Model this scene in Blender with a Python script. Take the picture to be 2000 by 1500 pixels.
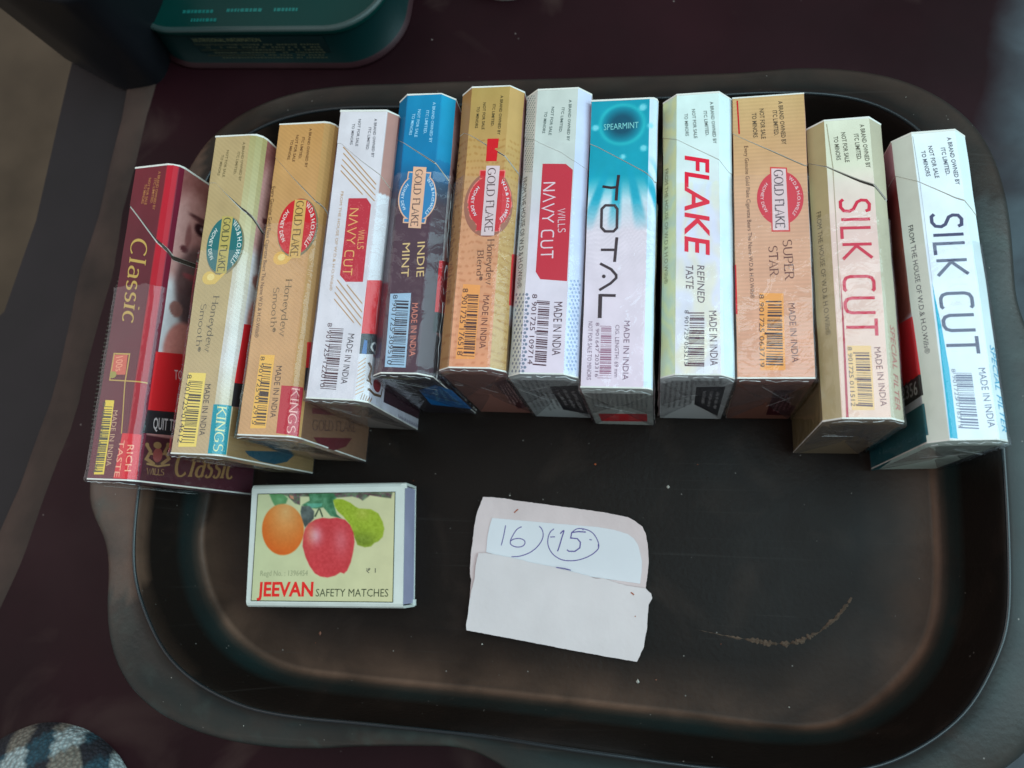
import bpy, bmesh, math, random
import numpy as np
from mathutils import Matrix, Vector, Euler
from math import pi, sin, cos, hypot, radians, atan2

SC = bpy.context.scene
for ob in list(bpy.data.objects): bpy.data.objects.remove(ob)
MM = 0.001
# ---------------------------------------------------------------- camera
cam_data = bpy.data.cameras.new("camera")
cam = bpy.data.objects.new("camera", cam_data)
SC.collection.objects.link(cam)
SC.camera = cam
cam_data.sensor_width = 36.0
cam_data.lens = 36.0 * 1522.4 / 2000.0
cam_data.clip_start = 0.005
cam_data.clip_end = 20.0
cam.matrix_world = (Matrix.Translation((0, 0, 0.23226)) @ Matrix.Rotation(0.234089, 4, 'X')
                    @ Matrix.Rotation(0.169148, 4, 'Y'))
cam_data.dof.use_dof = True
cam_data.dof.focus_distance = 0.200
cam_data.dof.aperture_fstop = 18.0
# ---------------------------------------------------------------- light
world = bpy.data.worlds.new("World")
SC.world = world
world.use_nodes = True
bg = world.node_tree.nodes["Background"]
bg.inputs[0].default_value = (1.0, 0.94, 0.95, 1)
bg.inputs[1].default_value = 0.35
def area(name, loc, target, sx, sy, power, col):
    l = bpy.data.lights.new(name, 'AREA'); l.shape = 'RECTANGLE'
    l.size = sx; l.size_y = sy; l.energy = power; l.color = col
    o = bpy.data.objects.new(name, l); SC.collection.objects.link(o)
    o.location = loc
    o.rotation_euler = (Vector(target) - Vector(loc)).to_track_quat('-Z', 'Y').to_euler()
    return o
area("shop_opening_light", (0.60, 0.06, 0.68), (0.02, 0.03, 0), 0.75, 1.5, 12.4, (0.60, 0.91, 1.0))
area("left_fill_light", (-0.75, 0.15, 0.60), (-0.05, 0.03, 0), 0.6, 1.0, 2.2, (1.0, 0.93, 0.90))  # unseen fill lamp, added to lift the left-facing sides
SC.view_settings.view_transform = 'Standard'
SC.view_settings.look = 'None'
SC.view_settings.exposure = 0.0
SC.view_settings.gamma = 1.0
SC.cycles.transparent_max_bounces = 24
SC.cycles.max_bounces = 8
# ---- measured data: packs (mm, on each pack's own unfolded surface)
PACKS = {
 'classic': dict(loc=[-129.481, 19.556, 0.925], rot=[0.0313, -0.13268, -0.02129], w=13.99, L=86.99, h=50.54, c=2.97, sp=(0, 1, 'r'), cut=[(0.04, 75.75), (11.12, 64.58), (16.08, 60.87), (26.66, 61.92)], ops=[
  ('t', 0, 'lettering', 2, 'A BRAND OWNED BY', (8.14, 85.37), (8.0, 73.95), 0.78, (170, 110, 60), 'sans', 0, 1),
  ('t', 0, 'lettering', 2, 'ITC LIMITED.', (7.11, 83.31), (6.9, 75.85), 0.78, (170, 110, 60), 'sans', 0, 1),
  ('t', 0, 'lettering', 2, 'NOT FOR SALE', (5.16, 83.65), (4.97, 75.7), 0.78, (170, 110, 60), 'sans', 0, 1),
  ('t', 0, 'lettering', 2, 'TO MINORS', (4.07, 81.9), (3.85, 76.1), 0.78, (170, 110, 60), 'sans', 0, 1),
  ('t', 0, 'lettering', 2, 'Classic', (2.51, 65.96), (3.53, 40.66), 5.41, (185, 150, 72), 'serif', 0.25, 0),
  ('q', 0, 'emblem', 1, [(2.45, 32.94), (7.06, 32.85), (7.29, 27.45), (2.7, 27.5)], (200, 90, 70)),
  ('t', 0, 'lettering', 2, '100s', (3.38, 32.26), (3.89, 28.33), 2.22, (225, 150, 120), 'sans', 0, 0),
  ('l', 0, 'emblem', 2, [(2.37, 25.94), (2.55, 33.26), (7.66, 33.04), (7.62, 25.26)], 0.4, (185, 150, 72), 0),
  ('l', 0, 'emblem', 2, [(2.34, 26.07), (14.0, 25.38)], 0.32, (185, 150, 72), 0),
  ('l', 0, 'emblem', 2, [(7.62, 25.26), (8.86, 11.74)], 0.32, (185, 150, 72), 0),
  ('e', 0, 'emblem', 3, (3.26, 27.49), 1.11, 0.93, (150, 140, 60)),
  ('q', 0, 'barcode', 1, [(1.98, 20.64), (5.0, 20.51), (5.11, 1.09), (1.93, 1.0)], (222, 190, 60)),
  ('b', 0, 'barcode', 2, [(1.99, 18.97), (4.69, 18.85), (4.6, 1.7), (1.97, 1.62)], (60, 60, 40), 1),
  ('t', 0, 'barcode', 2, '8 901725 014506', (1.28, 20.13), (1.93, 1.81), 0.95, (60, 60, 40), 'sans', 0, 0),
  ('t', 0, 'lettering', 2, 'MADE IN INDIA', (5.04, 17.83), (5.38, 3.26), 1.57, (190, 150, 120), 'sans', 0, 0),
  ('q', 0, 'foot', 1, [(9.14, 11.87), (14.33, 11.73), (14.78, 0.13), (8.3, 0.14)], (205, 16, 34)),
  ('t', 0, 'lettering', 2, 'RICH', (11.33, 8.85), (11.5, 2.08), 1.59, (235, 160, 130), 'sans', 0, 0),
  ('t', 0, 'lettering', 2, 'TASTE', (8.57, 9.98), (8.45, 0.57), 1.69, (235, 160, 130), 'sans', 0, 0),
  ('q', 0, 'panel', 1, [(14.95, 34.15), (40.35, 38.54), (41.59, 21.3), (15.09, 18.42)], (205, 12, 22)),
  ('q', 0, 'panel', 1, [(15.03, 18.41), (41.59, 21.3), (40.8, 14.45), (14.32, 12.17)], (22, 20, 24)),
  ('t', 0, 'lettering', 2, 'TOBACCO CAUSES', (22.86, 28.27), (42.9, 31.29), 2.62, (235, 190, 190), 'sans', 0, 0),
  ('t', 0, 'lettering', 2, 'PAINFUL DEATH', (25.04, 22.01), (44.29, 24.28), 2.63, (235, 190, 190), 'sans', 0, 0),
  ('t', 0, 'lettering', 2, 'QUIT TODAY', (17.62, 13.73), (31.46, 14.99), 3.03, (205, 190, 190), 'sans', 0, 1),
  ('t', 0, 'lettering', 2, 'WILLS', (17.59, 1.81), (24.03, 2.09), 1.62, (150, 115, 70), 'serif', 0, 0),
  ('t', 0, 'lettering', 2, 'Classic', (27.48, 2.28), (55.44, 3.9), 8.16, (140, 105, 60), 'serif', 0.3, 0),
  ('l', 0, 'crest', 2, [(19.98, 4.56), (16.79, 5.79), (17.94, 7.81), (16.25, 9.36)], 0.945, (140, 105, 65), 0),
  ('e', 0, 'crest', 1, (16.42, 9.38), 0.68, 0.56, (140, 105, 65)),
  ('l', 0, 'crest', 2, [(18.91, 7.29), (17.05, 7.07)], 0.594, (140, 105, 65), 0),
  ('l', 0, 'crest', 2, [(22.4, 4.82), (25.11, 6.73), (23.12, 8.44), (24.19, 10.39)], 0.975, (140, 105, 65), 0),
  ('e', 0, 'crest', 1, (24.01, 10.37), 0.73, 0.58, (140, 105, 65)),
  ('l', 0, 'crest', 2, [(22.37, 7.7), (24.32, 7.93)], 0.614, (140, 105, 65), 0),
  ('e', 0, 'crest', 1, (20.68, 7.18), 1.76, 1.91, (135, 60, 55)),
  ('e', 0, 'crest', 1, (20.17, 9.74), 1.49, 0.89, (140, 105, 65)),
  ('l', 0, 'crest', 2, [(17.04, 4.56), (21.27, 4.25), (25.79, 5.17)], 0.504, (150, 115, 70), 0),
 ]),
 'teal': dict(loc=[-110.17, 26.831, 0.368], rot=[0.0364, -0.05328, -0.02891], w=13.81, L=87.71, h=50.83, c=3.22, sp=(0, 1, 'r'), cut=[(1.72, 74.17), (5.06, 71.18), (10.71, 66.38), (15.23, 63.52), (19.04, 61.97)], ops=[
  ('t', 0, 'lettering', 2, 'A BRAND OWNED BY', (8.6, 85.81), (8.82, 74.31), 0.7, (110, 95, 60), 'sans', 0, 1),
  ('t', 0, 'lettering', 2, 'ITC LIMITED.', (7.37, 82.98), (6.97, 76.34), 0.69, (110, 95, 60), 'sans', 0, 1),
  ('t', 0, 'lettering', 2, 'NOT FOR SALE', (3.92, 83.68), (3.7, 75.74), 0.7, (110, 95, 60), 'sans', 0, 1),
  ('t', 0, 'lettering', 2, 'TO MINORS', (2.54, 82.32), (2.11, 76.27), 0.7, (110, 95, 60), 'sans', 0, 1),
  ('e', 0, 'emblem', 1, (7.29, 55.82), 5.46, 8.27, (120, 110, 80)),
  ('e', 0, 'emblem', 2, (7.03, 56.1), 5.23, 7.88, (0, 98, 100)),
  ('q', 0, 'emblem', 3, [(5.39, 64.25), (8.65, 64.0), (8.87, 48.02), (5.65, 48.21)], (176, 158, 82)),
  ('t', 0, 'lettering', 4, 'GOLD FLAKE', (5.99, 63.67), (6.1, 48.61), 2.06, (60, 66, 40), 'serif', 0, 0),
  ('a', 0, 'lettering', 3, 'W.D.& H.O.WILLS', (7.03, 56.1), 3.89, 6.32, 62, -48, 1.08, (225, 225, 215)),
  ('a', 0, 'lettering', 3, 'HONEY DEW', (7.03, 56.1), 4.65, 6.63, 133, 225, 1.0, (225, 225, 215)),
  ('e', 0, 'emblem', 1, (3.89, 46.81), 1.97, 1.85, (206, 170, 84)),
  ('q', 0, 'emblem', 1, [(3.03, 48.66), (5.74, 47.6), (8.76, 48.23), (5.89, 45.16), (4.32, 44.98)], (206, 170, 84)),
  ('e', 0, 'emblem', 2, (4.36, 47.07), 1.1, 0.96, (222, 195, 120)),
  ('t', 0, 'lettering', 2, 'Honeydew', (5.9, 41.73), (5.52, 26.67), 1.8, (70, 66, 48), 'serif', 0, 0),
  ('t', 0, 'lettering', 2, 'Smooth®', (2.6, 39.55), (2.8, 26.64), 1.6, (70, 66, 48), 'serif', 0, 0),
  ('q', 0, 'barcode', 1, [(1.75, 20.97), (6.99, 20.85), (6.85, 1.69), (1.8, 1.5)], (228, 196, 92)),
  ('b', 0, 'barcode', 2, [(2.74, 18.79), (6.34, 18.59), (6.24, 2.41), (2.65, 2.41)], (45, 40, 30), 2),
  ('t', 0, 'barcode', 2, '8 901725 014612', (1.47, 20.45), (1.34, 2.61), 1.36, (45, 40, 30), 'sans', 0, 0),
  ('t', 0, 'lettering', 2, 'MADE IN INDIA', (7.14, 17.96), (7.31, 4.57), 1.63, (50, 45, 35), 'sans', 0, 0),
  ('q', 0, 'foot', 1, [(10.26, 12.75), (15.17, 12.88), (15.37, 0.18), (10.44, 0.09)], (0, 134, 146)),
  ('t', 0, 'lettering', 2, 'KINGS', (11.42, 12.25), (11.78, 0.66), 2.29, (205, 200, 140), 'serif', 0.05, 0),
  ('q', 0, 'panel', 1, [(15.86, 35.06), (45.15, 40.78), (46.29, 23.06), (15.13, 18.96)], (205, 12, 22)),
  ('q', 0, 'panel', 1, [(15.13, 18.96), (46.29, 23.06), (46.44, 16.1), (15.03, 12.73)], (22, 20, 24)),
  ('t', 0, 'lettering', 2, 'QUIT TODAY', (18.31, 14.33), (39.03, 17.01), 2.94, (190, 190, 190), 'sans', 0, 1),
  ('t', 0, 'lettering', 2, 'GOLD FLAKE', (23.12, 3.44), (55.42, 6.76), 1.7, (95, 70, 45), 'serif', 0, 0),
  ('q', 0, 'sbadge', 1, [(23.65, 2.21), (51.26, 5.11), (50.83, 4.2), (46.46, 1.59), (39.69, 0.17), (31.89, 0.24), (25.92, 1.15)], (0, 62, 78)),
 ]),
 'red': dict(loc=[-94.272, 30.959, 0.101], rot=[0.01369, -0.01256, -0.02568], w=16.13, L=87.34, h=49.29, c=2.77, sp=(0, 1, 'r'), cut=[(0.07, 77.39), (5.36, 71.82), (13.42, 64.1), (19.26, 60.88)], ops=[
  ('t', 0, 'lettering', 2, 'A BRAND OWNED BY', (9.07, 85.94), (9.04, 74.17), 0.74, (95, 60, 30), 'sans', 0, 1),
  ('t', 0, 'lettering', 2, 'ITC LIMITED.', (7.27, 83.36), (6.91, 76.7), 0.73, (95, 60, 30), 'sans', 0, 1),
  ('t', 0, 'lettering', 2, 'NOT FOR SALE', (5.35, 84.06), (5.18, 75.99), 0.74, (95, 60, 30), 'sans', 0, 1),
  ('t', 0, 'lettering', 2, 'TO MINORS', (4.0, 82.71), (3.57, 76.66), 0.73, (95, 60, 30), 'sans', 0, 1),
  ('t', 0, 'lettering', 2, 'Every Genuine Gold Flake Cigarette Bears The Name W.D.& H.O.Wills®', (0.1, 68.72), (1.06, 25.62), 1.02, (70, 40, 25), 'sans', 0, 0),
  ('e', 0, 'emblem', 1, (9.2, 56.5), 5.78, 8.53, (120, 110, 80)),
  ('e', 0, 'emblem', 2, (8.95, 56.78), 5.49, 8.13, (196, 22, 34)),
  ('q', 0, 'emblem', 3, [(7.43, 64.73), (10.85, 64.5), (11.09, 47.74), (7.73, 47.91)], (205, 160, 88)),
  ('t', 0, 'lettering', 4, 'GOLD FLAKE', (8.0, 64.14), (8.16, 48.32), 2.12, (96, 70, 35), 'serif', 0, 0),
  ('a', 0, 'lettering', 3, 'W.D.& H.O.WILLS', (8.95, 56.78), 4.04, 6.51, 62, -48, 1.06, (225, 225, 215)),
  ('a', 0, 'lettering', 3, 'HONEY DEW', (8.95, 56.78), 4.88, 6.84, 133, 225, 0.98, (225, 225, 215)),
  ('e', 0, 'emblem', 1, (5.23, 47.79), 1.89, 1.88, (216, 165, 80)),
  ('q', 0, 'emblem', 1, [(4.42, 49.6), (7.01, 48.61), (9.92, 49.27), (7.32, 46.26), (5.76, 45.93)], (216, 165, 80)),
  ('e', 0, 'emblem', 2, (5.68, 48.06), 1.05, 0.97, (232, 195, 120)),
  ('t', 0, 'lettering', 2, 'Honeydew', (7.78, 41.75), (7.93, 26.22), 1.8, (96, 76, 45), 'serif', 0, 0),
  ('t', 0, 'lettering', 2, 'Smooth®', (4.54, 39.45), (5.19, 27.18), 1.6, (96, 76, 45), 'serif', 0, 0),
  ('q', 0, 'barcode', 1, [(3.37, 21.04), (7.48, 20.97), (7.58, 1.69), (3.3, 1.55)], (238, 170, 72)),
  ('b', 0, 'barcode', 2, [(4.52, 18.71), (6.94, 18.49), (7.34, 2.43), (4.65, 2.47)], (50, 35, 25), 3),
  ('t', 0, 'barcode', 2, '8 901725 012915', (3.57, 20.59), (3.55, 2.62), 1.16, (50, 35, 25), 'sans', 0, 0),
  ('t', 0, 'lettering', 2, 'MADE IN INDIA', (8.36, 18.07), (8.4, 4.48), 1.55, (60, 40, 25), 'sans', 0, 0),
  ('q', 0, 'foot', 1, [(10.4, 12.96), (16.46, 12.81), (16.7, 0.02), (10.6, 0.54)], (178, 20, 42)),
  ('t', 0, 'lettering', 2, 'KINGS', (13.36, 12.39), (13.43, 0.64), 2.09, (235, 170, 160), 'serif', 0.05, 0),
  ('q', 0, 'panel', 1, [(15.84, 24.91), (41.06, 30.39), (41.61, 22.82), (16.47, 18.17)], (205, 12, 22)),
  ('q', 0, 'panel', 1, [(16.47, 18.17), (41.61, 22.82), (41.92, 16.17), (16.66, 12.17)], (22, 20, 24)),
  ('t', 0, 'lettering', 2, 'GOLD FLAKE', (23.77, 2.97), (53.65, 7.4), 2.72, (70, 42, 35), 'serif', 0, 0),
  ('q', 0, 'sbadge', 1, [(24.89, 1.23), (51.42, 5.03), (47.46, 2.0), (39.03, -0.37), (29.97, -0.5)], (90, 20, 25)),
  ('q', 0, 'sbadge', 1, [(22.19, 8.72), (50.98, 12.42), (50.84, 11.45), (22.62, 7.16)], (95, 35, 35)),
 ]),
 'navyw': dict(loc=[-77.87, 41.275, 0.221], rot=[0.03498, 0.02887, -0.036], w=15.34, L=78.53, h=51.24, c=2.52, sp=(0, 1, 'c'), cut=[(1.1, 69.38), (3.33, 67.43), (7.41, 64.17), (12.6, 60.5), (16.26, 57.6)], ops=[
  ('t', 0, 'lettering', 2, 'A BRAND OWNED BY', (9.64, 76.5), (9.99, 65.19), 0.72, (90, 86, 92), 'sans', 0, 1),
  ('t', 0, 'lettering', 2, 'ITC LIMITED.', (8.34, 73.96), (8.26, 67.26), 0.71, (90, 86, 92), 'sans', 0, 1),
  ('t', 0, 'lettering', 2, 'NOT FOR SALE', (5.2, 76.39), (5.22, 68.46), 0.72, (90, 86, 92), 'sans', 0, 1),
  ('t', 0, 'lettering', 2, 'TO MINORS', (3.62, 75.05), (3.6, 68.92), 0.73, (90, 86, 92), 'sans', 0, 1),
  ('l', 0, 'lettering', 2, [(1.8, 68.33), (12.07, 57.59)], 0.26, (178, 132, 78), 0),
  ('l', 0, 'lettering', 2, [(2.0, 66.55), (12.08, 56.15)], 0.26, (178, 132, 78), 0),
  ('l', 0, 'lettering', 2, [(1.92, 64.77), (12.11, 54.56)], 0.26, (178, 132, 78), 0),
  ('l', 0, 'lettering', 2, [(1.82, 63.14), (12.14, 52.92)], 0.26, (178, 132, 78), 0),
  ('l', 0, 'lettering', 2, [(1.86, 61.52), (8.73, 54.69)], 0.26, (178, 132, 78), 0),
  ('l', 0, 'lettering', 2, [(7.18, 29.82), (11.9, 24.82)], 0.25, (178, 132, 78), 0),
  ('l', 0, 'lettering', 2, [(4.45, 31.05), (12.07, 22.6)], 0.26, (178, 132, 78), 0),
  ('l', 0, 'lettering', 2, [(4.33, 29.31), (12.13, 20.9)], 0.26, (178, 132, 78), 0),
  ('l', 0, 'lettering', 2, [(4.2, 27.69), (12.15, 19.01)], 0.26, (178, 132, 78), 0),
  ('l', 0, 'lettering', 2, [(4.22, 25.9), (10.24, 19.7)], 0.25, (178, 132, 78), 0),
  ('q', 0, 'emblem', 1, [(4.93, 53.66), (9.91, 53.69), (11.28, 51.89), (11.38, 30.69), (6.77, 30.59), (5.01, 32.36)], (182, 22, 44)),
  ('t', 0, 'lettering', 2, 'WILLS', (8.74, 44.74), (8.93, 39.48), 1.56, (222, 165, 95), 'stroke', 0, 0),
  ('t', 0, 'lettering', 2, 'NAVY CUT', (5.64, 50.84), (5.74, 32.25), 2.36, (222, 165, 95), 'stroke', 0, 0),
  ('t', 0, 'lettering', 2, 'FROM THE HOUSE OF W.D.& H.O.Wills®', (2.6, 55.55), (2.66, 28.11), 0.72, (178, 132, 78), 'sans', 0, 0),
  ('b', 0, 'barcode', 2, [(4.36, 18.13), (7.69, 18.05), (7.49, 2.22), (3.95, 2.31)], (70, 35, 45), 4),
  ('t', 0, 'barcode', 2, '8 901725 122010', (3.3, 19.49), (3.22, 2.65), 1.21, (70, 35, 45), 'sans', 0, 0),
  ('t', 0, 'lettering', 2, 'MADE IN INDIA', (9.1, 16.84), (8.57, 3.79), 1.64, (60, 45, 52), 'sans', 0, 0),
  ('q', 0, 'panel', 1, [(12.49, 31.1), (40.18, 37.75), (40.66, 21.74), (12.5, 16.95)], (205, 12, 22)),
  ('q', 0, 'panel', 1, [(12.5, 16.95), (40.66, 21.74), (41.32, 16.25), (12.58, 11.65)], (22, 20, 24)),
  ('q', 0, 'panel', 2, [(13.58, 15.55), (14.4, 15.41), (14.54, 11.87), (13.21, 11.86)], (40, 90, 150)),
  ('t', 0, 'lettering', 2, 'QUIT TODAY', (15.68, 12.53), (42.14, 17.5), 2.78, (200, 200, 200), 'sans', 0, 1),
  ('q', 0, 'panel', 1, [(28.77, 6.47), (68.42, 11.43), (66.51, 3.09), (28.97, 2.03)], (52, 18, 28)),
  ('l', 0, 'lettering', 2, [(12.63, 9.14), (14.55, 10.94)], 0.19, (196, 140, 90), 0),
  ('l', 0, 'lettering', 2, [(12.64, 8.14), (14.59, 9.88)], 0.18, (196, 140, 90), 0),
  ('l', 0, 'lettering', 2, [(12.64, 7.13), (14.62, 8.82)], 0.19, (196, 140, 90), 0),
  ('l', 0, 'lettering', 2, [(12.64, 6.13), (14.66, 7.77)], 0.19, (196, 140, 90), 0),
  ('l', 0, 'lettering', 2, [(12.65, 5.13), (14.7, 6.71)], 0.18, (196, 140, 90), 0),
  ('l', 0, 'lettering', 2, [(12.65, 4.14), (14.73, 5.66)], 0.19, (196, 140, 90), 0),
  ('l', 0, 'lettering', 2, [(12.65, 3.14), (14.77, 4.61)], 0.19, (196, 140, 90), 0),
  ('l', 0, 'lettering', 2, [(12.66, 2.15), (14.8, 3.56)], 0.18, (196, 140, 90), 0),
  ('l', 0, 'lettering', 2, [(12.66, 1.16), (14.84, 2.52)], 0.19, (196, 140, 90), 0),
  ('l', 0, 'lettering', 2, [(14.61, 1.82), (14.23, 0.19)], 0.194, (150, 110, 80), 0),
  ('l', 0, 'lettering', 2, [(15.25, 1.62), (14.86, 0.14)], 0.202, (150, 110, 80), 0),
  ('l', 0, 'lettering', 2, [(15.91, 1.41), (15.49, 0.08)], 0.192, (150, 110, 80), 0),
  ('l', 0, 'lettering', 2, [(16.86, 1.25), (16.12, 0.02)], 0.549, (150, 110, 80), 0),
  ('l', 0, 'lettering', 2, [(18.67, 1.27), (17.4, 0.09)], 0.569, (150, 110, 80), 0),
  ('l', 0, 'crest', 2, [(15.39, 9.9), (16.46, 8.5), (15.95, 6.27), (16.91, 4.6)], 0.691, (96, 66, 40), 0),
  ('l', 0, 'crest', 2, [(15.34, 5.37), (17.78, 4.51)], 0.457, (96, 66, 40), 0),
  ('l', 0, 'crest', 2, [(15.88, 3.09), (20.11, 2.55), (26.05, 3.11), (26.72, 5.18)], 0.679, (96, 66, 40), 0),
  ('e', 0, 'crest', 2, (21.82, 5.18), 3.21, 1.68, (130, 28, 36)),
  ('l', 0, 'lettering', 2, [(43.32, 0.93), (44.66, 0.1)], 0.496, (120, 110, 130), 0),
  ('l', 0, 'lettering', 2, [(45.11, 0.95), (46.47, 0.12)], 0.506, (120, 110, 130), 0),
  ('l', 0, 'lettering', 2, [(46.92, 0.97), (48.3, 0.13)], 0.526, (120, 110, 130), 0),
  ('l', 0, 'lettering', 2, [(48.77, 0.99), (50.17, 0.14)], 0.526, (120, 110, 130), 0),
  ('l', 0, 'lettering', 2, [(50.65, 1.01), (52.07, 0.15)], 0.536, (120, 110, 130), 0),
  ('l', 0, 'lettering', 2, [(52.55, 1.03), (54.0, 0.17)], 0.546, (120, 110, 130), 0),
  ('l', 0, 'lettering', 2, [(54.49, 1.05), (55.96, 0.18)], 0.556, (120, 110, 130), 0),
  ('l', 0, 'lettering', 2, [(56.46, 1.07), (57.95, 0.19)], 0.566, (120, 110, 130), 0),
  ('l', 0, 'lettering', 2, [(58.46, 1.09), (59.98, 0.2)], 0.576, (120, 110, 130), 0),
  ('l', 0, 'lettering', 2, [(60.5, 1.11), (62.03, 0.22)], 0.585, (120, 110, 130), 0),
  ('l', 0, 'lettering', 2, [(62.57, 1.13), (64.13, 0.23)], 0.597, (120, 110, 130), 0),
  ('l', 0, 'lettering', 2, [(64.67, 1.15), (66.26, 0.25)], 0.607, (120, 110, 130), 0),
 ]),
 'indie': dict(loc=[-59.844, 46.469, 0.062], rot=[0.00996, -0.00789, -0.0208], w=15.76, L=76.96, h=51.82, c=3.18, sp=(1, 1, 'c'), cut=[(-3.6, 65.39), (1.59, 62.03), (9.7, 56.49), (13.72, 53.32), (15.08, 52.8)], ops=[
  ('t', 0, 'lettering', 2, 'A BRAND OWNED BY', (7.33, 74.66), (7.19, 62.71), 0.77, (150, 200, 225), 'sans', 0, 1),
  ('t', 0, 'lettering', 2, 'ITC LIMITED.', (5.68, 72.29), (5.47, 65.33), 0.77, (150, 200, 225), 'sans', 0, 1),
  ('t', 0, 'lettering', 2, 'NOT FOR SALE', (3.35, 72.71), (3.02, 64.53), 0.78, (150, 200, 225), 'sans', 0, 1),
  ('t', 0, 'lettering', 2, 'TO MINORS', (1.88, 71.56), (1.39, 65.2), 0.78, (150, 200, 225), 'sans', 0, 1),
  ('q', 0, 'emblem', 1, [(2.1, 54.62), (8.54, 54.13), (8.39, 52.09), (2.04, 52.29)], (222, 170, 138)),
  ('q', 0, 'emblem', 1, [(1.99, 41.45), (8.33, 41.31), (8.15, 39.59), (1.99, 39.98)], (222, 170, 138)),
  ('e', 0, 'emblem', 1, (5.38, 47.09), 5.27, 6.89, (222, 170, 138)),
  ('q', 0, 'emblem', 2, [(2.46, 54.26), (8.25, 53.8), (8.04, 52.44), (2.34, 52.62)], (18, 118, 168)),
  ('q', 0, 'emblem', 2, [(2.34, 41.11), (8.03, 40.99), (7.8, 39.93), (2.29, 40.31)], (18, 118, 168)),
  ('e', 0, 'emblem', 2, (5.38, 47.09), 4.92, 6.55, (18, 118, 168)),
  ('q', 0, 'emblem', 3, [(3.49, 55.95), (7.12, 55.62), (7.04, 38.35), (3.61, 38.61)], (222, 170, 138)),
  ('q', 0, 'emblem', 4, [(3.49, 55.95), (7.12, 55.62), (7.04, 38.35), (3.61, 38.61)], (222, 170, 138)),
  ('t', 0, 'lettering', 5, 'GOLD FLAKE', (4.23, 54.96), (4.22, 39.0), 1.9, (70, 50, 55), 'serif', 0, 0),
  ('a', 0, 'lettering', 3, 'W.D.& H.O.WILLS', (5.38, 47.09), 3.83, 5.52, 58, -52, 0.79, (215, 225, 230)),
  ('a', 0, 'lettering', 3, 'HONEY DEW', (5.38, 47.09), 4.49, 5.72, 135, 222, 0.73, (215, 225, 230)),
  ('t', 0, 'lettering', 2, 'INDIE', (6.47, 34.6), (6.98, 25.09), 1.98, (212, 176, 120), 'sans', 0, 0),
  ('t', 0, 'lettering', 2, 'MINT', (2.51, 34.33), (2.85, 25.12), 2.0, (212, 176, 120), 'sans', 0, 0),
  ('q', 0, 'barcode', 1, [(0.47, 20.63), (5.97, 20.8), (6.3, 1.25), (0.88, 1.35)], (150, 176, 198)),
  ('b', 0, 'barcode', 2, [(2.29, 18.83), (5.53, 18.7), (5.87, 1.86), (2.51, 1.93)], (35, 30, 40), 5),
  ('t', 0, 'barcode', 2, '8 901725 309510', (1.26, 20.37), (1.38, 1.98), 1.21, (35, 30, 40), 'sans', 0, 0),
  ('t', 0, 'lettering', 2, 'MADE IN INDIA', (6.53, 18.07), (7.02, 4.2), 1.51, (205, 120, 100), 'sans', 0, 0),
  ('q', 0, 'panel', 1, [(12.96, 30.44), (31.43, 36.24), (31.15, 20.65), (12.88, 16.53)], (205, 12, 22)),
  ('q', 0, 'panel', 1, [(12.88, 16.53), (31.15, 20.65), (32.38, 14.81), (12.74, 11.13)], (22, 20, 24)),
  ('q', 1, 'panel', 1, [(6.08, 39.99), (8.98, 34.02), (8.58, 7.46), (-2.58, 13.17), (-0.41, 33.15)], (10, 96, 158)),
  ('m', 1, 'lettering', 2, [(4.92, 36.81), (7.29, 35.14), (7.91, 11.33), (-1.06, 16.39)], 3, (110, 180, 215), 5, 0),
 ]),
 'blend': dict(loc=[-41.686, 46.733, 0.392], rot=[-0.00413, -0.00891, -0.0235], w=16.77, L=76.8, h=52.79, c=3.27, sp=(1, 1, 'c'), cut=[(-2.53, 64.71), (2.18, 61.81), (9.9, 56.64), (14.83, 53.06)], ops=[
  ('t', 0, 'lettering', 2, 'A BRAND OWNED BY', (7.91, 74.21), (7.82, 62.62), 0.72, (60, 55, 30), 'sans', 0, 1),
  ('t', 0, 'lettering', 2, 'ITC LIMITED.', (6.01, 71.72), (5.92, 65.09), 0.72, (60, 55, 30), 'sans', 0, 1),
  ('t', 0, 'lettering', 2, 'NOT FOR SALE', (3.33, 72.31), (3.51, 64.3), 0.73, (60, 55, 30), 'sans', 0, 1),
  ('t', 0, 'lettering', 2, 'TO MINORS', (1.75, 71.17), (1.67, 64.83), 0.73, (60, 55, 30), 'sans', 0, 1),
  ('q', 0, 'panel', 1, [(5.27, 61.6), (8.27, 61.56), (8.12, 55.09), (5.26, 55.19)], (200, 18, 30)),
  ('e', 0, 'emblem', 1, (7.02, 43.1), 6.6, 9.1, (150, 92, 72)),
  ('q', 0, 'emblem', 1, [(3.82, 52.72), (10.7, 52.56), (10.67, 50.18), (3.88, 50.21)], (222, 110, 100)),
  ('q', 0, 'emblem', 1, [(3.95, 37.89), (10.36, 37.82), (10.27, 35.39), (3.94, 35.6)], (222, 110, 100)),
  ('e', 0, 'emblem', 1, (7.28, 43.74), 6.08, 7.59, (222, 110, 100)),
  ('q', 0, 'emblem', 2, [(4.08, 52.45), (10.44, 52.2), (10.37, 50.34), (4.11, 50.47)], (196, 34, 42)),
  ('q', 0, 'emblem', 2, [(4.21, 37.63), (10.12, 37.53), (10.01, 35.63), (4.16, 35.85)], (196, 34, 42)),
  ('e', 0, 'emblem', 2, (7.28, 43.74), 5.78, 7.34, (196, 34, 42)),
  ('q', 0, 'emblem', 3, [(5.52, 53.86), (9.08, 53.74), (8.9, 34.38), (5.47, 34.43)], (208, 184, 186)),
  ('q', 0, 'emblem', 4, [(5.52, 53.86), (9.08, 53.74), (8.9, 34.38), (5.47, 34.43)], (208, 184, 186)),
  ('t', 0, 'lettering', 5, 'GOLD FLAKE', (6.01, 53.05), (6.36, 35.43), 2.02, (80, 50, 50), 'serif', 0, 0),
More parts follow.
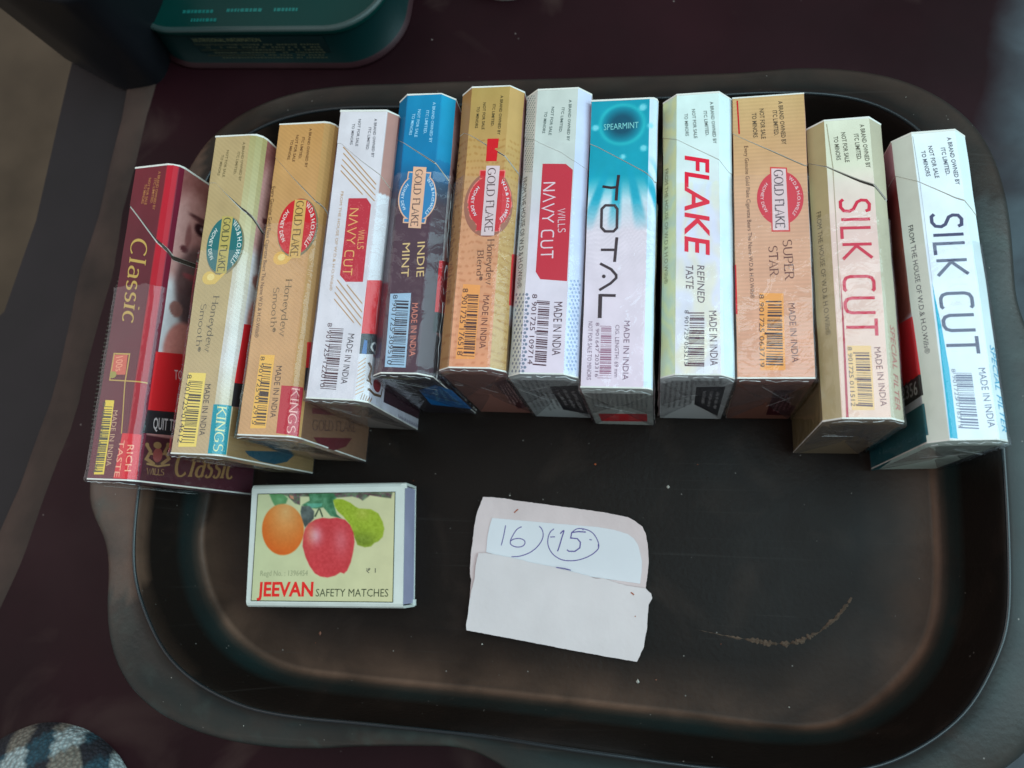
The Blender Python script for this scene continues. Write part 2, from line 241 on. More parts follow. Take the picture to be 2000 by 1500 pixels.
  ('a', 0, 'lettering', 3, 'W.D.& H.O.WILLS', (7.28, 43.74), 4.33, 6.09, 58, -52, 0.86, (215, 225, 230)),
  ('a', 0, 'lettering', 3, 'HONEY DEW', (7.28, 43.74), 5.13, 6.31, 135, 222, 0.79, (215, 225, 230)),
  ('t', 0, 'lettering', 2, 'Honeydew', (7.3, 33.27), (7.69, 21.27), 1.74, (92, 55, 40), 'serif', 0, 0),
  ('t', 0, 'lettering', 2, 'Blend®', (4.94, 30.28), (5.24, 22.32), 1.56, (92, 55, 40), 'serif', 0, 0),
  ('q', 0, 'barcode', 1, [(1.91, 21.41), (6.34, 21.09), (6.3, 2.02), (1.53, 1.95)], (240, 148, 78)),
  ('b', 0, 'barcode', 2, [(3.44, 18.64), (6.06, 18.52), (6.15, 2.49), (3.35, 2.56)], (60, 30, 35), 6),
  ('t', 0, 'barcode', 2, '8 901725 176518', (1.94, 20.24), (1.8, 2.9), 1.37, (60, 30, 35), 'sans', 0, 0),
  ('t', 0, 'lettering', 2, 'MADE IN INDIA', (7.3, 18.4), (7.26, 4.74), 1.54, (95, 45, 35), 'sans', 0, 0),
  ('t', 0, 'lettering', 2, 'Every Genuine Gold Flake Cigarette Bears The Name W.D.& H.O.Wills®', (-5.54, 59.7), (-3.97, 16.75), 1.81, (90, 55, 30), 'sans', 0, 0),
  ('q', 0, 'panel', 1, [(14.38, 30.5), (43.14, 41.52), (44.47, 26.28), (14.57, 16.88)], (205, 12, 22)),
  ('q', 1, 'panel', 1, [(3.18, 38.31), (7.79, 43.07), (8.7, 9.62), (4.24, 5.83)], (70, 22, 28)),
  ('m', 1, 'lettering', 2, [(4.29, 38.4), (7.27, 41.41), (7.41, 10.18), (2.51, 6.65)], 4, (200, 170, 165), 6, 0),
 ]),
 'navy': dict(loc=[-24.21, 45.354, 0.485], rot=[-0.00567, -0.00582, -0.02529], w=17.13, L=76.74, h=51.89, c=3.26, sp=(1, 1, 'c'), cut=[(-5.92, 65.81), (1.6, 61.3), (7.07, 58.48), (10.35, 56.05), (15.13, 55.12)], ops=[
  ('t', 0, 'lettering', 2, 'A BRAND OWNED BY', (8.4, 73.59), (8.37, 61.65), 0.7, (78, 92, 88), 'sans', 0, 1),
  ('t', 0, 'lettering', 2, 'ITC LIMITED.', (6.63, 71.44), (6.2, 64.17), 0.7, (78, 92, 88), 'sans', 0, 1),
  ('t', 0, 'lettering', 2, 'NOT FOR SALE', (3.92, 71.78), (3.56, 63.59), 0.71, (78, 92, 88), 'sans', 0, 1),
  ('t', 0, 'lettering', 2, 'TO MINORS', (2.16, 70.44), (1.86, 64.19), 0.7, (78, 92, 88), 'sans', 0, 1),
  ('q', 0, 'emblem', 1, [(2.45, 55.43), (8.44, 55.24), (10.31, 53.56), (10.3, 23.41), (3.64, 23.9), (2.37, 25.86)], (188, 26, 48)),
  ('t', 0, 'lettering', 2, 'WILLS', (7.12, 42.69), (7.46, 36.25), 1.77, (210, 180, 186), 'stroke', 0, 0),
  ('t', 0, 'lettering', 2, 'NAVY CUT', (2.98, 50.18), (3.4, 29.25), 2.99, (215, 192, 198), 'stroke', 0, 0),
  ('t', 0, 'lettering', 2, 'FROM THE HOUSE OF W.D.& H.O.Wills®', (-4.26, 52.93), (-3.52, 22.21), 1.84, (55, 55, 60), 'sans', 0, 0),
  ('b', 0, 'barcode', 2, [(3.56, 18.32), (6.33, 18.15), (6.32, 1.72), (3.49, 1.89)], (70, 25, 40), 7),
  ('t', 0, 'barcode', 2, '8 901725 109714', (1.9, 20.0), (1.78, 2.09), 1.22, (70, 25, 40), 'sans', 0, 0),
  ('t', 0, 'lettering', 2, 'MADE IN INDIA', (7.43, 17.97), (7.58, 4.4), 2.05, (66, 26, 40), 'sans', 0, 0),
  ('d', 0, 'dots', 1, (-4.5, 77.4), 0.24, (104, 128, 124)),
  ('d', 0, 'dots', 1, (-3.5, 76.9), 0.24, (104, 128, 124)),
  ('d', 0, 'dots', 1, (-2.52, 76.4), 0.24, (104, 128, 124)),
  ('d', 0, 'dots', 1, (-1.54, 75.91), 0.24, (104, 128, 124)),
  ('d', 0, 'dots', 1, (-3.98, 76.45), 0.24, (104, 128, 124)),
  ('d', 0, 'dots', 1, (-2.99, 75.95), 0.24, (104, 128, 124)),
  ('d', 0, 'dots', 1, (-2.01, 75.46), 0.24, (104, 128, 124)),
  ('d', 0, 'dots', 1, (-1.03, 74.97), 0.24, (104, 128, 124)),
  ('d', 0, 'dots', 1, (-4.45, 76.0), 0.24, (104, 128, 124)),
  ('d', 0, 'dots', 1, (-3.46, 75.5), 0.24, (104, 128, 124)),
  ('d', 0, 'dots', 1, (-2.47, 75.01), 0.24, (104, 128, 124)),
  ('d', 0, 'dots', 1, (-1.5, 74.53), 0.24, (104, 128, 124)),
  ('d', 0, 'dots', 1, (-3.93, 75.05), 0.24, (104, 128, 124)),
  ('d', 0, 'dots', 1, (-2.94, 74.56), 0.24, (104, 128, 124)),
  ('d', 0, 'dots', 1, (-1.96, 74.08), 0.24, (104, 128, 124)),
  ('d', 0, 'dots', 1, (-0.99, 73.6), 0.24, (104, 128, 124)),
  ('d', 0, 'dots', 1, (-4.4, 74.6), 0.24, (104, 128, 124)),
  ('d', 0, 'dots', 1, (-3.41, 74.11), 0.24, (104, 128, 124)),
  ('d', 0, 'dots', 1, (-2.43, 73.63), 0.24, (104, 128, 124)),
  ('d', 0, 'dots', 1, (-1.45, 73.15), 0.24, (104, 128, 124)),
  ('d', 0, 'dots', 1, (-3.88, 73.66), 0.24, (104, 128, 124)),
  ('d', 0, 'dots', 1, (-2.89, 73.18), 0.24, (104, 128, 124)),
  ('d', 0, 'dots', 1, (-1.92, 72.7), 0.24, (104, 128, 124)),
  ('d', 0, 'dots', 1, (-0.95, 72.23), 0.24, (104, 128, 124)),
  ('d', 0, 'dots', 1, (-4.35, 73.21), 0.24, (104, 128, 124)),
  ('d', 0, 'dots', 1, (-3.36, 72.73), 0.24, (104, 128, 124)),
  ('d', 0, 'dots', 1, (-2.38, 72.25), 0.24, (104, 128, 124)),
  ('d', 0, 'dots', 1, (-1.41, 71.78), 0.24, (104, 128, 124)),
  ('d', 0, 'dots', 1, (-3.83, 72.28), 0.24, (104, 128, 124)),
  ('d', 0, 'dots', 1, (-2.85, 71.8), 0.24, (104, 128, 124)),
  ('d', 0, 'dots', 1, (-1.87, 71.33), 0.24, (104, 128, 124)),
  ('d', 0, 'dots', 1, (-0.91, 70.86), 0.24, (104, 128, 124)),
  ('d', 0, 'dots', 1, (-4.3, 71.82), 0.24, (104, 128, 124)),
  ('d', 0, 'dots', 1, (-3.31, 71.35), 0.24, (104, 128, 124)),
  ('d', 0, 'dots', 1, (-2.34, 70.88), 0.24, (104, 128, 124)),
  ('d', 0, 'dots', 1, (-1.37, 70.41), 0.24, (104, 128, 124)),
  ('d', 0, 'dots', 1, (-3.78, 70.9), 0.24, (104, 128, 124)),
  ('d', 0, 'dots', 1, (-2.8, 70.43), 0.24, (104, 128, 124)),
  ('d', 0, 'dots', 1, (-1.83, 69.96), 0.24, (104, 128, 124)),
  ('d', 0, 'dots', 1, (-0.86, 69.5), 0.24, (104, 128, 124)),
  ('d', 0, 'dots', 1, (-4.25, 70.44), 0.24, (104, 128, 124)),
  ('d', 0, 'dots', 1, (-3.27, 69.97), 0.24, (104, 128, 124)),
  ('d', 0, 'dots', 1, (-2.29, 69.51), 0.24, (104, 128, 124)),
  ('d', 0, 'dots', 1, (-1.32, 69.05), 0.24, (104, 128, 124)),
  ('d', 0, 'dots', 1, (-3.73, 69.52), 0.24, (104, 128, 124)),
  ('d', 0, 'dots', 1, (-2.75, 69.06), 0.24, (104, 128, 124)),
  ('d', 0, 'dots', 1, (-1.78, 68.6), 0.24, (104, 128, 124)),
  ('d', 0, 'dots', 1, (-0.82, 68.14), 0.24, (104, 128, 124)),
  ('d', 0, 'dots', 1, (-4.2, 69.06), 0.24, (104, 128, 124)),
  ('d', 0, 'dots', 1, (-3.22, 68.6), 0.24, (104, 128, 124)),
  ('d', 0, 'dots', 1, (-2.25, 68.15), 0.24, (104, 128, 124)),
  ('d', 0, 'dots', 1, (-1.28, 67.69), 0.24, (104, 128, 124)),
  ('d', 0, 'dots', 1, (-3.69, 68.15), 0.24, (104, 128, 124)),
  ('d', 0, 'dots', 1, (-2.71, 67.69), 0.24, (104, 128, 124)),
  ('d', 0, 'dots', 1, (-1.74, 67.24), 0.24, (104, 128, 124)),
  ('d', 0, 'dots', 1, (-0.78, 66.79), 0.24, (104, 128, 124)),
  ('d', 0, 'dots', 1, (-4.15, 67.69), 0.24, (104, 128, 124)),
  ('d', 0, 'dots', 1, (-3.17, 67.24), 0.24, (104, 128, 124)),
  ('d', 0, 'dots', 1, (-2.2, 66.79), 0.24, (104, 128, 124)),
  ('d', 0, 'dots', 1, (-1.24, 66.34), 0.24, (104, 128, 124)),
  ('d', 0, 'dots', 1, (-3.64, 66.78), 0.24, (104, 128, 124)),
  ('d', 0, 'dots', 1, (-2.66, 66.33), 0.24, (104, 128, 124)),
  ('d', 0, 'dots', 1, (-1.7, 65.89), 0.24, (104, 128, 124)),
  ('d', 0, 'dots', 1, (-0.74, 65.44), 0.24, (104, 128, 124)),
  ('d', 0, 'dots', 1, (-4.11, 66.32), 0.24, (104, 128, 124)),
  ('d', 0, 'dots', 1, (-3.13, 65.88), 0.24, (104, 128, 124)),
  ('d', 0, 'dots', 1, (-2.16, 65.43), 0.24, (104, 128, 124)),
  ('d', 0, 'dots', 1, (-1.19, 64.99), 0.24, (104, 128, 124)),
  ('d', 0, 'dots', 1, (-3.59, 65.42), 0.24, (104, 128, 124)),
  ('d', 0, 'dots', 1, (-2.62, 64.98), 0.24, (104, 128, 124)),
  ('d', 0, 'dots', 1, (-1.65, 64.54), 0.24, (104, 128, 124)),
  ('d', 0, 'dots', 1, (-0.69, 64.1), 0.24, (104, 128, 124)),
  ('d', 0, 'dots', 1, (-4.06, 64.96), 0.24, (104, 128, 124)),
  ('d', 0, 'dots', 1, (-3.08, 64.52), 0.24, (104, 128, 124)),
  ('d', 0, 'dots', 1, (-2.11, 64.08), 0.24, (104, 128, 124)),
  ('d', 0, 'dots', 1, (-1.15, 63.65), 0.24, (104, 128, 124)),
  ('d', 0, 'dots', 1, (-3.54, 64.06), 0.24, (104, 128, 124)),
  ('d', 0, 'dots', 1, (-2.57, 63.62), 0.24, (104, 128, 124)),
  ('d', 0, 'dots', 1, (-1.61, 63.19), 0.24, (104, 128, 124)),
  ('d', 0, 'dots', 1, (-0.65, 62.76), 0.24, (104, 128, 124)),
  ('d', 0, 'dots', 1, (-4.01, 63.6), 0.24, (104, 128, 124)),
  ('d', 0, 'dots', 1, (-3.03, 63.17), 0.24, (104, 128, 124)),
  ('d', 0, 'dots', 1, (-2.07, 62.73), 0.24, (104, 128, 124)),
  ('d', 0, 'dots', 1, (-1.11, 62.31), 0.24, (104, 128, 124)),
  ('d', 0, 'dots', 1, (-3.5, 62.71), 0.24, (104, 128, 124)),
  ('d', 0, 'dots', 1, (-2.53, 62.28), 0.24, (104, 128, 124)),
  ('d', 0, 'dots', 1, (-1.56, 61.85), 0.24, (104, 128, 124)),
  ('d', 0, 'dots', 1, (-0.61, 61.43), 0.24, (104, 128, 124)),
  ('d', 0, 'dots', 1, (-3.96, 62.25), 0.24, (104, 128, 124)),
  ('d', 0, 'dots', 1, (-2.99, 61.82), 0.24, (104, 128, 124)),
  ('d', 0, 'dots', 1, (-2.02, 61.39), 0.24, (104, 128, 124)),
  ('d', 0, 'dots', 1, (-1.07, 60.97), 0.24, (104, 128, 124)),
  ('d', 0, 'dots', 1, (-3.45, 61.36), 0.24, (104, 128, 124)),
  ('d', 0, 'dots', 1, (-2.48, 60.93), 0.24, (104, 128, 124)),
  ('d', 0, 'dots', 1, (-1.52, 60.51), 0.24, (104, 128, 124)),
  ('d', 0, 'dots', 1, (-0.57, 60.1), 0.24, (104, 128, 124)),
  ('d', 0, 'dots', 1, (-3.91, 60.9), 0.24, (104, 128, 124)),
  ('d', 0, 'dots', 1, (-2.94, 60.47), 0.24, (104, 128, 124)),
  ('d', 0, 'dots', 1, (-1.98, 60.06), 0.24, (104, 128, 124)),
  ('d', 0, 'dots', 1, (-1.02, 59.64), 0.24, (104, 128, 124)),
  ('d', 0, 'dots', 1, (-3.4, 60.01), 0.24, (104, 128, 124)),
  ('d', 0, 'dots', 1, (-2.44, 59.6), 0.24, (104, 128, 124)),
  ('d', 0, 'dots', 1, (-1.48, 59.18), 0.24, (104, 128, 124)),
  ('d', 0, 'dots', 1, (-0.53, 58.77), 0.24, (104, 128, 124)),
  ('d', 0, 'dots', 1, (-3.87, 59.55), 0.24, (104, 128, 124)),
  ('d', 0, 'dots', 1, (-2.9, 59.14), 0.24, (104, 128, 124)),
  ('d', 0, 'dots', 1, (-1.93, 58.72), 0.24, (104, 128, 124)),
  ('d', 0, 'dots', 1, (-0.98, 58.32), 0.24, (104, 128, 124)),
  ('d', 0, 'dots', 1, (-3.36, 58.67), 0.24, (104, 128, 124)),
  ('d', 0, 'dots', 1, (-2.39, 58.26), 0.24, (104, 128, 124)),
  ('d', 0, 'dots', 1, (-1.43, 57.86), 0.24, (104, 128, 124)),
  ('d', 0, 'dots', 1, (-0.49, 57.45), 0.24, (104, 128, 124)),
  ('d', 0, 'dots', 1, (-3.82, 58.21), 0.24, (104, 128, 124)),
  ('d', 0, 'dots', 1, (-2.85, 57.8), 0.24, (104, 128, 124)),
  ('d', 0, 'dots', 1, (-1.89, 57.4), 0.24, (104, 128, 124)),
  ('d', 0, 'dots', 1, (-0.94, 56.99), 0.24, (104, 128, 124)),
  ('d', 0, 'dots', 1, (-3.31, 57.34), 0.24, (104, 128, 124)),
  ('d', 0, 'dots', 1, (-2.35, 56.93), 0.24, (104, 128, 124)),
  ('d', 0, 'dots', 1, (-1.39, 56.53), 0.24, (104, 128, 124)),
  ('d', 0, 'dots', 1, (-0.45, 56.14), 0.24, (104, 128, 124)),
  ('d', 0, 'dots', 1, (-3.77, 56.87), 0.24, (104, 128, 124)),
  ('d', 0, 'dots', 1, (-2.8, 56.47), 0.24, (104, 128, 124)),
  ('d', 0, 'dots', 1, (-1.85, 56.07), 0.24, (104, 128, 124)),
  ('d', 0, 'dots', 1, (-0.9, 55.68), 0.24, (104, 128, 124)),
  ('d', 0, 'dots', 1, (-3.26, 56.01), 0.24, (104, 128, 124)),
  ('d', 0, 'dots', 1, (-2.3, 55.61), 0.24, (104, 128, 124)),
  ('d', 0, 'dots', 1, (-1.35, 55.22), 0.24, (104, 128, 124)),
  ('d', 0, 'dots', 1, (-0.4, 54.82), 0.24, (104, 128, 124)),
  ('d', 0, 'dots', 1, (-3.72, 55.54), 0.24, (104, 128, 124)),
  ('d', 0, 'dots', 1, (-2.76, 55.15), 0.24, (104, 128, 124)),
  ('d', 0, 'dots', 1, (-1.8, 54.75), 0.24, (104, 128, 124)),
  ('d', 0, 'dots', 1, (-0.85, 54.36), 0.24, (104, 128, 124)),
  ('d', 0, 'dots', 1, (-3.22, 54.68), 0.24, (104, 128, 124)),
  ('d', 0, 'dots', 1, (-2.26, 54.29), 0.24, (104, 128, 124)),
  ('d', 0, 'dots', 1, (-1.31, 53.9), 0.24, (104, 128, 124)),
  ('d', 0, 'dots', 1, (-0.36, 53.52), 0.24, (104, 128, 124)),
  ('d', 0, 'dots', 1, (-3.67, 20.82), 0.4, (112, 120, 138)),
  ('d', 0, 'dots', 1, (-2.13, 20.43), 0.4, (112, 120, 138)),
  ('d', 0, 'dots', 1, (-0.61, 20.04), 0.4, (112, 120, 138)),
  ('d', 0, 'dots', 1, (0.52, 19.88), 0.4, (112, 120, 138)),
  ('d', 0, 'dots', 1, (-2.87, 19.61), 0.4, (112, 120, 138)),
  ('d', 0, 'dots', 1, (-1.35, 19.22), 0.4, (112, 120, 138)),
  ('d', 0, 'dots', 1, (0.09, 18.88), 0.4, (112, 120, 138)),
  ('d', 0, 'dots', 1, (0.96, 18.88), 0.4, (112, 120, 138)),
  ('d', 0, 'dots', 1, (-3.62, 18.78), 0.4, (112, 120, 138)),
  ('d', 0, 'dots', 1, (-2.08, 18.4), 0.4, (112, 120, 138)),
  ('d', 0, 'dots', 1, (-0.57, 18.02), 0.4, (112, 120, 138)),
  ('d', 0, 'dots', 1, (0.54, 17.88), 0.4, (112, 120, 138)),
  ('d', 0, 'dots', 1, (-2.82, 17.57), 0.4, (112, 120, 138)),
  ('d', 0, 'dots', 1, (-1.3, 17.2), 0.4, (112, 120, 138)),
  ('d', 0, 'dots', 1, (0.12, 16.88), 0.4, (112, 120, 138)),
  ('d', 0, 'dots', 1, (0.99, 16.89), 0.4, (112, 120, 138)),
  ('d', 0, 'dots', 1, (-3.57, 16.75), 0.4, (112, 120, 138)),
  ('d', 0, 'dots', 1, (-2.04, 16.38), 0.4, (112, 120, 138)),
  ('d', 0, 'dots', 1, (-0.53, 16.02), 0.4, (112, 120, 138)),
  ('d', 0, 'dots', 1, (0.56, 15.89), 0.4, (112, 120, 138)),
  ('d', 0, 'dots', 1, (-2.77, 15.55), 0.4, (112, 120, 138)),
  ('d', 0, 'dots', 1, (-1.26, 15.2), 0.4, (112, 120, 138)),
  ('d', 0, 'dots', 1, (0.14, 14.9), 0.4, (112, 120, 138)),
  ('d', 0, 'dots', 1, (1.01, 14.91), 0.4, (112, 120, 138)),
  ('d', 0, 'dots', 1, (-3.52, 14.72), 0.4, (112, 120, 138)),
  ('d', 0, 'dots', 1, (-1.99, 14.37), 0.4, (112, 120, 138)),
  ('d', 0, 'dots', 1, (-0.48, 14.02), 0.4, (112, 120, 138)),
  ('d', 0, 'dots', 1, (0.59, 13.92), 0.4, (112, 120, 138)),
  ('d', 0, 'dots', 1, (-2.72, 13.54), 0.4, (112, 120, 138)),
  ('d', 0, 'dots', 1, (-1.21, 13.2), 0.4, (112, 120, 138)),
  ('d', 0, 'dots', 1, (0.16, 12.93), 0.4, (112, 120, 138)),
  ('d', 0, 'dots', 1, (1.03, 12.93), 0.4, (112, 120, 138)),
  ('d', 0, 'dots', 1, (-3.46, 12.71), 0.4, (112, 120, 138)),
  ('d', 0, 'dots', 1, (-1.94, 12.37), 0.4, (112, 120, 138)),
  ('d', 0, 'dots', 1, (-0.44, 12.04), 0.4, (112, 120, 138)),
  ('d', 0, 'dots', 1, (0.61, 11.95), 0.4, (112, 120, 138)),
  ('d', 0, 'dots', 1, (-2.68, 11.54), 0.4, (112, 120, 138)),
  ('d', 0, 'dots', 1, (-1.17, 11.21), 0.4, (112, 120, 138)),
  ('d', 0, 'dots', 1, (0.19, 10.96), 0.4, (112, 120, 138)),
  ('d', 0, 'dots', 1, (1.05, 10.97), 0.4, (112, 120, 138)),
  ('d', 0, 'dots', 1, (-3.41, 10.71), 0.4, (112, 120, 138)),
  ('d', 0, 'dots', 1, (-1.89, 10.39), 0.4, (112, 120, 138)),
  ('d', 0, 'dots', 1, (-0.4, 10.07), 0.4, (112, 120, 138)),
  ('d', 0, 'dots', 1, (0.63, 9.99), 0.4, (112, 120, 138)),
  ('d', 0, 'dots', 1, (-2.63, 9.55), 0.4, (112, 120, 138)),
  ('d', 0, 'dots', 1, (-1.12, 9.24), 0.4, (112, 120, 138)),
  ('d', 0, 'dots', 1, (0.21, 9.01), 0.4, (112, 120, 138)),
  ('d', 0, 'dots', 1, (1.07, 9.02), 0.4, (112, 120, 138)),
  ('d', 0, 'dots', 1, (-3.36, 8.72), 0.4, (112, 120, 138)),
  ('d', 0, 'dots', 1, (-1.85, 8.41), 0.4, (112, 120, 138)),
  ('d', 0, 'dots', 1, (-0.35, 8.1), 0.4, (112, 120, 138)),
  ('d', 0, 'dots', 1, (0.65, 8.04), 0.4, (112, 120, 138)),
  ('d', 0, 'dots', 1, (-2.58, 7.57), 0.4, (112, 120, 138)),
  ('d', 0, 'dots', 1, (-1.08, 7.27), 0.4, (112, 120, 138)),
  ('d', 0, 'dots', 1, (0.24, 7.06), 0.4, (112, 120, 138)),
  ('d', 0, 'dots', 1, (1.09, 7.07), 0.4, (112, 120, 138)),
  ('d', 0, 'dots', 1, (-3.31, 6.74), 0.4, (112, 120, 138)),
  ('d', 0, 'dots', 1, (-1.8, 6.44), 0.4, (112, 120, 138)),
  ('d', 0, 'dots', 1, (-0.31, 6.15), 0.4, (112, 120, 138)),
  ('d', 0, 'dots', 1, (0.68, 6.1), 0.4, (112, 120, 138)),
  ('d', 0, 'dots', 1, (-2.53, 5.61), 0.4, (112, 120, 138)),
  ('d', 0, 'dots', 1, (-1.03, 5.32), 0.4, (112, 120, 138)),
  ('d', 0, 'dots', 1, (0.26, 5.12), 0.4, (112, 120, 138)),
  ('d', 0, 'dots', 1, (1.11, 5.14), 0.4, (112, 120, 138)),
  ('d', 0, 'dots', 1, (-3.26, 4.77), 0.4, (112, 120, 138)),
  ('d', 0, 'dots', 1, (-1.76, 4.48), 0.4, (112, 120, 138)),
  ('d', 0, 'dots', 1, (-0.27, 4.21), 0.4, (112, 120, 138)),
  ('d', 0, 'dots', 1, (0.7, 4.17), 0.4, (112, 120, 138)),
  ('d', 0, 'dots', 1, (-2.48, 3.65), 0.4, (112, 120, 138)),
  ('d', 0, 'dots', 1, (-0.99, 3.37), 0.4, (112, 120, 138)),
  ('d', 0, 'dots', 1, (0.28, 3.2), 0.4, (112, 120, 138)),
  ('d', 0, 'dots', 1, (1.14, 3.21), 0.4, (112, 120, 138)),
  ('d', 0, 'dots', 1, (-3.21, 2.81), 0.4, (112, 120, 138)),
  ('d', 0, 'dots', 1, (-1.71, 2.54), 0.4, (112, 120, 138)),
  ('d', 0, 'dots', 1, (-0.23, 2.27), 0.4, (112, 120, 138)),
  ('d', 0, 'dots', 1, (0.72, 2.24), 0.4, (112, 120, 138)),
  ('d', 0, 'dots', 1, (-2.43, 1.7), 0.4, (112, 120, 138)),
  ('d', 0, 'dots', 1, (-0.95, 1.44), 0.4, (112, 120, 138)),
  ('d', 0, 'dots', 1, (0.31, 1.28), 0.4, (112, 120, 138)),
  ('d', 0, 'dots', 1, (1.16, 1.29), 0.4, (112, 120, 138)),
  ('d', 0, 'dots', 1, (-3.16, 0.85), 0.4, (112, 120, 138)),
  ('d', 0, 'dots', 1, (-1.66, 0.6), 0.4, (112, 120, 138)),
  ('d', 0, 'dots', 1, (-0.19, 0.35), 0.4, (112, 120, 138)),
  ('d', 0, 'dots', 1, (0.74, 0.33), 0.4, (112, 120, 138)),
  ('d', 0, 'dots', 1, (11.52, 23.66), 0.38, (146, 158, 188)),
  ('d', 0, 'dots', 1, (12.62, 23.96), 0.38, (146, 158, 188)),
  ('d', 0, 'dots', 1, (13.72, 24.26), 0.38, (146, 158, 188)),
  ('d', 0, 'dots', 1, (12.07, 22.8), 0.38, (146, 158, 188)),
  ('d', 0, 'dots', 1, (13.16, 23.1), 0.38, (146, 158, 188)),
  ('d', 0, 'dots', 1, (14.27, 23.4), 0.38, (146, 158, 188)),
  ('d', 0, 'dots', 1, (11.52, 21.66), 0.38, (146, 158, 188)),
  ('d', 0, 'dots', 1, (12.61, 21.95), 0.38, (146, 158, 188)),
  ('d', 0, 'dots', 1, (13.71, 22.24), 0.38, (146, 158, 188)),
  ('d', 0, 'dots', 1, (12.06, 20.8), 0.38, (146, 158, 188)),
  ('d', 0, 'dots', 1, (13.16, 21.09), 0.38, (146, 158, 188)),
  ('d', 0, 'dots', 1, (14.26, 21.38), 0.38, (146, 158, 188)),
  ('d', 0, 'dots', 1, (11.51, 19.66), 0.38, (146, 158, 188)),
  ('d', 0, 'dots', 1, (12.6, 19.95), 0.38, (146, 158, 188)),
  ('d', 0, 'dots', 1, (13.7, 20.23), 0.38, (146, 158, 188)),
  ('d', 0, 'dots', 1, (12.06, 18.81), 0.38, (146, 158, 188)),
  ('d', 0, 'dots', 1, (13.15, 19.09), 0.38, (146, 158, 188)),
  ('d', 0, 'dots', 1, (14.25, 19.37), 0.38, (146, 158, 188)),
  ('d', 0, 'dots', 1, (11.51, 17.68), 0.38, (146, 158, 188)),
  ('d', 0, 'dots', 1, (12.6, 17.96), 0.38, (146, 158, 188)),
  ('d', 0, 'dots', 1, (13.69, 18.24), 0.38, (146, 158, 188)),
  ('d', 0, 'dots', 1, (12.05, 16.83), 0.38, (146, 158, 188)),
  ('d', 0, 'dots', 1, (13.14, 17.1), 0.38, (146, 158, 188)),
  ('d', 0, 'dots', 1, (14.24, 17.38), 0.38, (146, 158, 188)),
  ('d', 0, 'dots', 1, (11.51, 15.71), 0.38, (146, 158, 188)),
  ('d', 0, 'dots', 1, (12.59, 15.98), 0.38, (146, 158, 188)),
  ('d', 0, 'dots', 1, (13.68, 16.25), 0.38, (146, 158, 188)),
  ('d', 0, 'dots', 1, (12.05, 14.86), 0.38, (146, 158, 188)),
  ('d', 0, 'dots', 1, (13.13, 15.12), 0.38, (146, 158, 188)),
  ('d', 0, 'dots', 1, (14.23, 15.39), 0.38, (146, 158, 188)),
  ('d', 0, 'dots', 1, (11.5, 13.74), 0.38, (146, 158, 188)),
  ('d', 0, 'dots', 1, (12.58, 14.0), 0.38, (146, 158, 188)),
  ('d', 0, 'dots', 1, (13.67, 14.27), 0.38, (146, 158, 188)),
  ('d', 0, 'dots', 1, (12.04, 12.89), 0.38, (146, 158, 188)),
  ('d', 0, 'dots', 1, (13.12, 13.15), 0.38, (146, 158, 188)),
  ('d', 0, 'dots', 1, (14.22, 13.41), 0.38, (146, 158, 188)),
  ('d', 0, 'dots', 1, (11.5, 11.79), 0.38, (146, 158, 188)),
  ('d', 0, 'dots', 1, (12.58, 12.04), 0.38, (146, 158, 188)),
  ('d', 0, 'dots', 1, (13.67, 12.3), 0.38, (146, 158, 188)),
  ('d', 0, 'dots', 1, (12.04, 10.94), 0.38, (146, 158, 188)),
  ('d', 0, 'dots', 1, (13.12, 11.19), 0.38, (146, 158, 188)),
  ('d', 0, 'dots', 1, (14.21, 11.44), 0.38, (146, 158, 188)),
  ('d', 0, 'dots', 1, (11.5, 9.84), 0.38, (146, 158, 188)),
  ('d', 0, 'dots', 1, (12.57, 10.09), 0.38, (146, 158, 188)),
  ('d', 0, 'dots', 1, (13.66, 10.34), 0.38, (146, 158, 188)),
  ('d', 0, 'dots', 1, (12.03, 9.0), 0.38, (146, 158, 188)),
  ('d', 0, 'dots', 1, (13.11, 9.24), 0.38, (146, 158, 188)),
  ('d', 0, 'dots', 1, (14.2, 9.48), 0.38, (146, 158, 188)),
  ('d', 0, 'dots', 1, (11.49, 7.91), 0.38, (146, 158, 188)),
  ('d', 0, 'dots', 1, (12.57, 8.15), 0.38, (146, 158, 188)),
  ('d', 0, 'dots', 1, (13.65, 8.39), 0.38, (146, 158, 188)),
  ('d', 0, 'dots', 1, (12.03, 7.06), 0.38, (146, 158, 188)),
  ('d', 0, 'dots', 1, (13.1, 7.3), 0.38, (146, 158, 188)),
  ('d', 0, 'dots', 1, (14.19, 7.54), 0.38, (146, 158, 188)),
  ('d', 0, 'dots', 1, (11.49, 5.98), 0.38, (146, 158, 188)),
  ('d', 0, 'dots', 1, (12.56, 6.21), 0.38, (146, 158, 188)),
  ('d', 0, 'dots', 1, (13.64, 6.45), 0.38, (146, 158, 188)),
  ('d', 0, 'dots', 1, (12.02, 5.13), 0.38, (146, 158, 188)),
  ('d', 0, 'dots', 1, (13.09, 5.36), 0.38, (146, 158, 188)),
  ('d', 0, 'dots', 1, (14.18, 5.59), 0.38, (146, 158, 188)),
  ('d', 0, 'dots', 1, (11.49, 4.06), 0.38, (146, 158, 188)),
  ('d', 0, 'dots', 1, (12.55, 4.29), 0.38, (146, 158, 188)),
  ('d', 0, 'dots', 1, (13.63, 4.51), 0.38, (146, 158, 188)),
  ('d', 0, 'dots', 1, (12.02, 3.22), 0.38, (146, 158, 188)),
  ('d', 0, 'dots', 1, (13.09, 3.44), 0.38, (146, 158, 188)),
  ('d', 0, 'dots', 1, (14.17, 3.66), 0.38, (146, 158, 188)),
  ('d', 0, 'dots', 1, (11.48, 2.15), 0.38, (146, 158, 188)),
  ('d', 0, 'dots', 1, (12.55, 2.37), 0.38, (146, 158, 188)),
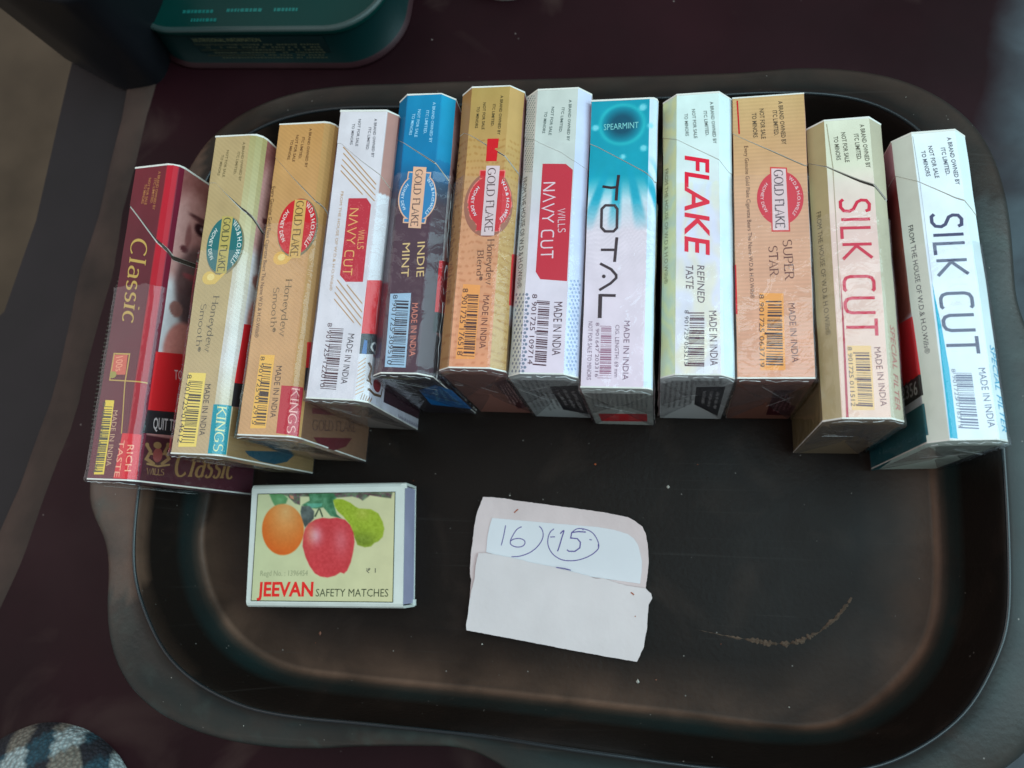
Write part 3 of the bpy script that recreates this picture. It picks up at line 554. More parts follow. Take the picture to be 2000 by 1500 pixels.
  ('d', 0, 'dots', 1, (13.62, 2.59), 0.38, (146, 158, 188)),
  ('d', 0, 'dots', 1, (12.01, 1.31), 0.38, (146, 158, 188)),
  ('d', 0, 'dots', 1, (13.08, 1.52), 0.38, (146, 158, 188)),
  ('d', 0, 'dots', 1, (14.16, 1.74), 0.38, (146, 158, 188)),
  ('q', 1, 'panel', 1, [(0.38, 39.52), (7.74, 41.36), (8.43, 4.83), (0.89, 11.1)], (30, 32, 36)),
  ('m', 1, 'lettering', 2, [(-7.09, 47.9), (1.14, 48.64), (0.57, 8.14), (-7.8, 6.93)], 6, (104, 108, 108), 7, 0),
  ('m', 1, 'lettering', 2, [(0.83, 35.59), (6.96, 38.52), (7.26, 9.11), (1.94, 15.48)], 3, (170, 172, 172), 57, 0),
 ]),
 'total': dict(loc=[-6.119, 43.314, 0.11], rot=[0.01046, -0.01304, -0.02016], w=16.91, L=76.07, h=49.85, c=4.08, sp=(0, 0.5, 'r'), cut=[(0.01, 63.98), (1.75, 63.12), (7.6, 59.56), (14.12, 55.48), (16.71, 53.15), (34.35, 59.34)], ops=[
  ('t', 0, 'lettering', 2, 'SPEARMINT', (3.37, 67.71), (12.23, 67.93), 1.7, (120, 190, 190), 'sans', 0, 0),
  ('l', 0, 'lettering', 2, [(7.53, 55.0), (7.22, 51.54), (7.09, 47.98)], 0.751, (48, 30, 36), 0),
  ('l', 0, 'lettering', 2, [(3.52, 51.98), (5.73, 51.53), (7.33, 51.66)], 0.701, (48, 30, 36), 0),
  ('l', 0, 'lettering', 2, [(4.44, 46.74), (6.73, 46.68), (7.44, 45.67), (7.47, 40.67), (6.7, 39.71), (4.54, 39.75), (3.59, 40.82), (3.55, 45.77), (4.44, 46.74)], 0.69, (48, 30, 36), 0),
  ('l', 0, 'lettering', 2, [(7.54, 38.1), (7.16, 31.57)], 0.74, (48, 30, 36), 0),
  ('l', 0, 'lettering', 2, [(3.68, 34.82), (7.3, 34.76)], 0.68, (48, 30, 36), 0),
  ('l', 0, 'lettering', 2, [(3.62, 31.19), (6.38, 29.66), (7.65, 28.15), (7.68, 27.38), (6.37, 26.02), (3.63, 24.26)], 0.68, (48, 30, 36), 0),
  ('l', 0, 'lettering', 2, [(7.69, 22.81), (3.84, 22.95)], 0.73, (48, 30, 36), 0),
  ('l', 0, 'lettering', 2, [(3.94, 23.25), (3.97, 17.07)], 0.95, (48, 30, 36), 0),
  ('e', 0, 'lettering', 2, (4.63, 27.82), 0.45, 0.48, (48, 30, 36)),
  ('t', 0, 'lettering', 2, 'NOT FOR SALE TO MINORS', (1.27, 16.19), (1.36, 1.55), 1.01, (120, 88, 108), 'sans', 0, 0),
  ('b', 0, 'barcode', 2, [(4.43, 15.09), (6.87, 15.04), (7.2, 1.87), (4.36, 1.88)], (150, 100, 122), 8),
  ('t', 0, 'barcode', 2, '8 901647 203316', (3.07, 15.91), (3.31, 2.26), 0.83, (120, 88, 108), 'sans', 0, 0),
  ('t', 0, 'lettering', 2, 'CIG. LENGTH: 69 mm', (7.85, 15.34), (7.89, 2.33), 0.94, (120, 88, 108), 'sans', 0, 0),
  ('t', 0, 'lettering', 2, 'MADE IN INDIA', (9.91, 16.38), (9.86, 1.68), 1.38, (120, 88, 108), 'sans', 0, 0),
  ('q', 1, 'panel', 1, [(-6.55, 16.48), (6.92, 17.75), (6.85, 6.02), (-6.47, 4.76)], (176, 34, 42)),
  ('m', 1, 'lettering', 2, [(-6.98, 47.28), (7.73, 48.53), (7.51, 21.29), (-7.62, 19.41)], 12, (128, 134, 130), 8, 0),
  ('m', 1, 'lettering', 2, [(-4.77, 15.16), (5.79, 16.53), (5.65, 7.69), (-5.04, 6.16)], 2, (200, 90, 90), 9, 0),
 ]),
 'flake': dict(loc=[13.011, 44.992, 1.678], rot=[-0.02062, -0.01543, -0.01488], w=17.32, L=74.91, h=48.13, c=3.36, sp=(1, 1, 'c'), cut=[(-5.32, 65.19), (1.14, 61.54), (4.56, 59.4), (10.8, 55.81), (14.38, 53.62)], ops=[
  ('t', 0, 'lettering', 2, 'A BRAND OWNED BY', (8.36, 72.52), (9.14, 60.46), 0.8, (90, 96, 92), 'sans', 0, 1),
  ('t', 0, 'lettering', 2, 'ITC LIMITED.', (6.74, 69.95), (7.29, 62.71), 0.8, (90, 96, 92), 'sans', 0, 1),
  ('t', 0, 'lettering', 2, 'NOT FOR SALE', (3.82, 70.67), (4.39, 62.22), 0.8, (90, 96, 92), 'sans', 0, 1),
  ('t', 0, 'lettering', 2, 'TO MINORS', (1.92, 69.45), (2.28, 62.99), 0.81, (90, 96, 92), 'sans', 0, 1),
  ('t', 0, 'lettering', 2, 'FLAKE', (2.18, 57.44), (2.19, 29.96), 5.83, (216, 18, 52), 'sans', 0.22, 1),
  ('t', 0, 'lettering', 2, 'REFINED', (5.14, 27.49), (5.18, 17.59), 1.68, (92, 70, 80), 'sans', 0.15, 0),
  ('t', 0, 'lettering', 2, 'TASTE', (2.36, 27.73), (2.48, 21.21), 1.8, (92, 70, 80), 'sans', 0.15, 0),
  ('b', 0, 'barcode', 2, [(3.46, 15.27), (6.78, 15.25), (6.73, 1.62), (2.84, 1.71)], (76, 28, 50), 9),
  ('t', 0, 'barcode', 2, '8 901725 053215', (2.17, 15.87), (2.1, 2.1), 0.92, (70, 60, 66), 'sans', 0, 0),
  ('t', 0, 'lettering', 2, 'MADE IN INDIA', (7.85, 15.65), (8.1, 1.97), 1.75, (80, 50, 66), 'sans', 0, 0),
  ('t', 0, 'lettering', 2, 'FROM THE HOUSE OF W.D.& H.O.Wills®', (-4.04, 55.29), (-3.89, 23.69), 1.16, (120, 126, 84), 'sans', 0, 0),
  ('q', 1, 'panel', 1, [(0.11, 37.06), (7.06, 37.88), (7.48, 4.28), (0.44, 18.03)], (30, 32, 36)),
  ('m', 1, 'lettering', 2, [(-7.7, 44.66), (-0.45, 43.97), (0.1, 12.99), (-8.43, 12.36)], 6, (104, 108, 108), 10, 0),
  ('m', 1, 'lettering', 2, [(1.5, 34.01), (6.48, 34.25), (7.05, 8.3), (1.79, 18.12)], 3, (170, 172, 172), 60, 0),
  ('m', 1, 'lettering', 2, [(-2.68, 45.79), (6.29, 46.1), (6.38, 38.86), (-0.21, 38.57)], 5, (120, 124, 124), 33, 0),
 ]),
 'super': dict(loc=[32.034, 45.188, 1.237], rot=[-0.01207, -0.03867, -0.01129], w=17.4, L=74.61, h=45.98, c=4.5, sp=(0, 0, 'c'), cut=[(-2.01, 65.84), (1.16, 63.64), (17.03, 54.37)], ops=[
  ('l', 0, 'panel', 1, [(1.09, 74.04), (1.43, 64.27)], 0.381, (190, 20, 26), 0),
  ('t', 0, 'lettering', 2, 'A BRAND OWNED BY', (11.17, 72.98), (11.73, 60.53), 1.04, (86, 70, 52), 'sans', 0, 1),
  ('t', 0, 'lettering', 2, 'ITC LIMITED.', (9.74, 70.39), (9.98, 63.15), 1.04, (86, 70, 52), 'sans', 0, 1),
  ('t', 0, 'lettering', 2, 'NOT FOR SALE', (6.54, 71.16), (6.84, 62.52), 1.05, (86, 70, 52), 'sans', 0, 1),
  ('t', 0, 'lettering', 2, 'TO MINORS', (4.65, 70.07), (4.88, 63.02), 1.06, (86, 70, 52), 'sans', 0, 1),
  ('e', 0, 'emblem', 1, (10.89, 45.93), 5.52, 7.34, (200, 48, 62)),
  ('q', 0, 'emblem', 2, [(8.72, 54.52), (12.75, 54.13), (12.99, 36.75), (8.63, 36.93)], (205, 60, 60)),
  ('q', 0, 'emblem', 3, [(9.01, 54.08), (12.44, 53.8), (12.65, 37.17), (8.93, 37.32)], (214, 186, 186)),
  ('t', 0, 'lettering', 4, 'GOLD FLAKE', (9.6, 53.48), (9.66, 37.83), 2.1, (80, 60, 66), 'serif', 0, 0),
  ('a', 0, 'lettering', 3, 'W.D.& H.O.WILLS', (10.89, 45.93), 4.04, 5.85, 58, -48, 0.72, (225, 200, 200)),
  ('a', 0, 'lettering', 3, 'HONEY DEW', (10.89, 45.93), 4.63, 6.12, 135, 222, 0.72, (225, 200, 200)),
  ('t', 0, 'lettering', 2, 'SUPER', (11.16, 34.55), (11.44, 24.22), 2.05, (98, 52, 44), 'serif', 0, 0),
  ('t', 0, 'lettering', 2, 'STAR', (7.82, 33.08), (7.97, 25.29), 2.0, (98, 52, 44), 'serif', 0, 0),
  ('t', 0, 'lettering', 2, 'Every Genuine Gold Flake Cigarette Bears The Name W.D.& H.O.Wills®', (2.61, 60.8), (3.34, 19.69), 0.93, (86, 56, 44), 'sans', 0, 0),
  ('q', 0, 'barcode', 1, [(5.42, 21.06), (10.93, 20.8), (10.88, 1.7), (5.21, 1.71)], (240, 150, 74)),
  ('b', 0, 'barcode', 2, [(7.35, 18.95), (10.47, 18.88), (10.39, 2.31), (6.48, 2.45)], (64, 40, 44), 11),
  ('t', 0, 'barcode', 2, '8 901725 063719', (5.35, 20.68), (5.05, 2.45), 1.11, (64, 40, 44), 'sans', 0, 0),
  ('t', 0, 'lettering', 2, 'MADE IN INDIA', (11.95, 18.21), (12.4, 3.54), 1.49, (104, 52, 44), 'sans', 0, 0),
  ('q', 0, 'panel', 1, [(0.12, 28.5), (-3.32, 29.54), (-1.16, 15.83), (0.27, 15.75)], (205, 12, 22)),
  ('q', 1, 'panel', 1, [(0.83, 34.84), (7.78, 34.94), (8.68, 4.33), (1.93, 5.41)], (58, 14, 24)),
  ('m', 1, 'lettering', 2, [(2.89, 33.79), (6.74, 33.85), (7.78, 7.07), (2.88, 6.85)], 4, (140, 100, 105), 11, 0),
 ]),
 'silkc': dict(loc=[50.425, 35.287, 1.006], rot=[-0.00989, -0.03042, -0.00066], w=17.37, L=74.95, h=48.89, c=3.51, sp=(1, 1, 'c'), cut=[(-6.74, 66.73), (0.94, 61.9), (7.38, 58.18), (11.67, 56.2), (16.41, 53.85)], ops=[
  ('t', 0, 'lettering', 2, 'A BRAND OWNED BY', (8.16, 73.4), (8.93, 61.54), 0.98, (84, 80, 66), 'sans', 0, 1),
  ('t', 0, 'lettering', 2, 'ITC LIMITED.', (6.67, 70.88), (7.0, 63.71), 0.98, (84, 80, 66), 'sans', 0, 1),
  ('t', 0, 'lettering', 2, 'NOT FOR SALE', (3.74, 71.53), (4.27, 63.36), 0.98, (84, 80, 66), 'sans', 0, 1),
  ('t', 0, 'lettering', 2, 'TO MINORS', (1.93, 70.55), (2.33, 64.04), 0.99, (84, 80, 66), 'sans', 0, 1),
  ('l', 0, 'panel', 2, [(0.53, 74.16), (1.4, 61.85)], 0.17, (150, 140, 112), 0),
  ('l', 0, 'panel', 2, [(1.38, 61.51), (1.14, 25.76)], 0.15, (165, 145, 118), 0),
  ('t', 0, 'lettering', 2, 'SILK CUT', (2.57, 53.69), (2.08, 18.96), 6.48, (196, 34, 62), 'stroke', 0, 0),
  ('t', 0, 'lettering', 2, 'SPECIAL FILTER', (12.33, 22.14), (12.47, 1.72), 1.83, (170, 90, 90), 'sans', 0.2, 0),
  ('t', 0, 'lettering', 2, 'FROM THE HOUSE OF W.D.& H.O.Wills®', (-3.5, 51.53), (-2.79, 19.97), 1.25, (84, 76, 50), 'sans', 0, 0),
  ('q', 0, 'barcode', 1, [(2.01, 16.84), (7.16, 16.75), (6.99, 1.69), (2.21, 1.69)], (224, 178, 118)),
  ('b', 0, 'barcode', 2, [(3.71, 15.18), (6.68, 15.13), (6.67, 2.44), (3.6, 2.62)], (84, 40, 50), 12),
  ('t', 0, 'barcode', 2, '8 901725 011512', (2.1, 16.53), (2.05, 2.56), 0.93, (84, 40, 50), 'sans', 0, 0),
  ('t', 0, 'lettering', 2, 'MADE IN INDIA', (7.78, 16.32), (8.31, 2.56), 1.34, (120, 50, 50), 'sans', 0, 0),
  ('q', 0, 'panel', 1, [(1.51, 34.54), (1.72, 23.26), (1.42, -0.06), (0.88, -0.06)], (170, 26, 50)),
  ('m', 1, 'lettering', 2, [(-3.99, 44.0), (3.72, 44.13), (9.26, 8.42), (-1.14, 22.48)], 4, (96, 90, 84), 12, 0),
 ]),
 'silkw': dict(loc=[70.985, 31.298, 0.186], rot=[-0.00233, -0.00135, 0.03069], w=16.63, L=74.84, h=48.86, c=3.48, sp=(1, 1, 'c'), cut=[(-5.07, 65.93), (0.36, 62.07), (7.76, 57.4), (13.09, 55.15), (16.12, 53.02)], ops=[
  ('t', 0, 'lettering', 2, 'A BRAND OWNED BY', (7.76, 73.21), (8.3, 60.62), 0.91, (78, 80, 96), 'sans', 0, 1),
  ('t', 0, 'lettering', 2, 'ITC LIMITED.', (6.1, 70.57), (6.47, 63.29), 0.91, (78, 80, 96), 'sans', 0, 1),
  ('t', 0, 'lettering', 2, 'NOT FOR SALE', (3.3, 71.27), (3.99, 62.73), 0.92, (78, 80, 96), 'sans', 0, 1),
  ('t', 0, 'lettering', 2, 'TO MINORS', (1.6, 70.12), (2.12, 63.33), 0.92, (78, 80, 96), 'sans', 0, 1),
  ('l', 0, 'panel', 2, [(0.23, 74.28), (0.5, 61.86)], 0.14, (170, 175, 178), 0),
  ('l', 0, 'panel', 2, [(0.5, 61.86), (0.43, 36.64)], 0.11, (180, 180, 190), 0),
  ('t', 0, 'lettering', 2, 'SILK CUT', (2.02, 53.58), (1.7, 19.02), 6.53, (64, 62, 92), 'stroke', 0, 0),
  ('q', 0, 'panel', 1, [(0.43, 36.64), (0.78, 31.89), (1.19, 27.2), (1.71, 16.03), (1.72, 0.04), (0.16, 0.23), (0.27, 13.55), (0.4, 26.07)], (0, 158, 186)),
  ('b', 0, 'barcode', 2, [(2.94, 14.86), (6.24, 14.75), (6.29, 2.06), (2.68, 2.35)], (92, 92, 120), 13),
  ('t', 0, 'barcode', 2, '8 901725 016319', (2.15, 15.84), (2.2, 2.47), 0.8, (110, 110, 130), 'sans', 0, 0),
  ('t', 0, 'lettering', 2, 'MADE IN INDIA', (7.72, 15.82), (8.19, 2.34), 1.44, (84, 84, 112), 'sans', 0, 0),
  ('t', 0, 'lettering', 2, 'SPECIAL FILTER', (12.15, 21.66), (12.54, 1.28), 2.27, (0, 150, 190), 'sans', 0.2, 0),
  ('t', 0, 'lettering', 2, 'FROM THE HOUSE OF W.D.& H.O.Wills®', (-3.35, 51.88), (-2.98, 20.04), 1.14, (44, 52, 56), 'sans', 0, 0),
  ('q', 0, 'panel', 1, [(-4.82, 29.59), (-28.22, 32.48), (-29.88, 15.5), (-4.5, 15.59)], (205, 12, 22)),
  ('q', 0, 'panel', 1, [(-4.5, 15.59), (-29.46, 16.7), (-29.6, 10.3), (-4.51, 10.69)], (22, 20, 24)),
  ('q', 0, 'panel', 1, [(-4.51, 8.76), (-30.23, 8.5), (-51.8, -0.7), (-42.44, -1.23), (-4.37, 1.48)], (0, 84, 92)),
  ('t', 0, 'lettering', 2, '1800-11-2356', (-37.11, 13.76), (-7.06, 11.47), 3.15, (170, 165, 165), 'sans', 0, 1),
 ]),
}
CARD = {'loc': (-25, 0), 'outline': [(-22.86, 20.18), (-20.21, 20.1), (-16.45, 19.9), (-11.95, 19.21), (-5.27, 18.65), (1.34, 17.88), (7.51, 17.26), (12.9, 16.62), (20.02, 15.47), (22.14, 14.3), (24.25, 12.79), (25.13, 10.89), (25.65, 8.31), (26.06, 3.5), (25.64, -0.62), (25.12, -4.43), (26.67, -5.65), (26.94, -6.98), (25.98, -8.7), (25.7, -12.04), (25.46, -15.36), (24.95, -18.02), (24.61, -20.0), (23.6, -22.34), (22.76, -24.08), (13.39, -23.08), (6.48, -22.31), (-4.06, -20.95), (-14.8, -19.6), (-25.81, -18.23), (-26.1, -16.95), (-25.66, -14.18), (-25.53, -11.75), (-25.5, -7.58), (-25.38, -4.07), (-25.88, -2.33), (-25.83, 2.99), (-25.45, 8.02), (-25.11, 12.37), (-24.67, 14.93), (-23.69, 17.88)], 'panel': [(-19.88, 14.03), (-15.4, 13.8), (-10.21, 13.51), (-1.42, 12.99), (5.1, 12.68), (11.19, 12.37), (16.17, 11.68), (20.05, 10.61), (21.81, 9.38), (23.04, 7.51), (23.56, 5.46), (24.09, 3.08), (23.99, -0.0), (23.58, -3.14), (9.63, -1.77), (-6.85, 0.52), (-21.27, 4.04), (-21.2, 6.36), (-21.06, 8.87), (-20.52, 11.77)], 'flap': [(-23.4, 3.6), (-21.56, 3.84), (-18.21, 3.4), (-13.41, 2.65), (-10.47, 2.13), (-7.55, 1.47), (-3.92, 0.98), (-0.32, 0.35), (2.55, -0.23), (6.12, -0.99), (8.95, -1.56), (11.07, -2.3), (13.17, -2.07), (17.71, -3.31), (20.83, -3.93), (25.12, -4.42), (26.66, -5.63), (26.93, -6.96), (25.97, -8.67), (25.7, -12.0), (25.46, -15.32), (24.95, -17.97), (24.62, -19.94), (23.61, -22.28), (22.77, -24.01), (13.43, -23.01), (6.53, -22.24), (-3.97, -20.89), (-14.68, -19.54), (-25.66, -18.18), (-25.95, -16.9), (-25.51, -14.13), (-25.34, -10.33), (-24.9, -6.84), (-24.2, -4.02), (-24.14, -0.15)], 'ink': [[(-15.75, 11.98), (-16.22, 9.02), (-16.84, 6.15)], [(-10.94, 11.76), (-12.31, 10.94), (-13.53, 9.11), (-14.17, 7.48), (-13.9, 6.43), (-12.49, 5.87), (-10.84, 6.0), (-9.88, 6.81), (-10.07, 7.8), (-11.48, 8.32), (-13.3, 8.05), (-14.09, 7.49)], [(-5.75, 12.03), (-5.0, 11.34), (-4.51, 9.75), (-4.89, 7.97), (-6.29, 5.98), (-8.41, 4.32), (-11.29, 3.23), (-13.66, 3.0)], [(-1.36, 11.45), (-2.5, 10.35), (-3.09, 8.38), (-2.85, 6.27), (-1.53, 4.21), (0.66, 2.83), (3.17, 2.47), (6.02, 2.81), (8.84, 3.89), (10.94, 5.36), (11.81, 6.78), (11.25, 8.86), (9.8, 10.74), (7.64, 11.62), (5.49, 11.66), (4.07, 10.73)], [(-2.39, 9.04), (-1.01, 9.16)], [(0.48, 10.09), (1.54, 11.01), (0.88, 8.51), (0.29, 6.38), (-0.18, 5.03)], [(8.01, 10.79), (5.86, 10.86), (3.89, 10.55), (3.57, 8.95), (5.54, 8.84), (6.46, 7.82), (6.31, 6.24), (4.9, 5.21), (3.11, 5.15), (2.57, 5.58)], [(9.04, 8.71), (9.76, 8.6)], [(11.62, 7.47), (11.71, 6.43)], [(6.93, 11.46), (7.28, 11.4)]], 'dash': [(-0.38, 0.42), (1.83, 0.23), (3.91, -0.18)], 'crumbs': [(-13.36, 15.78), (-12.39, 16.72), (21.01, -5.61), (21.7, -6.35), (22.16, -12.11), (22.19, -12.17)]}
MATCH = {'loc': (-91.35, 4.27), 'top': [(-25.72, 16.89), (21.98, 18.74), (23.99, -16.78), (-23.26, -18.52)], 'label': [(-23.56, 14.17), (19.34, 15.78), (21.01, -15.19), (-21.88, -16.73)]}
# ---------------------------------------------------------------- helpers
random.seed(7); RNG = np.random.default_rng(5)
def s2l(c):
    out = []
    for x in c:
        x = x / 255.0
        v = x / 12.92 if x <= .04045 else ((x + .055) / 1.055) ** 2.4
        out.append(min(v * GAIN, .86))
    return out
GAIN = 1.12
def s2l_np(A):
    A = np.asarray(A, float) / 255.0
    v = np.where(A <= .04045, A / 12.92, ((A + .055) / 1.055) ** 2.4) * GAIN
    return np.minimum(v, .86)
def nodes(m): return m.node_tree.nodes, m.node_tree.links
MATS = {}
def principled(name):
    m = bpy.data.materials.new(name); m.use_nodes = True
    return m, m.node_tree.nodes["Principled BSDF"]
def ink(col, rough=.42):
    k = ('ink', tuple(col))
    if k not in MATS:
        m, p = principled("ink_%d_%d_%d" % tuple(col))
        p.inputs["Base Color"].default_value = (*s2l(col), 1); p.inputs["Roughness"].default_value = rough
        p.inputs["Specular IOR Level"].default_value = .35
        MATS[k] = m
    return MATS[k]
def board(name, stripes=None, rough=.46):
    """printed carton board: colour comes from vertex colours (print, with light tints baked into the packs), fine fibre and wear on top"""
    m, p = principled(name); N, L = nodes(m)
    at = N.new("ShaderNodeAttribute"); at.attribute_name = "Col"
    tc = N.new("ShaderNodeTexCoord")
    nz = N.new("ShaderNodeTexNoise"); nz.inputs["Scale"].default_value = 160; nz.inputs["Detail"].default_value = 4
    L.new(tc.outputs["Object"], nz.inputs["Vector"])
    mr = N.new("ShaderNodeMapRange"); mr.inputs[1].default_value = .3; mr.inputs[2].default_value = .7
    mr.inputs[3].default_value = .93; mr.inputs[4].default_value = 1.04
    L.new(nz.outputs[0], mr.inputs[0])
    mx = N.new("ShaderNodeVectorMath"); mx.operation = 'SCALE'
    L.new(at.outputs["Color"], mx.inputs[0]); L.new(mr.outputs[0], mx.inputs["Scale"])
    last = mx.outputs[0]
    if stripes:
        wv = N.new("ShaderNodeTexWave"); wv.wave_type = 'BANDS'; wv.bands_direction = stripes[0]
        wv.inputs["Scale"].default_value = stripes[1]; wv.inputs["Distortion"].default_value = stripes[2]
        wv.inputs["Detail Scale"].default_value = 1.0
        mpn = N.new("ShaderNodeMapping"); mpn.inputs["Rotation"].default_value = (0, 0, stripes[4])
        L.new(tc.outputs["Object"], mpn.inputs[0]); L.new(mpn.outputs[0], wv.inputs["Vector"])
        m2 = N.new("ShaderNodeMapRange"); m2.inputs[3].default_value = 1 - stripes[3]; m2.inputs[4].default_value = 1 + stripes[3] * .6
        L.new(wv.outputs["Fac"], m2.inputs[0])
        mz = N.new("ShaderNodeVectorMath"); mz.operation = 'SCALE'
        L.new(last, mz.inputs[0]); L.new(m2.outputs[0], mz.inputs["Scale"]); last = mz.outputs[0]
    L.new(last, p.inputs["Base Color"])
    bp = N.new("ShaderNodeBump"); bp.inputs["Strength"].default_value = .25; bp.inputs["Distance"].default_value = .0002
    n2 = N.new("ShaderNodeTexNoise"); n2.inputs["Scale"].default_value = 90; n2.inputs["Detail"].default_value = 2
    L.new(tc.outputs["Object"], n2.inputs["Vector"]); L.new(n2.outputs[0], bp.inputs["Height"]); L.new(bp.outputs[0], p.inputs["Normal"])
    p.inputs["Roughness"].default_value = rough; p.inputs["Specular IOR Level"].default_value = .32
    return m
def simple(name, col, rough=.5, noise=.08, scale=60, bump=0., spec=.4, lin=False, bscale=None):
    m, p = principled(name); N, L = nodes(m)
    c = col if lin else s2l(col)
    tc = N.new("ShaderNodeTexCoord"); nz = N.new("ShaderNodeTexNoise"); nz.inputs["Scale"].default_value = scale; nz.inputs["Detail"].default_value = 6
    L.new(tc.outputs["Object"], nz.inputs["Vector"])
    r = N.new("ShaderNodeValToRGB"); r.color_ramp.elements[0].position = .3; r.color_ramp.elements[1].position = .7
    r.color_ramp.elements[0].color = (*[x * (1 - noise) for x in c], 1); r.color_ramp.elements[1].color = (*[min(x * (1 + noise), .9) for x in c], 1)
    L.new(nz.outputs[0], r.inputs[0]); L.new(r.outputs[0], p.inputs["Base Color"])
    p.inputs["Roughness"].default_value = rough; p.inputs["Specular IOR Level"].default_value = spec
    if bump:
        b = N.new("ShaderNodeBump"); b.inputs["Strength"].default_value = bump; b.inputs["Distance"].default_value = .0005
        n2 = N.new("ShaderNodeTexNoise"); n2.inputs["Scale"].default_value = bscale or scale * 3; n2.inputs["Detail"].default_value = 5
        L.new(tc.outputs["Object"], n2.inputs["Vector"]); L.new(n2.outputs[0], b.inputs["Height"]); L.new(b.outputs[0], p.inputs["Normal"])
    return m
def cello_mat():
    m = bpy.data.materials.new("clear_cellophane"); m.use_nodes = True; N, L = nodes(m)
    N.remove(N["Principled BSDF"]); out = N["Material Output"]
    tr = N.new("ShaderNodeBsdfTransparent"); tr.inputs[0].default_value = (1, 1, 1, 1)
    gl = N.new("ShaderNodeBsdfGlossy"); gl.inputs["Roughness"].default_value = .07
    df = N.new("ShaderNodeBsdfDiffuse"); df.inputs[0].default_value = (.8, .8, .85, 1)
    fr = N.new("ShaderNodeLayerWeight"); fr.inputs[0].default_value = .5; pw = N.new("ShaderNodeMath"); pw.operation = "POWER"; pw.inputs[1].default_value = 4.0; L.new(fr.outputs["Facing"], pw.inputs[0])
    tc = N.new("ShaderNodeTexCoord"); nz = N.new("ShaderNodeTexNoise"); nz.inputs["Scale"].default_value = 170; nz.inputs["Detail"].default_value = 3; nz.inputs["Distortion"].default_value = 2.0
    bp = N.new("ShaderNodeBump"); bp.inputs["Strength"].default_value = .3; bp.inputs["Distance"].default_value = .0005
    L.new(tc.outputs["Object"], nz.inputs["Vector"]); L.new(nz.outputs[0], bp.inputs["Height"])
    L.new(bp.outputs[0], gl.inputs["Normal"])
    mr = N.new("ShaderNodeMath"); mr.operation = 'MULTIPLY_ADD'; mr.inputs[1].default_value = .85; mr.inputs[2].default_value = .04; mr.use_clamp = True
    L.new(pw.outputs[0], mr.inputs[0])
    df.inputs[0].default_value = (.013, .0125, .015, 1)
    m1 = N.new("ShaderNodeAddShader"); L.new(tr.outputs[0], m1.inputs[0]); L.new(df.outputs[0], m1.inputs[1])
    m2 = N.new("ShaderNodeMixShader"); L.new(mr.outputs[0], m2.inputs[0]); L.new(m1.outputs[0], m2.inputs[1]); L.new(gl.outputs[0], m2.inputs[2])
    L.new(m2.outputs[0], out.inputs[0])
    return m
def mesh_obj(name, V, Fc, mats, parent=None, fm=None, smooth=False, cols=None):
    me = bpy.data.meshes.new(name)
    me.from_pydata([tuple(float(c) * MM for c in v) for v in V], [], Fc)
    for m in (mats if isinstance(mats, (list, tuple)) else [mats]): me.materials.append(m)
    if fm is not None: me.polygons.foreach_set("material_index", fm)
    if smooth: me.polygons.foreach_set("use_smooth", [True] * len(me.polygons))
    if cols is not None:
        ca = me.color_attributes.new("Col", 'FLOAT_COLOR', 'POINT')
        c4 = np.ones((len(V), 4), np.float32); c4[:, :3] = cols
        ca.data.foreach_set("color", c4.ravel())
    me.update()
    o = bpy.data.objects.new(name, me); SC.collection.objects.link(o)
    if parent is not None: o.parent = parent
    return o
def empty(name, loc, rot=(0, 0, 0), label=None, cat=None, group=None):
    o = bpy.data.objects.new(name, None); SC.collection.objects.link(o)
    o.location = [c * MM for c in loc]; o.rotation_mode = 'XYZ'; o.rotation_euler = rot; o.empty_display_size = .01
    tag(o, label, cat, group); return o
def tag(o, label=None, cat=None, group=None, kind=None):
    if label: o['label'] = label
    if cat: o['category'] = cat
    if group: o['group'] = group
    if kind: o['kind'] = kind
    return o
def vnoise(x, y, seed=0):
    """smooth value noise, arrays in, -1..1 out"""
    xi = np.floor(x).astype(int); yi = np.floor(y).astype(int); xf = x - xi; yf = y - yi
    def h(a, b):
        n = (a * 374761393 + b * 668265263 + seed * 974634777) & 0xffffffff
        n = ((n ^ (n >> 13)) * 1274126177) & 0xffffffff
        return ((n ^ (n >> 16)) & 0xffff) / 32767.5 - 1
    u = xf * xf * (3 - 2 * xf); w = yf * yf * (3 - 2 * yf)
    return (h(xi, yi) * (1 - u) + h(xi + 1, yi) * u) * (1 - w) + (h(xi, yi + 1) * (1 - u) + h(xi + 1, yi + 1) * u) * w
def fbm(x, y, seed=0, o=4):
    s = 0; a = .5
    for i in range(o): s = s + a * vnoise(x * 2 ** i, y * 2 ** i, seed + i); a *= .5
    return s
# ---------------------------------------------------------------- lettering
def arc(cx, cy, rx, ry, a0, a1, n=14):
    return [(cx + rx * cos(radians(a0 + (a1 - a0) * i / n)), cy + ry * sin(radians(a0 + (a1 - a0) * i / n))) for i in range(n + 1)]
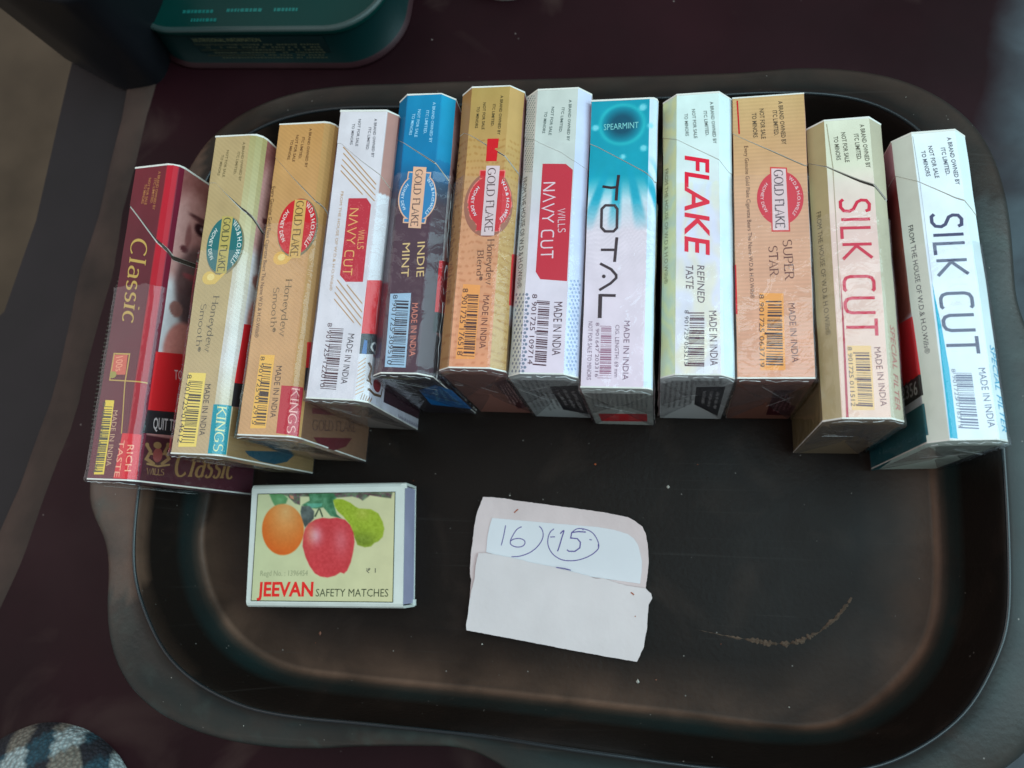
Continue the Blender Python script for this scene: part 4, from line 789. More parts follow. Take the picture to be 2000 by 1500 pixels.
# stroke glyphs: (advance, [polylines]) cap height 1, x-height .66
XH = .66
GL = {
 'A': (.80, [[(0, 0), (.37, 1), (.74, 0)], [(.13, .33), (.61, .33)]]),
 'B': (.66, [[(.06, 0), (.06, 1)], [(.06, 1)] + arc(.3, .76, .24, .24, 90, -90) + [(.06, .52)], [(.06, .52)] + arc(.3, .26, .28, .26, 90, -90) + [(.06, 0)]]),
 'C': (.80, [arc(.42, .5, .40, .5, 48, 312, 22)]),
 'D': (.80, [[(.06, 0), (.06, 1)], [(.06, 1)] + arc(.3, .5, .42, .5, 90, -90, 18) + [(.06, 0)]]),
 'E': (.62, [[(.06, 0), (.06, 1)], [(.06, 1), (.54, 1), (.54, .88)], [(.06, .52), (.44, .52)], [(.06, 0), (.56, 0), (.56, .13)]]),
 'F': (.58, [[(.06, 0), (.06, 1)], [(.06, 1), (.54, 1), (.54, .88)], [(.06, .52), (.42, .52)]]),
 'G': (.86, [arc(.42, .5, .40, .5, 45, 335, 22), [(.5, .42), (.80, .42)], [(.74, .42), (.74, .08)]]),
 'H': (.84, [[(.06, 0), (.06, 1)], [(.76, 0), (.76, 1)], [(.06, .52), (.76, .52)]]),
 'I': (.26, [[(.1, 0), (.1, 1)]]),
 'K': (.76, [[(.06, 0), (.06, 1)], [(.62, 1), (.08, .45)], [(.24, .58), (.70, 0)]]),
 'L': (.58, [[(.06, 0), (.06, 1)], [(.06, 0), (.54, 0), (.54, .14)]]),
 'M': (.96, [[(.06, 0), (.10, 1), (.46, .1), (.82, 1), (.86, 0)]]),
 'N': (.84, [[(.06, 0), (.06, 1)], [(.06, 1), (.74, 0)], [(.74, 0), (.74, 1)]]),
 'O': (.90, [arc(.43, .5, .41, .5, 0, 360, 28)]),
 'P': (.64, [[(.06, 0), (.06, 1)], [(.06, 1)] + arc(.3, .74, .28, .26, 90, -90) + [(.06, .48)]]),
 'R': (.72, [[(.06, 0), (.06, 1)], [(.06, 1)] + arc(.3, .75, .26, .25, 90, -90) + [(.06, .5)], [(.3, .5), (.66, 0)]]),
 'S': (.62, [arc(.3, .76, .25, .24, 35, 270, 14) + arc(.3, .27, .27, .26, 90, -150, 16)]),
 'T': (.74, [[(.36, 0), (.36, 1)], [(.02, .88), (.02, 1), (.70, 1), (.70, .88)]]),
 'U': (.80, [[(.06, 1), (.06, .36)] + arc(.38, .36, .32, .36, 180, 360, 16) + [(.70, 1)]]),
 'V': (.76, [[(0, 1), (.37, 0), (.74, 1)]]),
 'W': (1.1, [[(0, 1), (.28, 0), (.54, .95), (.80, 0), (1.08, 1)]]),
 'Y': (.74, [[(0, 1), (.36, .46), (.72, 1)], [(.36, .46), (.36, 0)]]),
 'a': (.56, [arc(.26, .48, .2, .18, 140, 0, 8) + [(.46, .08), (.54, .02)], arc(.27, .2, .22, .19, 60, 330, 14)]),
 'c': (.52, [arc(.28, XH / 2, .25, XH / 2, 48, 312, 18)]),
 'd': (.62, [[(.5, 0), (.5, 1.05)], arc(.27, XH / 2, .24, XH / 2, 40, 320, 18)]),
 'e': (.56, [[(.06, .37), (.50, .37)] + arc(.28, XH / 2, .23, XH / 2, 8, 315, 18)]),
 'h': (.64, [[(.08, 0), (.08, 1.05)], arc(.31, .42, .22, .23, 160, 0, 8) + [(.53, 0)]]),
 'i': (.24, [[(.1, 0), (.1, XH)], [(.1, .9), (.1, .96)]]),
 'l': (.26, [[(.1, 0), (.1, 1.05)]]),
 'm': (.96, [[(.08, 0), (.08, XH)], arc(.28, .44, .2, .22, 160, 0, 8) + [(.48, 0)], arc(.67, .44, .2, .22, 160, 0, 8) + [(.87, 0)]]),
 'n': (.64, [[(.08, 0), (.08, XH)], arc(.31, .43, .22, .23, 160, 0, 8) + [(.53, 0)]]),
 'o': (.62, [arc(.29, XH / 2, .27, XH / 2, 0, 360, 22)]),
 's': (.44, [arc(.21, .49, .16, .16, 30, 270, 10) + arc(.21, .17, .18, .17, 90, -150, 10)]),
 't': (.42, [[(.16, .95), (.16, .12)] + arc(.28, .12, .12, .12, 180, 300, 6), [(.02, XH), (.36, XH)]]),
 'w': (.84, [[(0, XH), (.2, 0), (.41, XH), (.61, 0), (.82, XH)]]),
 'y': (.58, [[(0, XH), (.27, 0)], [(.54, XH), (.2, -.25), (.08, -.27)]]),
 '®': (.42, [arc(.2, .72, .2, .24, 0, 360, 14), [(.14, .6), (.14, .84)] + arc(.18, .78, .08, .06, 90, -90, 4) + [(.26, .6)]]),
 ' ': (.34, []),
}
# plainer capitals for the wide grotesque lettering
GLS = dict(GL); GLS['A'] = (.80, [[(0, 0), (.37, 1), (.74, 0)]]); GLS['T'] = (.74, [[(.36, 0), (.36, 1)], [(.02, 1), (.70, 1)]])
GLS['L'] = (.56, [[(.06, 1), (.06, 0), (.52, 0)]]); GLS['S'] = (.66, [[(.56, .86)] + arc(.36, .78, .30, .22, 70, 250, 12)[:0] + [(.50, .98), (.26, 1), (.1, .9), (.08, .72), (.16, .58), (.46, .44), (.55, .3), (.52, .1), (.36, 0), (.12, 0), (.02, .1)]])
GLS['C'] = (.72, [[(.64, .94), (.56, 1), (.24, 1), (.1, .93), (.04, .78), (.04, .22), (.1, .07), (.24, 0), (.56, 0), (.64, .06)]])
GLS['U'] = (.74, [[(.06, 1), (.06, .22), (.12, .07), (.26, 0), (.46, 0), (.60, .07), (.66, .22), (.66, 1)]])
GLS['K'] = (.74, [[(.06, 0), (.06, 1)], [(.64, 1), (.12, .48), (.68, 0)]])
def ribbon(P, w, wfun=None, closed=False):
    """polyline -> mitred ribbon (verts, quads)"""
    P = [np.array(p, float) for p in P]
    n = len(P); V = []; Q = []
    if closed and np.hypot(*(P[0] - P[-1])) > 1e-6: P.append(P[0]); n += 1
    loop = np.hypot(*(P[0] - P[-1])) < 1e-6
    for i in range(n):
        if loop: a = P[(i - 1) % (n - 1)] if i in (0, n - 1) else P[i - 1]; b = P[1] if i in (0, n - 1) else P[i + 1]
        else: a = P[max(i - 1, 0)]; b = P[min(i + 1, n - 1)]
        d1 = P[i] - a; d2 = b - P[i]
        l1 = np.hypot(*d1); l2 = np.hypot(*d2)
        d1 = d1 / l1 if l1 > 1e-9 else d2 / max(l2, 1e-9); d2 = d2 / l2 if l2 > 1e-9 else d1
        t = d1 + d2; tl = np.hypot(*t); t = t / tl if tl > 1e-6 else d1
        nn = np.array([-t[1], t[0]]); k = max(.45, abs(nn @ np.array([-d1[1], d1[0]])))
        ww = (wfun(t) if wfun else w) / 2 / k
        V += [P[i] + nn * ww, P[i] - nn * ww]
    for i in range(n - 1): Q.append((2 * i, 2 * i + 1, 2 * i + 3, 2 * i + 2))
    return V, Q
def stroke_text(txt, style, aspect):
    """aspect = final x scale / final y scale, used to keep stroke weights even"""
    V = []; Fq = []; x = 0; G = GL if style == 'serif' else GLS
    thick, thin = (.15, .055) if style == 'serif' else (.115, .115)
    for ch in txt:
        adv, pl = G.get(ch, G[' '])
        for P in pl:
            PP = [(p[0] * aspect, p[1]) for p in P]
            wf = (lambda t: thin + (thick - thin) * abs(t[1]) ** 1.5) if style == 'serif' else None
            v, q = ribbon(PP, thick, wf)
            b = len(V); V += [(a[0] / aspect + x, a[1]) for a in v]; Fq += [tuple(b + i for i in f) for f in q]
            if style == 'serif' and len(P) <= 5 and ch not in 'CGOSDacde®':
                for e, nb in ((P[0], P[1]), (P[-1], P[-2])):
                    if abs(e[1] - nb[1]) > abs(e[0] - nb[0]) * .9 and min(abs(e[1] - q) for q in (0, 1, XH, 1.05)) < .02:
                        b = len(V); hw = .13; yy = e[1]; s = -1 if yy > .3 else 1
                        V += [(e[0] + x - hw, yy), (e[0] + x + hw, yy), (e[0] + x + hw, yy + .05 * s), (e[0] + x - hw, yy + .05 * s)]
                        Fq.append((b, b + 1, b + 2, b + 3))
        x += adv + (.10 if style == 'serif' else .14)
    x -= (.10 if style == 'serif' else .14)
    return [(a / x, b) for a, b in V], Fq
SANS = {}
def sans_text(txt, bold):
    k = (txt, bold)
    if k not in SANS:
        c = bpy.data.curves.new("lettering_source", 'FONT'); c.body = txt; c.resolution_u = 2
        c.offset = {0: 0.0, 1: .012, 2: .030}[bold]
        o = bpy.data.objects.new("lettering_source", c); SC.collection.objects.link(o)
        dg = bpy.context.evaluated_depsgraph_get()
        me = bpy.data.meshes.new_from_object(o.evaluated_get(dg))
        V = np.array([v.co[:2] for v in me.vertices]); Fq = [tuple(p.vertices) for p in me.polygons]
        bpy.data.objects.remove(o); bpy.data.curves.remove(c); bpy.data.meshes.remove(me)
        x0, x1 = V[:, 0].min(), V[:, 0].max()
        V = np.stack([(V[:, 0] - x0) / (x1 - x0), V[:, 1] / .682], 1)
        SANS[k] = ([tuple(v) for v in V], Fq)
    return SANS[k]
def text2d(txt, B0, B1, cap, font='sans', sh=0, bold=0):
    B0 = np.array(B0); B1 = np.array(B1); d = B1 - B0; Ln = np.hypot(*d); d = d / Ln; n = np.array([-d[1], d[0]])
    if font == 'sans': V, Fq = sans_text(txt, bold)
    else:
        tot = sum(GL.get(c, GL[' '])[0] + .12 for c in txt)
        V, Fq = stroke_text(txt, font, (Ln / tot) / cap)
    return [tuple(B0 + d * (x * (Ln - sh * cap) + sh * y * cap) + n * y * cap) for x, y in V], Fq
def tri_poly(pts):
    bm = bmesh.new(); vs = [bm.verts.new((p[0], p[1], 0)) for p in pts]; bm.faces.new(vs)
    bmesh.ops.triangulate(bm, faces=bm.faces[:]); bm.verts.index_update()
    V = [(v.co.x, v.co.y) for v in bm.verts]; Fq = [tuple(v.index for v in f.verts) for f in bm.faces]; bm.free()
    return V, Fq
def op2d(o):
    """2-D print op -> list of (verts, faces, colour)"""
    k = o[0]
    if k == 't': V, Fq = text2d(o[4], o[5], o[6], o[7], o[9], o[10], o[11]); return V, Fq, o[8]
    if k == 'q': V, Fq = tri_poly(o[4]); return V, Fq, o[5]
    if k == 'l': V, Fq = ribbon(o[4], o[5], closed=bool(o[7])); return [tuple(v) for v in V], Fq, o[6]
    if k in 'ed':
        if k == 'e': (cx, cy), rx, ry, col, n = o[4], o[5], o[6], o[7], 40
        else: (cx, cy), rx, ry, col, n = o[4], o[5], o[5], o[6], 6
        P = [(cx + rx * cos(2 * pi * i / n), cy + ry * sin(2 * pi * i / n)) for i in range(n)]
        return P, [tuple(range(n))] if k == 'd' else [(0, i, i + 1) for i in range(1, n - 1)], col
    if k == 'a':
        txt, C, rx, ry, a0, a1, cap, col = o[4:]
        V, Fq = sans_text(txt, 0); out = []
        s = 1 if a0 > a1 else -1     # right-hand arc reads clockwise, left-hand arc anticlockwise
        for x, y in V:
            a = radians(a0 + (a1 - a0) * x); r = 1 + s * y * cap / rx
            out.append((C[0] + rx * r * cos(a), C[1] + ry * r * sin(a)))
        return out, Fq, col
    if k == 'b' or k == 'm':
        q = [np.array(p) for p in o[4]]
        def bl(s, t): return tuple((q[0] * (1 - s) + q[1] * s) * (1 - t) + (q[3] * (1 - s) + q[2] * s) * t)
        V = []; Fq = []
        if k == 'b':
            rr = random.Random(o[6]); t = 0; i = 0; N = 95; pos = []
            while t < N:
                w = rr.choice([1, 1, 1, 2, 2, 3]); pos.append((t, w)); t += w + rr.choice([1, 1, 2, 2, 3])
            pos += [(46, 1), (48, 1)]
            for t, w in pos:
                g = -.16 if t < 3 or t > 91 or t in (46, 48) else 0
                a, b = t / N, min((t + w) / N, 1); n = len(V)
                V += [bl(g, a), bl(1, a), bl(1, b), bl(g, b)]; Fq.append((n, n + 1, n + 2, n + 3))
            return V, Fq, o[5]
        rows, col, seed = o[5], o[6], o[7]; rr = random.Random(seed)
        for r in range(rows):
            s0 = (r + .22) / rows; s1 = (r + .74) / rows; t = .02 + rr.random() * .1
            end = .98 - rr.random() * .2
            while t < end:
                w = rr.uniform(.006, .016); n = len(V)
                a = s0 + (s1 - s0) * rr.choice([0, 0, .25]); b = s1 - (s1 - s0) * rr.choice([0, 0, .3])
                V += [bl(a, t), bl(b, t), bl(b, t + w), bl(a, t + w)]; Fq.append((n, n + 1, n + 2, n + 3))
                t += w + rr.choice([.006, .008, .008, .03])
        return V, Fq, col
def bisect2d(V, Fq, cuts, grid=2.6):
    xs = [v[0] for v in V]; ys = [v[1] for v in V]; x0, x1, y0, y1 = min(xs), max(xs), min(ys), max(ys)
    cuts = [c for c in cuts if x0 + 1e-4 < c < x1 - 1e-4]
    nx, ny = int((x1 - x0) / grid), int((y1 - y0) / grid)
    gx = [x0 + (x1 - x0) * (i + 1) / (nx + 1) for i in range(nx)]; cuts = cuts + [g for g in gx if all(abs(g - c) > .05 for c in cuts)]
    gy = [y0 + (y1 - y0) * (i + 1) / (ny + 1) for i in range(ny)]
    if not cuts and not gy: return V, Fq
    bm = bmesh.new(); vs = [bm.verts.new((v[0], v[1], 0)) for v in V]
    for f in Fq:
        try: bm.faces.new([vs[i] for i in f])
        except ValueError: pass
    for c in cuts:
        bmesh.ops.bisect_plane(bm, geom=bm.verts[:] + bm.edges[:] + bm.faces[:], plane_co=(c, 0, 0), plane_no=(1, 0, 0), dist=1e-7)
    for c in gy:
        bmesh.ops.bisect_plane(bm, geom=bm.verts[:] + bm.edges[:] + bm.faces[:], plane_co=(0, c, 0), plane_no=(0, 1, 0), dist=1e-7)
    bm.verts.index_update()
    V = [(v.co.x, v.co.y) for v in bm.verts]; Fq = [tuple(v.index for v in f.verts) for f in bm.faces]; bm.free()
    return V, Fq
# ---------------------------------------------------------------- packs
def profile(w, h, c, cl, cr, st):
    P = [(-w / 2, 0.)]; cl *= c; cr *= c
    if cl > 0: P += [(-w / 2, h - cl), (-w / 2 + cl, h)]
    else: P += [(-w / 2, h)]
    i0 = len(P) - 1
    if cr <= 0: P += [(w / 2, h)]
    elif st == 'r':
        for k in range(4): t = k / 3 * pi / 2; P.append((w / 2 - cr + cr * sin(t), h - cr + cr * cos(t)))
    else: P += [(w / 2 - cr, h), (w / 2, h - cr)]
    P.append((w / 2, 0.)); return P, i0
def lerp_stops(v, stops):
    xs = [s[0] for s in stops]; o = np.stack([np.interp(v, xs, [s[1][i] for s in stops]) for i in range(3)], -1)
    return o
def blob(C, a, v, ca, cv, ra, rv, col, k=1., soft=1.5):
    d = np.sqrt(((a - ca) / ra) ** 2 + ((v - cv) / rv) ** 2); m = np.clip((1.0 - d) * soft + .5, 0, 1)[..., None] * k
    m = m * m * (3 - 2 * m); return C * (1 - m) + np.array(col, float) * m
def warn_image(d, v, L, a):
    """health-warning photograph: a man's head and shoulder against white"""
    C = np.zeros(a.shape + (3,)) + np.array((178, 120, 116.)); f = L / 87.0
    C = blob(C, d, v, 4, L * .95, 9, 7, (142, 86, 82), 1, 1.2); C = blob(C, d, v, 6, L * .875, 7, 6, (188, 132, 126), 1, 1.2)
    C = blob(C, d, v, 2, L * .76, 4, 12, (196, 146, 140), 1, 1.5)
    C = blob(C, d, v, 8.6, L * .868, 4.4, .8, (92, 52, 54), .9, 1.5)                      # brow
    C = blob(C, d, v, 9.5, L * .835, 2.6, 1.9, (52, 24, 30), 1, 1.8); C = blob(C, d, v, 9.9, L * .838, .8, .6, (170, 140, 140), .8, 2)
    C = blob(C, d, v, 5.0, L * .79, 1.2, 4, (138, 84, 82), .8, 1.5); C = blob(C, d, v, 4.0, L * .745, 1.6, 1.0, (96, 50, 54), .9, 2)   # nose
    C = blob(C, d, v, 1, L * .42, 9, 19, (208, 202, 204), 1, 4)
    C = blob(C, d, v, 12, L * .64, 9.5, 12, (104, 74, 74), 1, 3); C = blob(C, d, v, 8, L * .665, 3.2, .9, (140, 70, 74), .9, 2); C = blob(C, d, v, 12, L * .57, 7, 8, (88, 62, 64), .9, 2)
    C = blob(C, d, v, 4.2, L * .545, 2.6, 2.2, (150, 100, 92), 1, 4); C = blob(C, d, v, 9, L * .415, 7.5, 8.5, (200, 124, 114), 1, 5)
    return C + 10 * fbm(d * 1.2, v * 1.2, 3)[..., None]
BODY = {  # flat stops (v from near end), left chamfer, right chamfer, left side, right side; some light tint baked in
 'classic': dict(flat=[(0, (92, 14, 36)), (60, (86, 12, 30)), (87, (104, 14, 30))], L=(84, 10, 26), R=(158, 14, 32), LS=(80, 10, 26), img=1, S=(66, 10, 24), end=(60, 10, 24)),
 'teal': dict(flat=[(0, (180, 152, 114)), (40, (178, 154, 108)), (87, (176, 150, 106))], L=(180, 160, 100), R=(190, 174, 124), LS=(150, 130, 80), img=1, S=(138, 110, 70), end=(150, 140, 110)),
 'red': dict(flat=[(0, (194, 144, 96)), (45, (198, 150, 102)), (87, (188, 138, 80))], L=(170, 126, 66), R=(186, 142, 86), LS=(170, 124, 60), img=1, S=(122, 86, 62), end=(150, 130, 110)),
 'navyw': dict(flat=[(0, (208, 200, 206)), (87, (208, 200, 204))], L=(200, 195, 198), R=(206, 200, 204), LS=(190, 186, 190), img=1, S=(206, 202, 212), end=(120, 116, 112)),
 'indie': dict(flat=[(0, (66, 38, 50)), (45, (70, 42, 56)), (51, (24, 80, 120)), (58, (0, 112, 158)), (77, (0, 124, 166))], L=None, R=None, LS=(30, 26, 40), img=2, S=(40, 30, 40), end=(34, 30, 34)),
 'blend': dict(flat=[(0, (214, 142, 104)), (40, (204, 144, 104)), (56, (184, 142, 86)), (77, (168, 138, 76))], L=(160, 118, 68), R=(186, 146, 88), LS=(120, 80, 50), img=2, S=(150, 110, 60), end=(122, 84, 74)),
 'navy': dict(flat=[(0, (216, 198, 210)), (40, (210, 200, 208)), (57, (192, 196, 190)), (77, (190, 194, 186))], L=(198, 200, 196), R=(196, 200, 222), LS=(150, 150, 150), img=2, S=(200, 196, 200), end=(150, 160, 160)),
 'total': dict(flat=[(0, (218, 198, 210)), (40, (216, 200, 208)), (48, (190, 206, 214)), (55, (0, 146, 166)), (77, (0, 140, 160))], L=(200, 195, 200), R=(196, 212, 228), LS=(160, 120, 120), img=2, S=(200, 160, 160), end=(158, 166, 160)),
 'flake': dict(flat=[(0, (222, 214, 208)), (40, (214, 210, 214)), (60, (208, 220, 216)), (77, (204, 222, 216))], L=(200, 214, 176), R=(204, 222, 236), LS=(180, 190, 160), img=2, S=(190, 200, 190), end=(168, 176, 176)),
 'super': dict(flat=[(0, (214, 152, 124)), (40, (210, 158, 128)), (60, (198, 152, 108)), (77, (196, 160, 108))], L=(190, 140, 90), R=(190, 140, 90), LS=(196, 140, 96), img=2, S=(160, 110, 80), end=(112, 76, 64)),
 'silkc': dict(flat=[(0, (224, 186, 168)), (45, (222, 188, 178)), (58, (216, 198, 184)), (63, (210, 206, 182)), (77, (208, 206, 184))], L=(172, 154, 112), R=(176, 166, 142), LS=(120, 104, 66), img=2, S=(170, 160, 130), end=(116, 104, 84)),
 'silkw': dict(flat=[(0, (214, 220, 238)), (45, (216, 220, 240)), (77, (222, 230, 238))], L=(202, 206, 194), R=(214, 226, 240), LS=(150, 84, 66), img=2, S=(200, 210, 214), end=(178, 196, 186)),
}
def art(n, a, v, P):
    B = BODY[n]; d = P['d']; i0 = P['i0']; wf = d[P['it']] ; L = P['L']
    C = lerp_stops(v, B['flat'])
    aL = d[1] if i0 == 2 else 0.0; aR = d[-2]
    C = C + 5 * fbm(a * .35 + 3, v * .12, 11)[..., None]
    def put(mask, col):
        if col is None: return
        C[mask] = col if isinstance(col, np.ndarray) else np.array(col, float)
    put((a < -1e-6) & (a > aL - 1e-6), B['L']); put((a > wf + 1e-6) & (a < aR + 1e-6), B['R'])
    if n in ('classic',):
        m = (a > wf - .3) & (a < aR + 1e-6); C[m] = np.array((150, 12, 30)) + (v[m, None] / L) * np.array((30, 4, 8))  # brighter red is the chamfer's lit look, painted in
        m = (a > aR - 1.6) & (a < aR + 1e-6); C[m] = (104, 12, 40)  # purplish shine stripe painted beside the side crease
    if n == 'teal':
        m = (a > wf) & (a < aR); C[m] = lerp_stops(v[m], [(0, (190, 168, 118)), (25, (205, 195, 190)), (50, (196, 184, 164)), (62, (184, 172, 132)), (87, (160, 148, 98))])  # pale middle stretch is the chamfer's highlight, painted in
    if n == 'navyw':
        m = (a > wf + .1) & (a < aR + 1e-6) & (v > P['vcr'] - 5); C[m] = (168, 122, 112)
    if n == 'total':
        r = np.hypot((a - 8.0), (v - 69.2)); ring = np.exp(-((r - 5.6) / .5) ** 2)[..., None]
        C = C * (1 - .5 * ring) + np.array((60, 190, 190)) * .5 * ring
        k = (np.clip((5.4 - r) / 3.0, 0, 1) * (a < wf))[..., None]; C = C * (1 - k) + np.array((4, 74, 96)) * k
        th = np.arctan2(a - 8.0, v - 68.5); rays = .5 + .5 * np.sin(th * 26 + .4)
        band = np.clip(1.15 - np.abs(v - 50.0) / 9.0, 0, 1) * (a < aR); k = (np.clip(rays * 2.2 - .7, 0, 1) * band)[..., None]
        C = C * (1 - k * .85) + np.array((0, 146, 172)) * k * .85
        th2 = np.sin(r * 16 + 2 * np.sin(th * 40)); band2 = np.clip(1 - np.abs(v - 40) / 16, 0, 1)[..., None]
        C = C - (6 * band2 * th2[..., None] * (v < 54)[..., None])
        for ca, cv, rr in ((1.2, 68.5, .9), (13.2, 73.8, 1.0), (13.6, 62.2, .9), (15.2, 68.5, .8), (8.5, 60, .7)):
            C = blob(C, a, v, ca, cv, rr, rr, (130, 205, 215), .75)
    if n == 'flake':
        k = np.sin(8 * fbm(a * .22 + 9, v * .10, 21) + v * .8 + .5 * a); m = (a < -.1)[..., None] * 1.0
        C = C + m * k[..., None] * np.array((8, 3, -10)); m2 = (a > 0) & (v < 50)
        C = C + m2[..., None] * (np.sin(9 * fbm(a * .16 + 2, v * .08, 5))[..., None]) * np.array((3, 1, -12))
    if n in ('blend',):
        k = np.sin(v * 3.2 + 5 * fbm(a * .14, v * .09, 8)) > .9; C = C - (k & (v < 62))[..., None] * np.array((16, 22, 22))
    if n == 'indie':
        C = C + (a < .1)[..., None] * np.array((-14, -16, -14)) * (v[..., None] / 77); m = (a > wf + .1) & (v > 58); C[m] += (0, 14, 10)
        m = (a > wf + .1) & (v < 52); C[m] = C[m] * .72 + 14
    # sides
    mR = a > aR + 1e-6
    if mR.any():
        img = warn_image(a[mR] - aR, v[mR], L, a[mR])
        v0 = P['red0']
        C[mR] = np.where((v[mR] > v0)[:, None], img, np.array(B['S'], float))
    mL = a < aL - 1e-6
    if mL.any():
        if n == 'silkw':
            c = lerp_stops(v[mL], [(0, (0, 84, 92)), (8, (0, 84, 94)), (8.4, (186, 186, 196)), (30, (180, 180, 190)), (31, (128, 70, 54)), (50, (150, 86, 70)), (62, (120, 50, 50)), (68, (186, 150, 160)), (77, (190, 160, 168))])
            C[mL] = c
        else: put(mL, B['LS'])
    return np.clip(C, 0, 255)
CELLO = cello_mat()
M_BOARD = board("printed_board"); M_EDGE = simple("white_board_edge", (214, 212, 204), .7, .05, 200, .1)
M_INNER = simple("shaded_inner_board", (62, 52, 46), .6, .1, 100)  # white board coloured dark for the shade inside the lid gap
M_STR = {'teal': board("ribbed_gold_board", ('X', 330, 0, .045, -.9)), 'red': board("ribbed_orange_board", ('X', 330, 0, .045, -.9)), 'super': board("lined_board", ('Y', 300, 0, .05, 0))}
LAB = {
 'classic': "dark red flip-top pack with gold italic lettering, leftmost in the row",
 'teal': "pale gold pack with a teal oval badge and teal foot, second from the left",
 'red': "orange gold pack with a glossy red oval badge and red foot, third from the left",
 'navyw': "white pack with thin gold diagonal stripes and a small red panel, beside the blue-topped pack",
 'indie': "bright blue and dark brown pack with a blue badge, in loose crumpled cellophane",
 'blend': "gold pack with a red shield badge and a small red bar by its lid",
 'navy': "white pack with rows of grey dots and a long red panel lettered in silver",
 'total': "white pack with turquoise lid and large thin dark capitals",
 'flake': "white and pale green pack with big bold red italic capitals",
 'super': "square-edged peach gold pack with a pink round badge, left of the cream pack",
 'silkc': "cream pack with thin red capitals and a partly opened lid, second from the right",
 'silkw': "white pack with thin dark capitals and a cyan wedge stripe, rightmost in the row",
}
GAP = {'classic': (.5, 1.3), 'teal': (.08, .9), 'red': (.10, .40), 'navyw': (.06, .18), 'indie': (.14, .4), 'blend': (.10, .40), 'navy': (.02, .04), 'total': (.16, .26), 'flake': (.05, .12), 'super': (.08, .32), 'silkc': (.10, .8), 'silkw': (.08, .28)}
WRAP = {'classic': (.60, .5), 'teal': (.62, .35), 'red': (.66, .35), 'navyw': (.70, .35), 'indie': (.70, .8), 'blend': (.66, .35), 'navy': (.80, .3), 'total': (.62, .35), 'flake': (.66, .35), 'super': (.70, .35), 'silkc': (.66, .4), 'silkw': (.62, .35)}
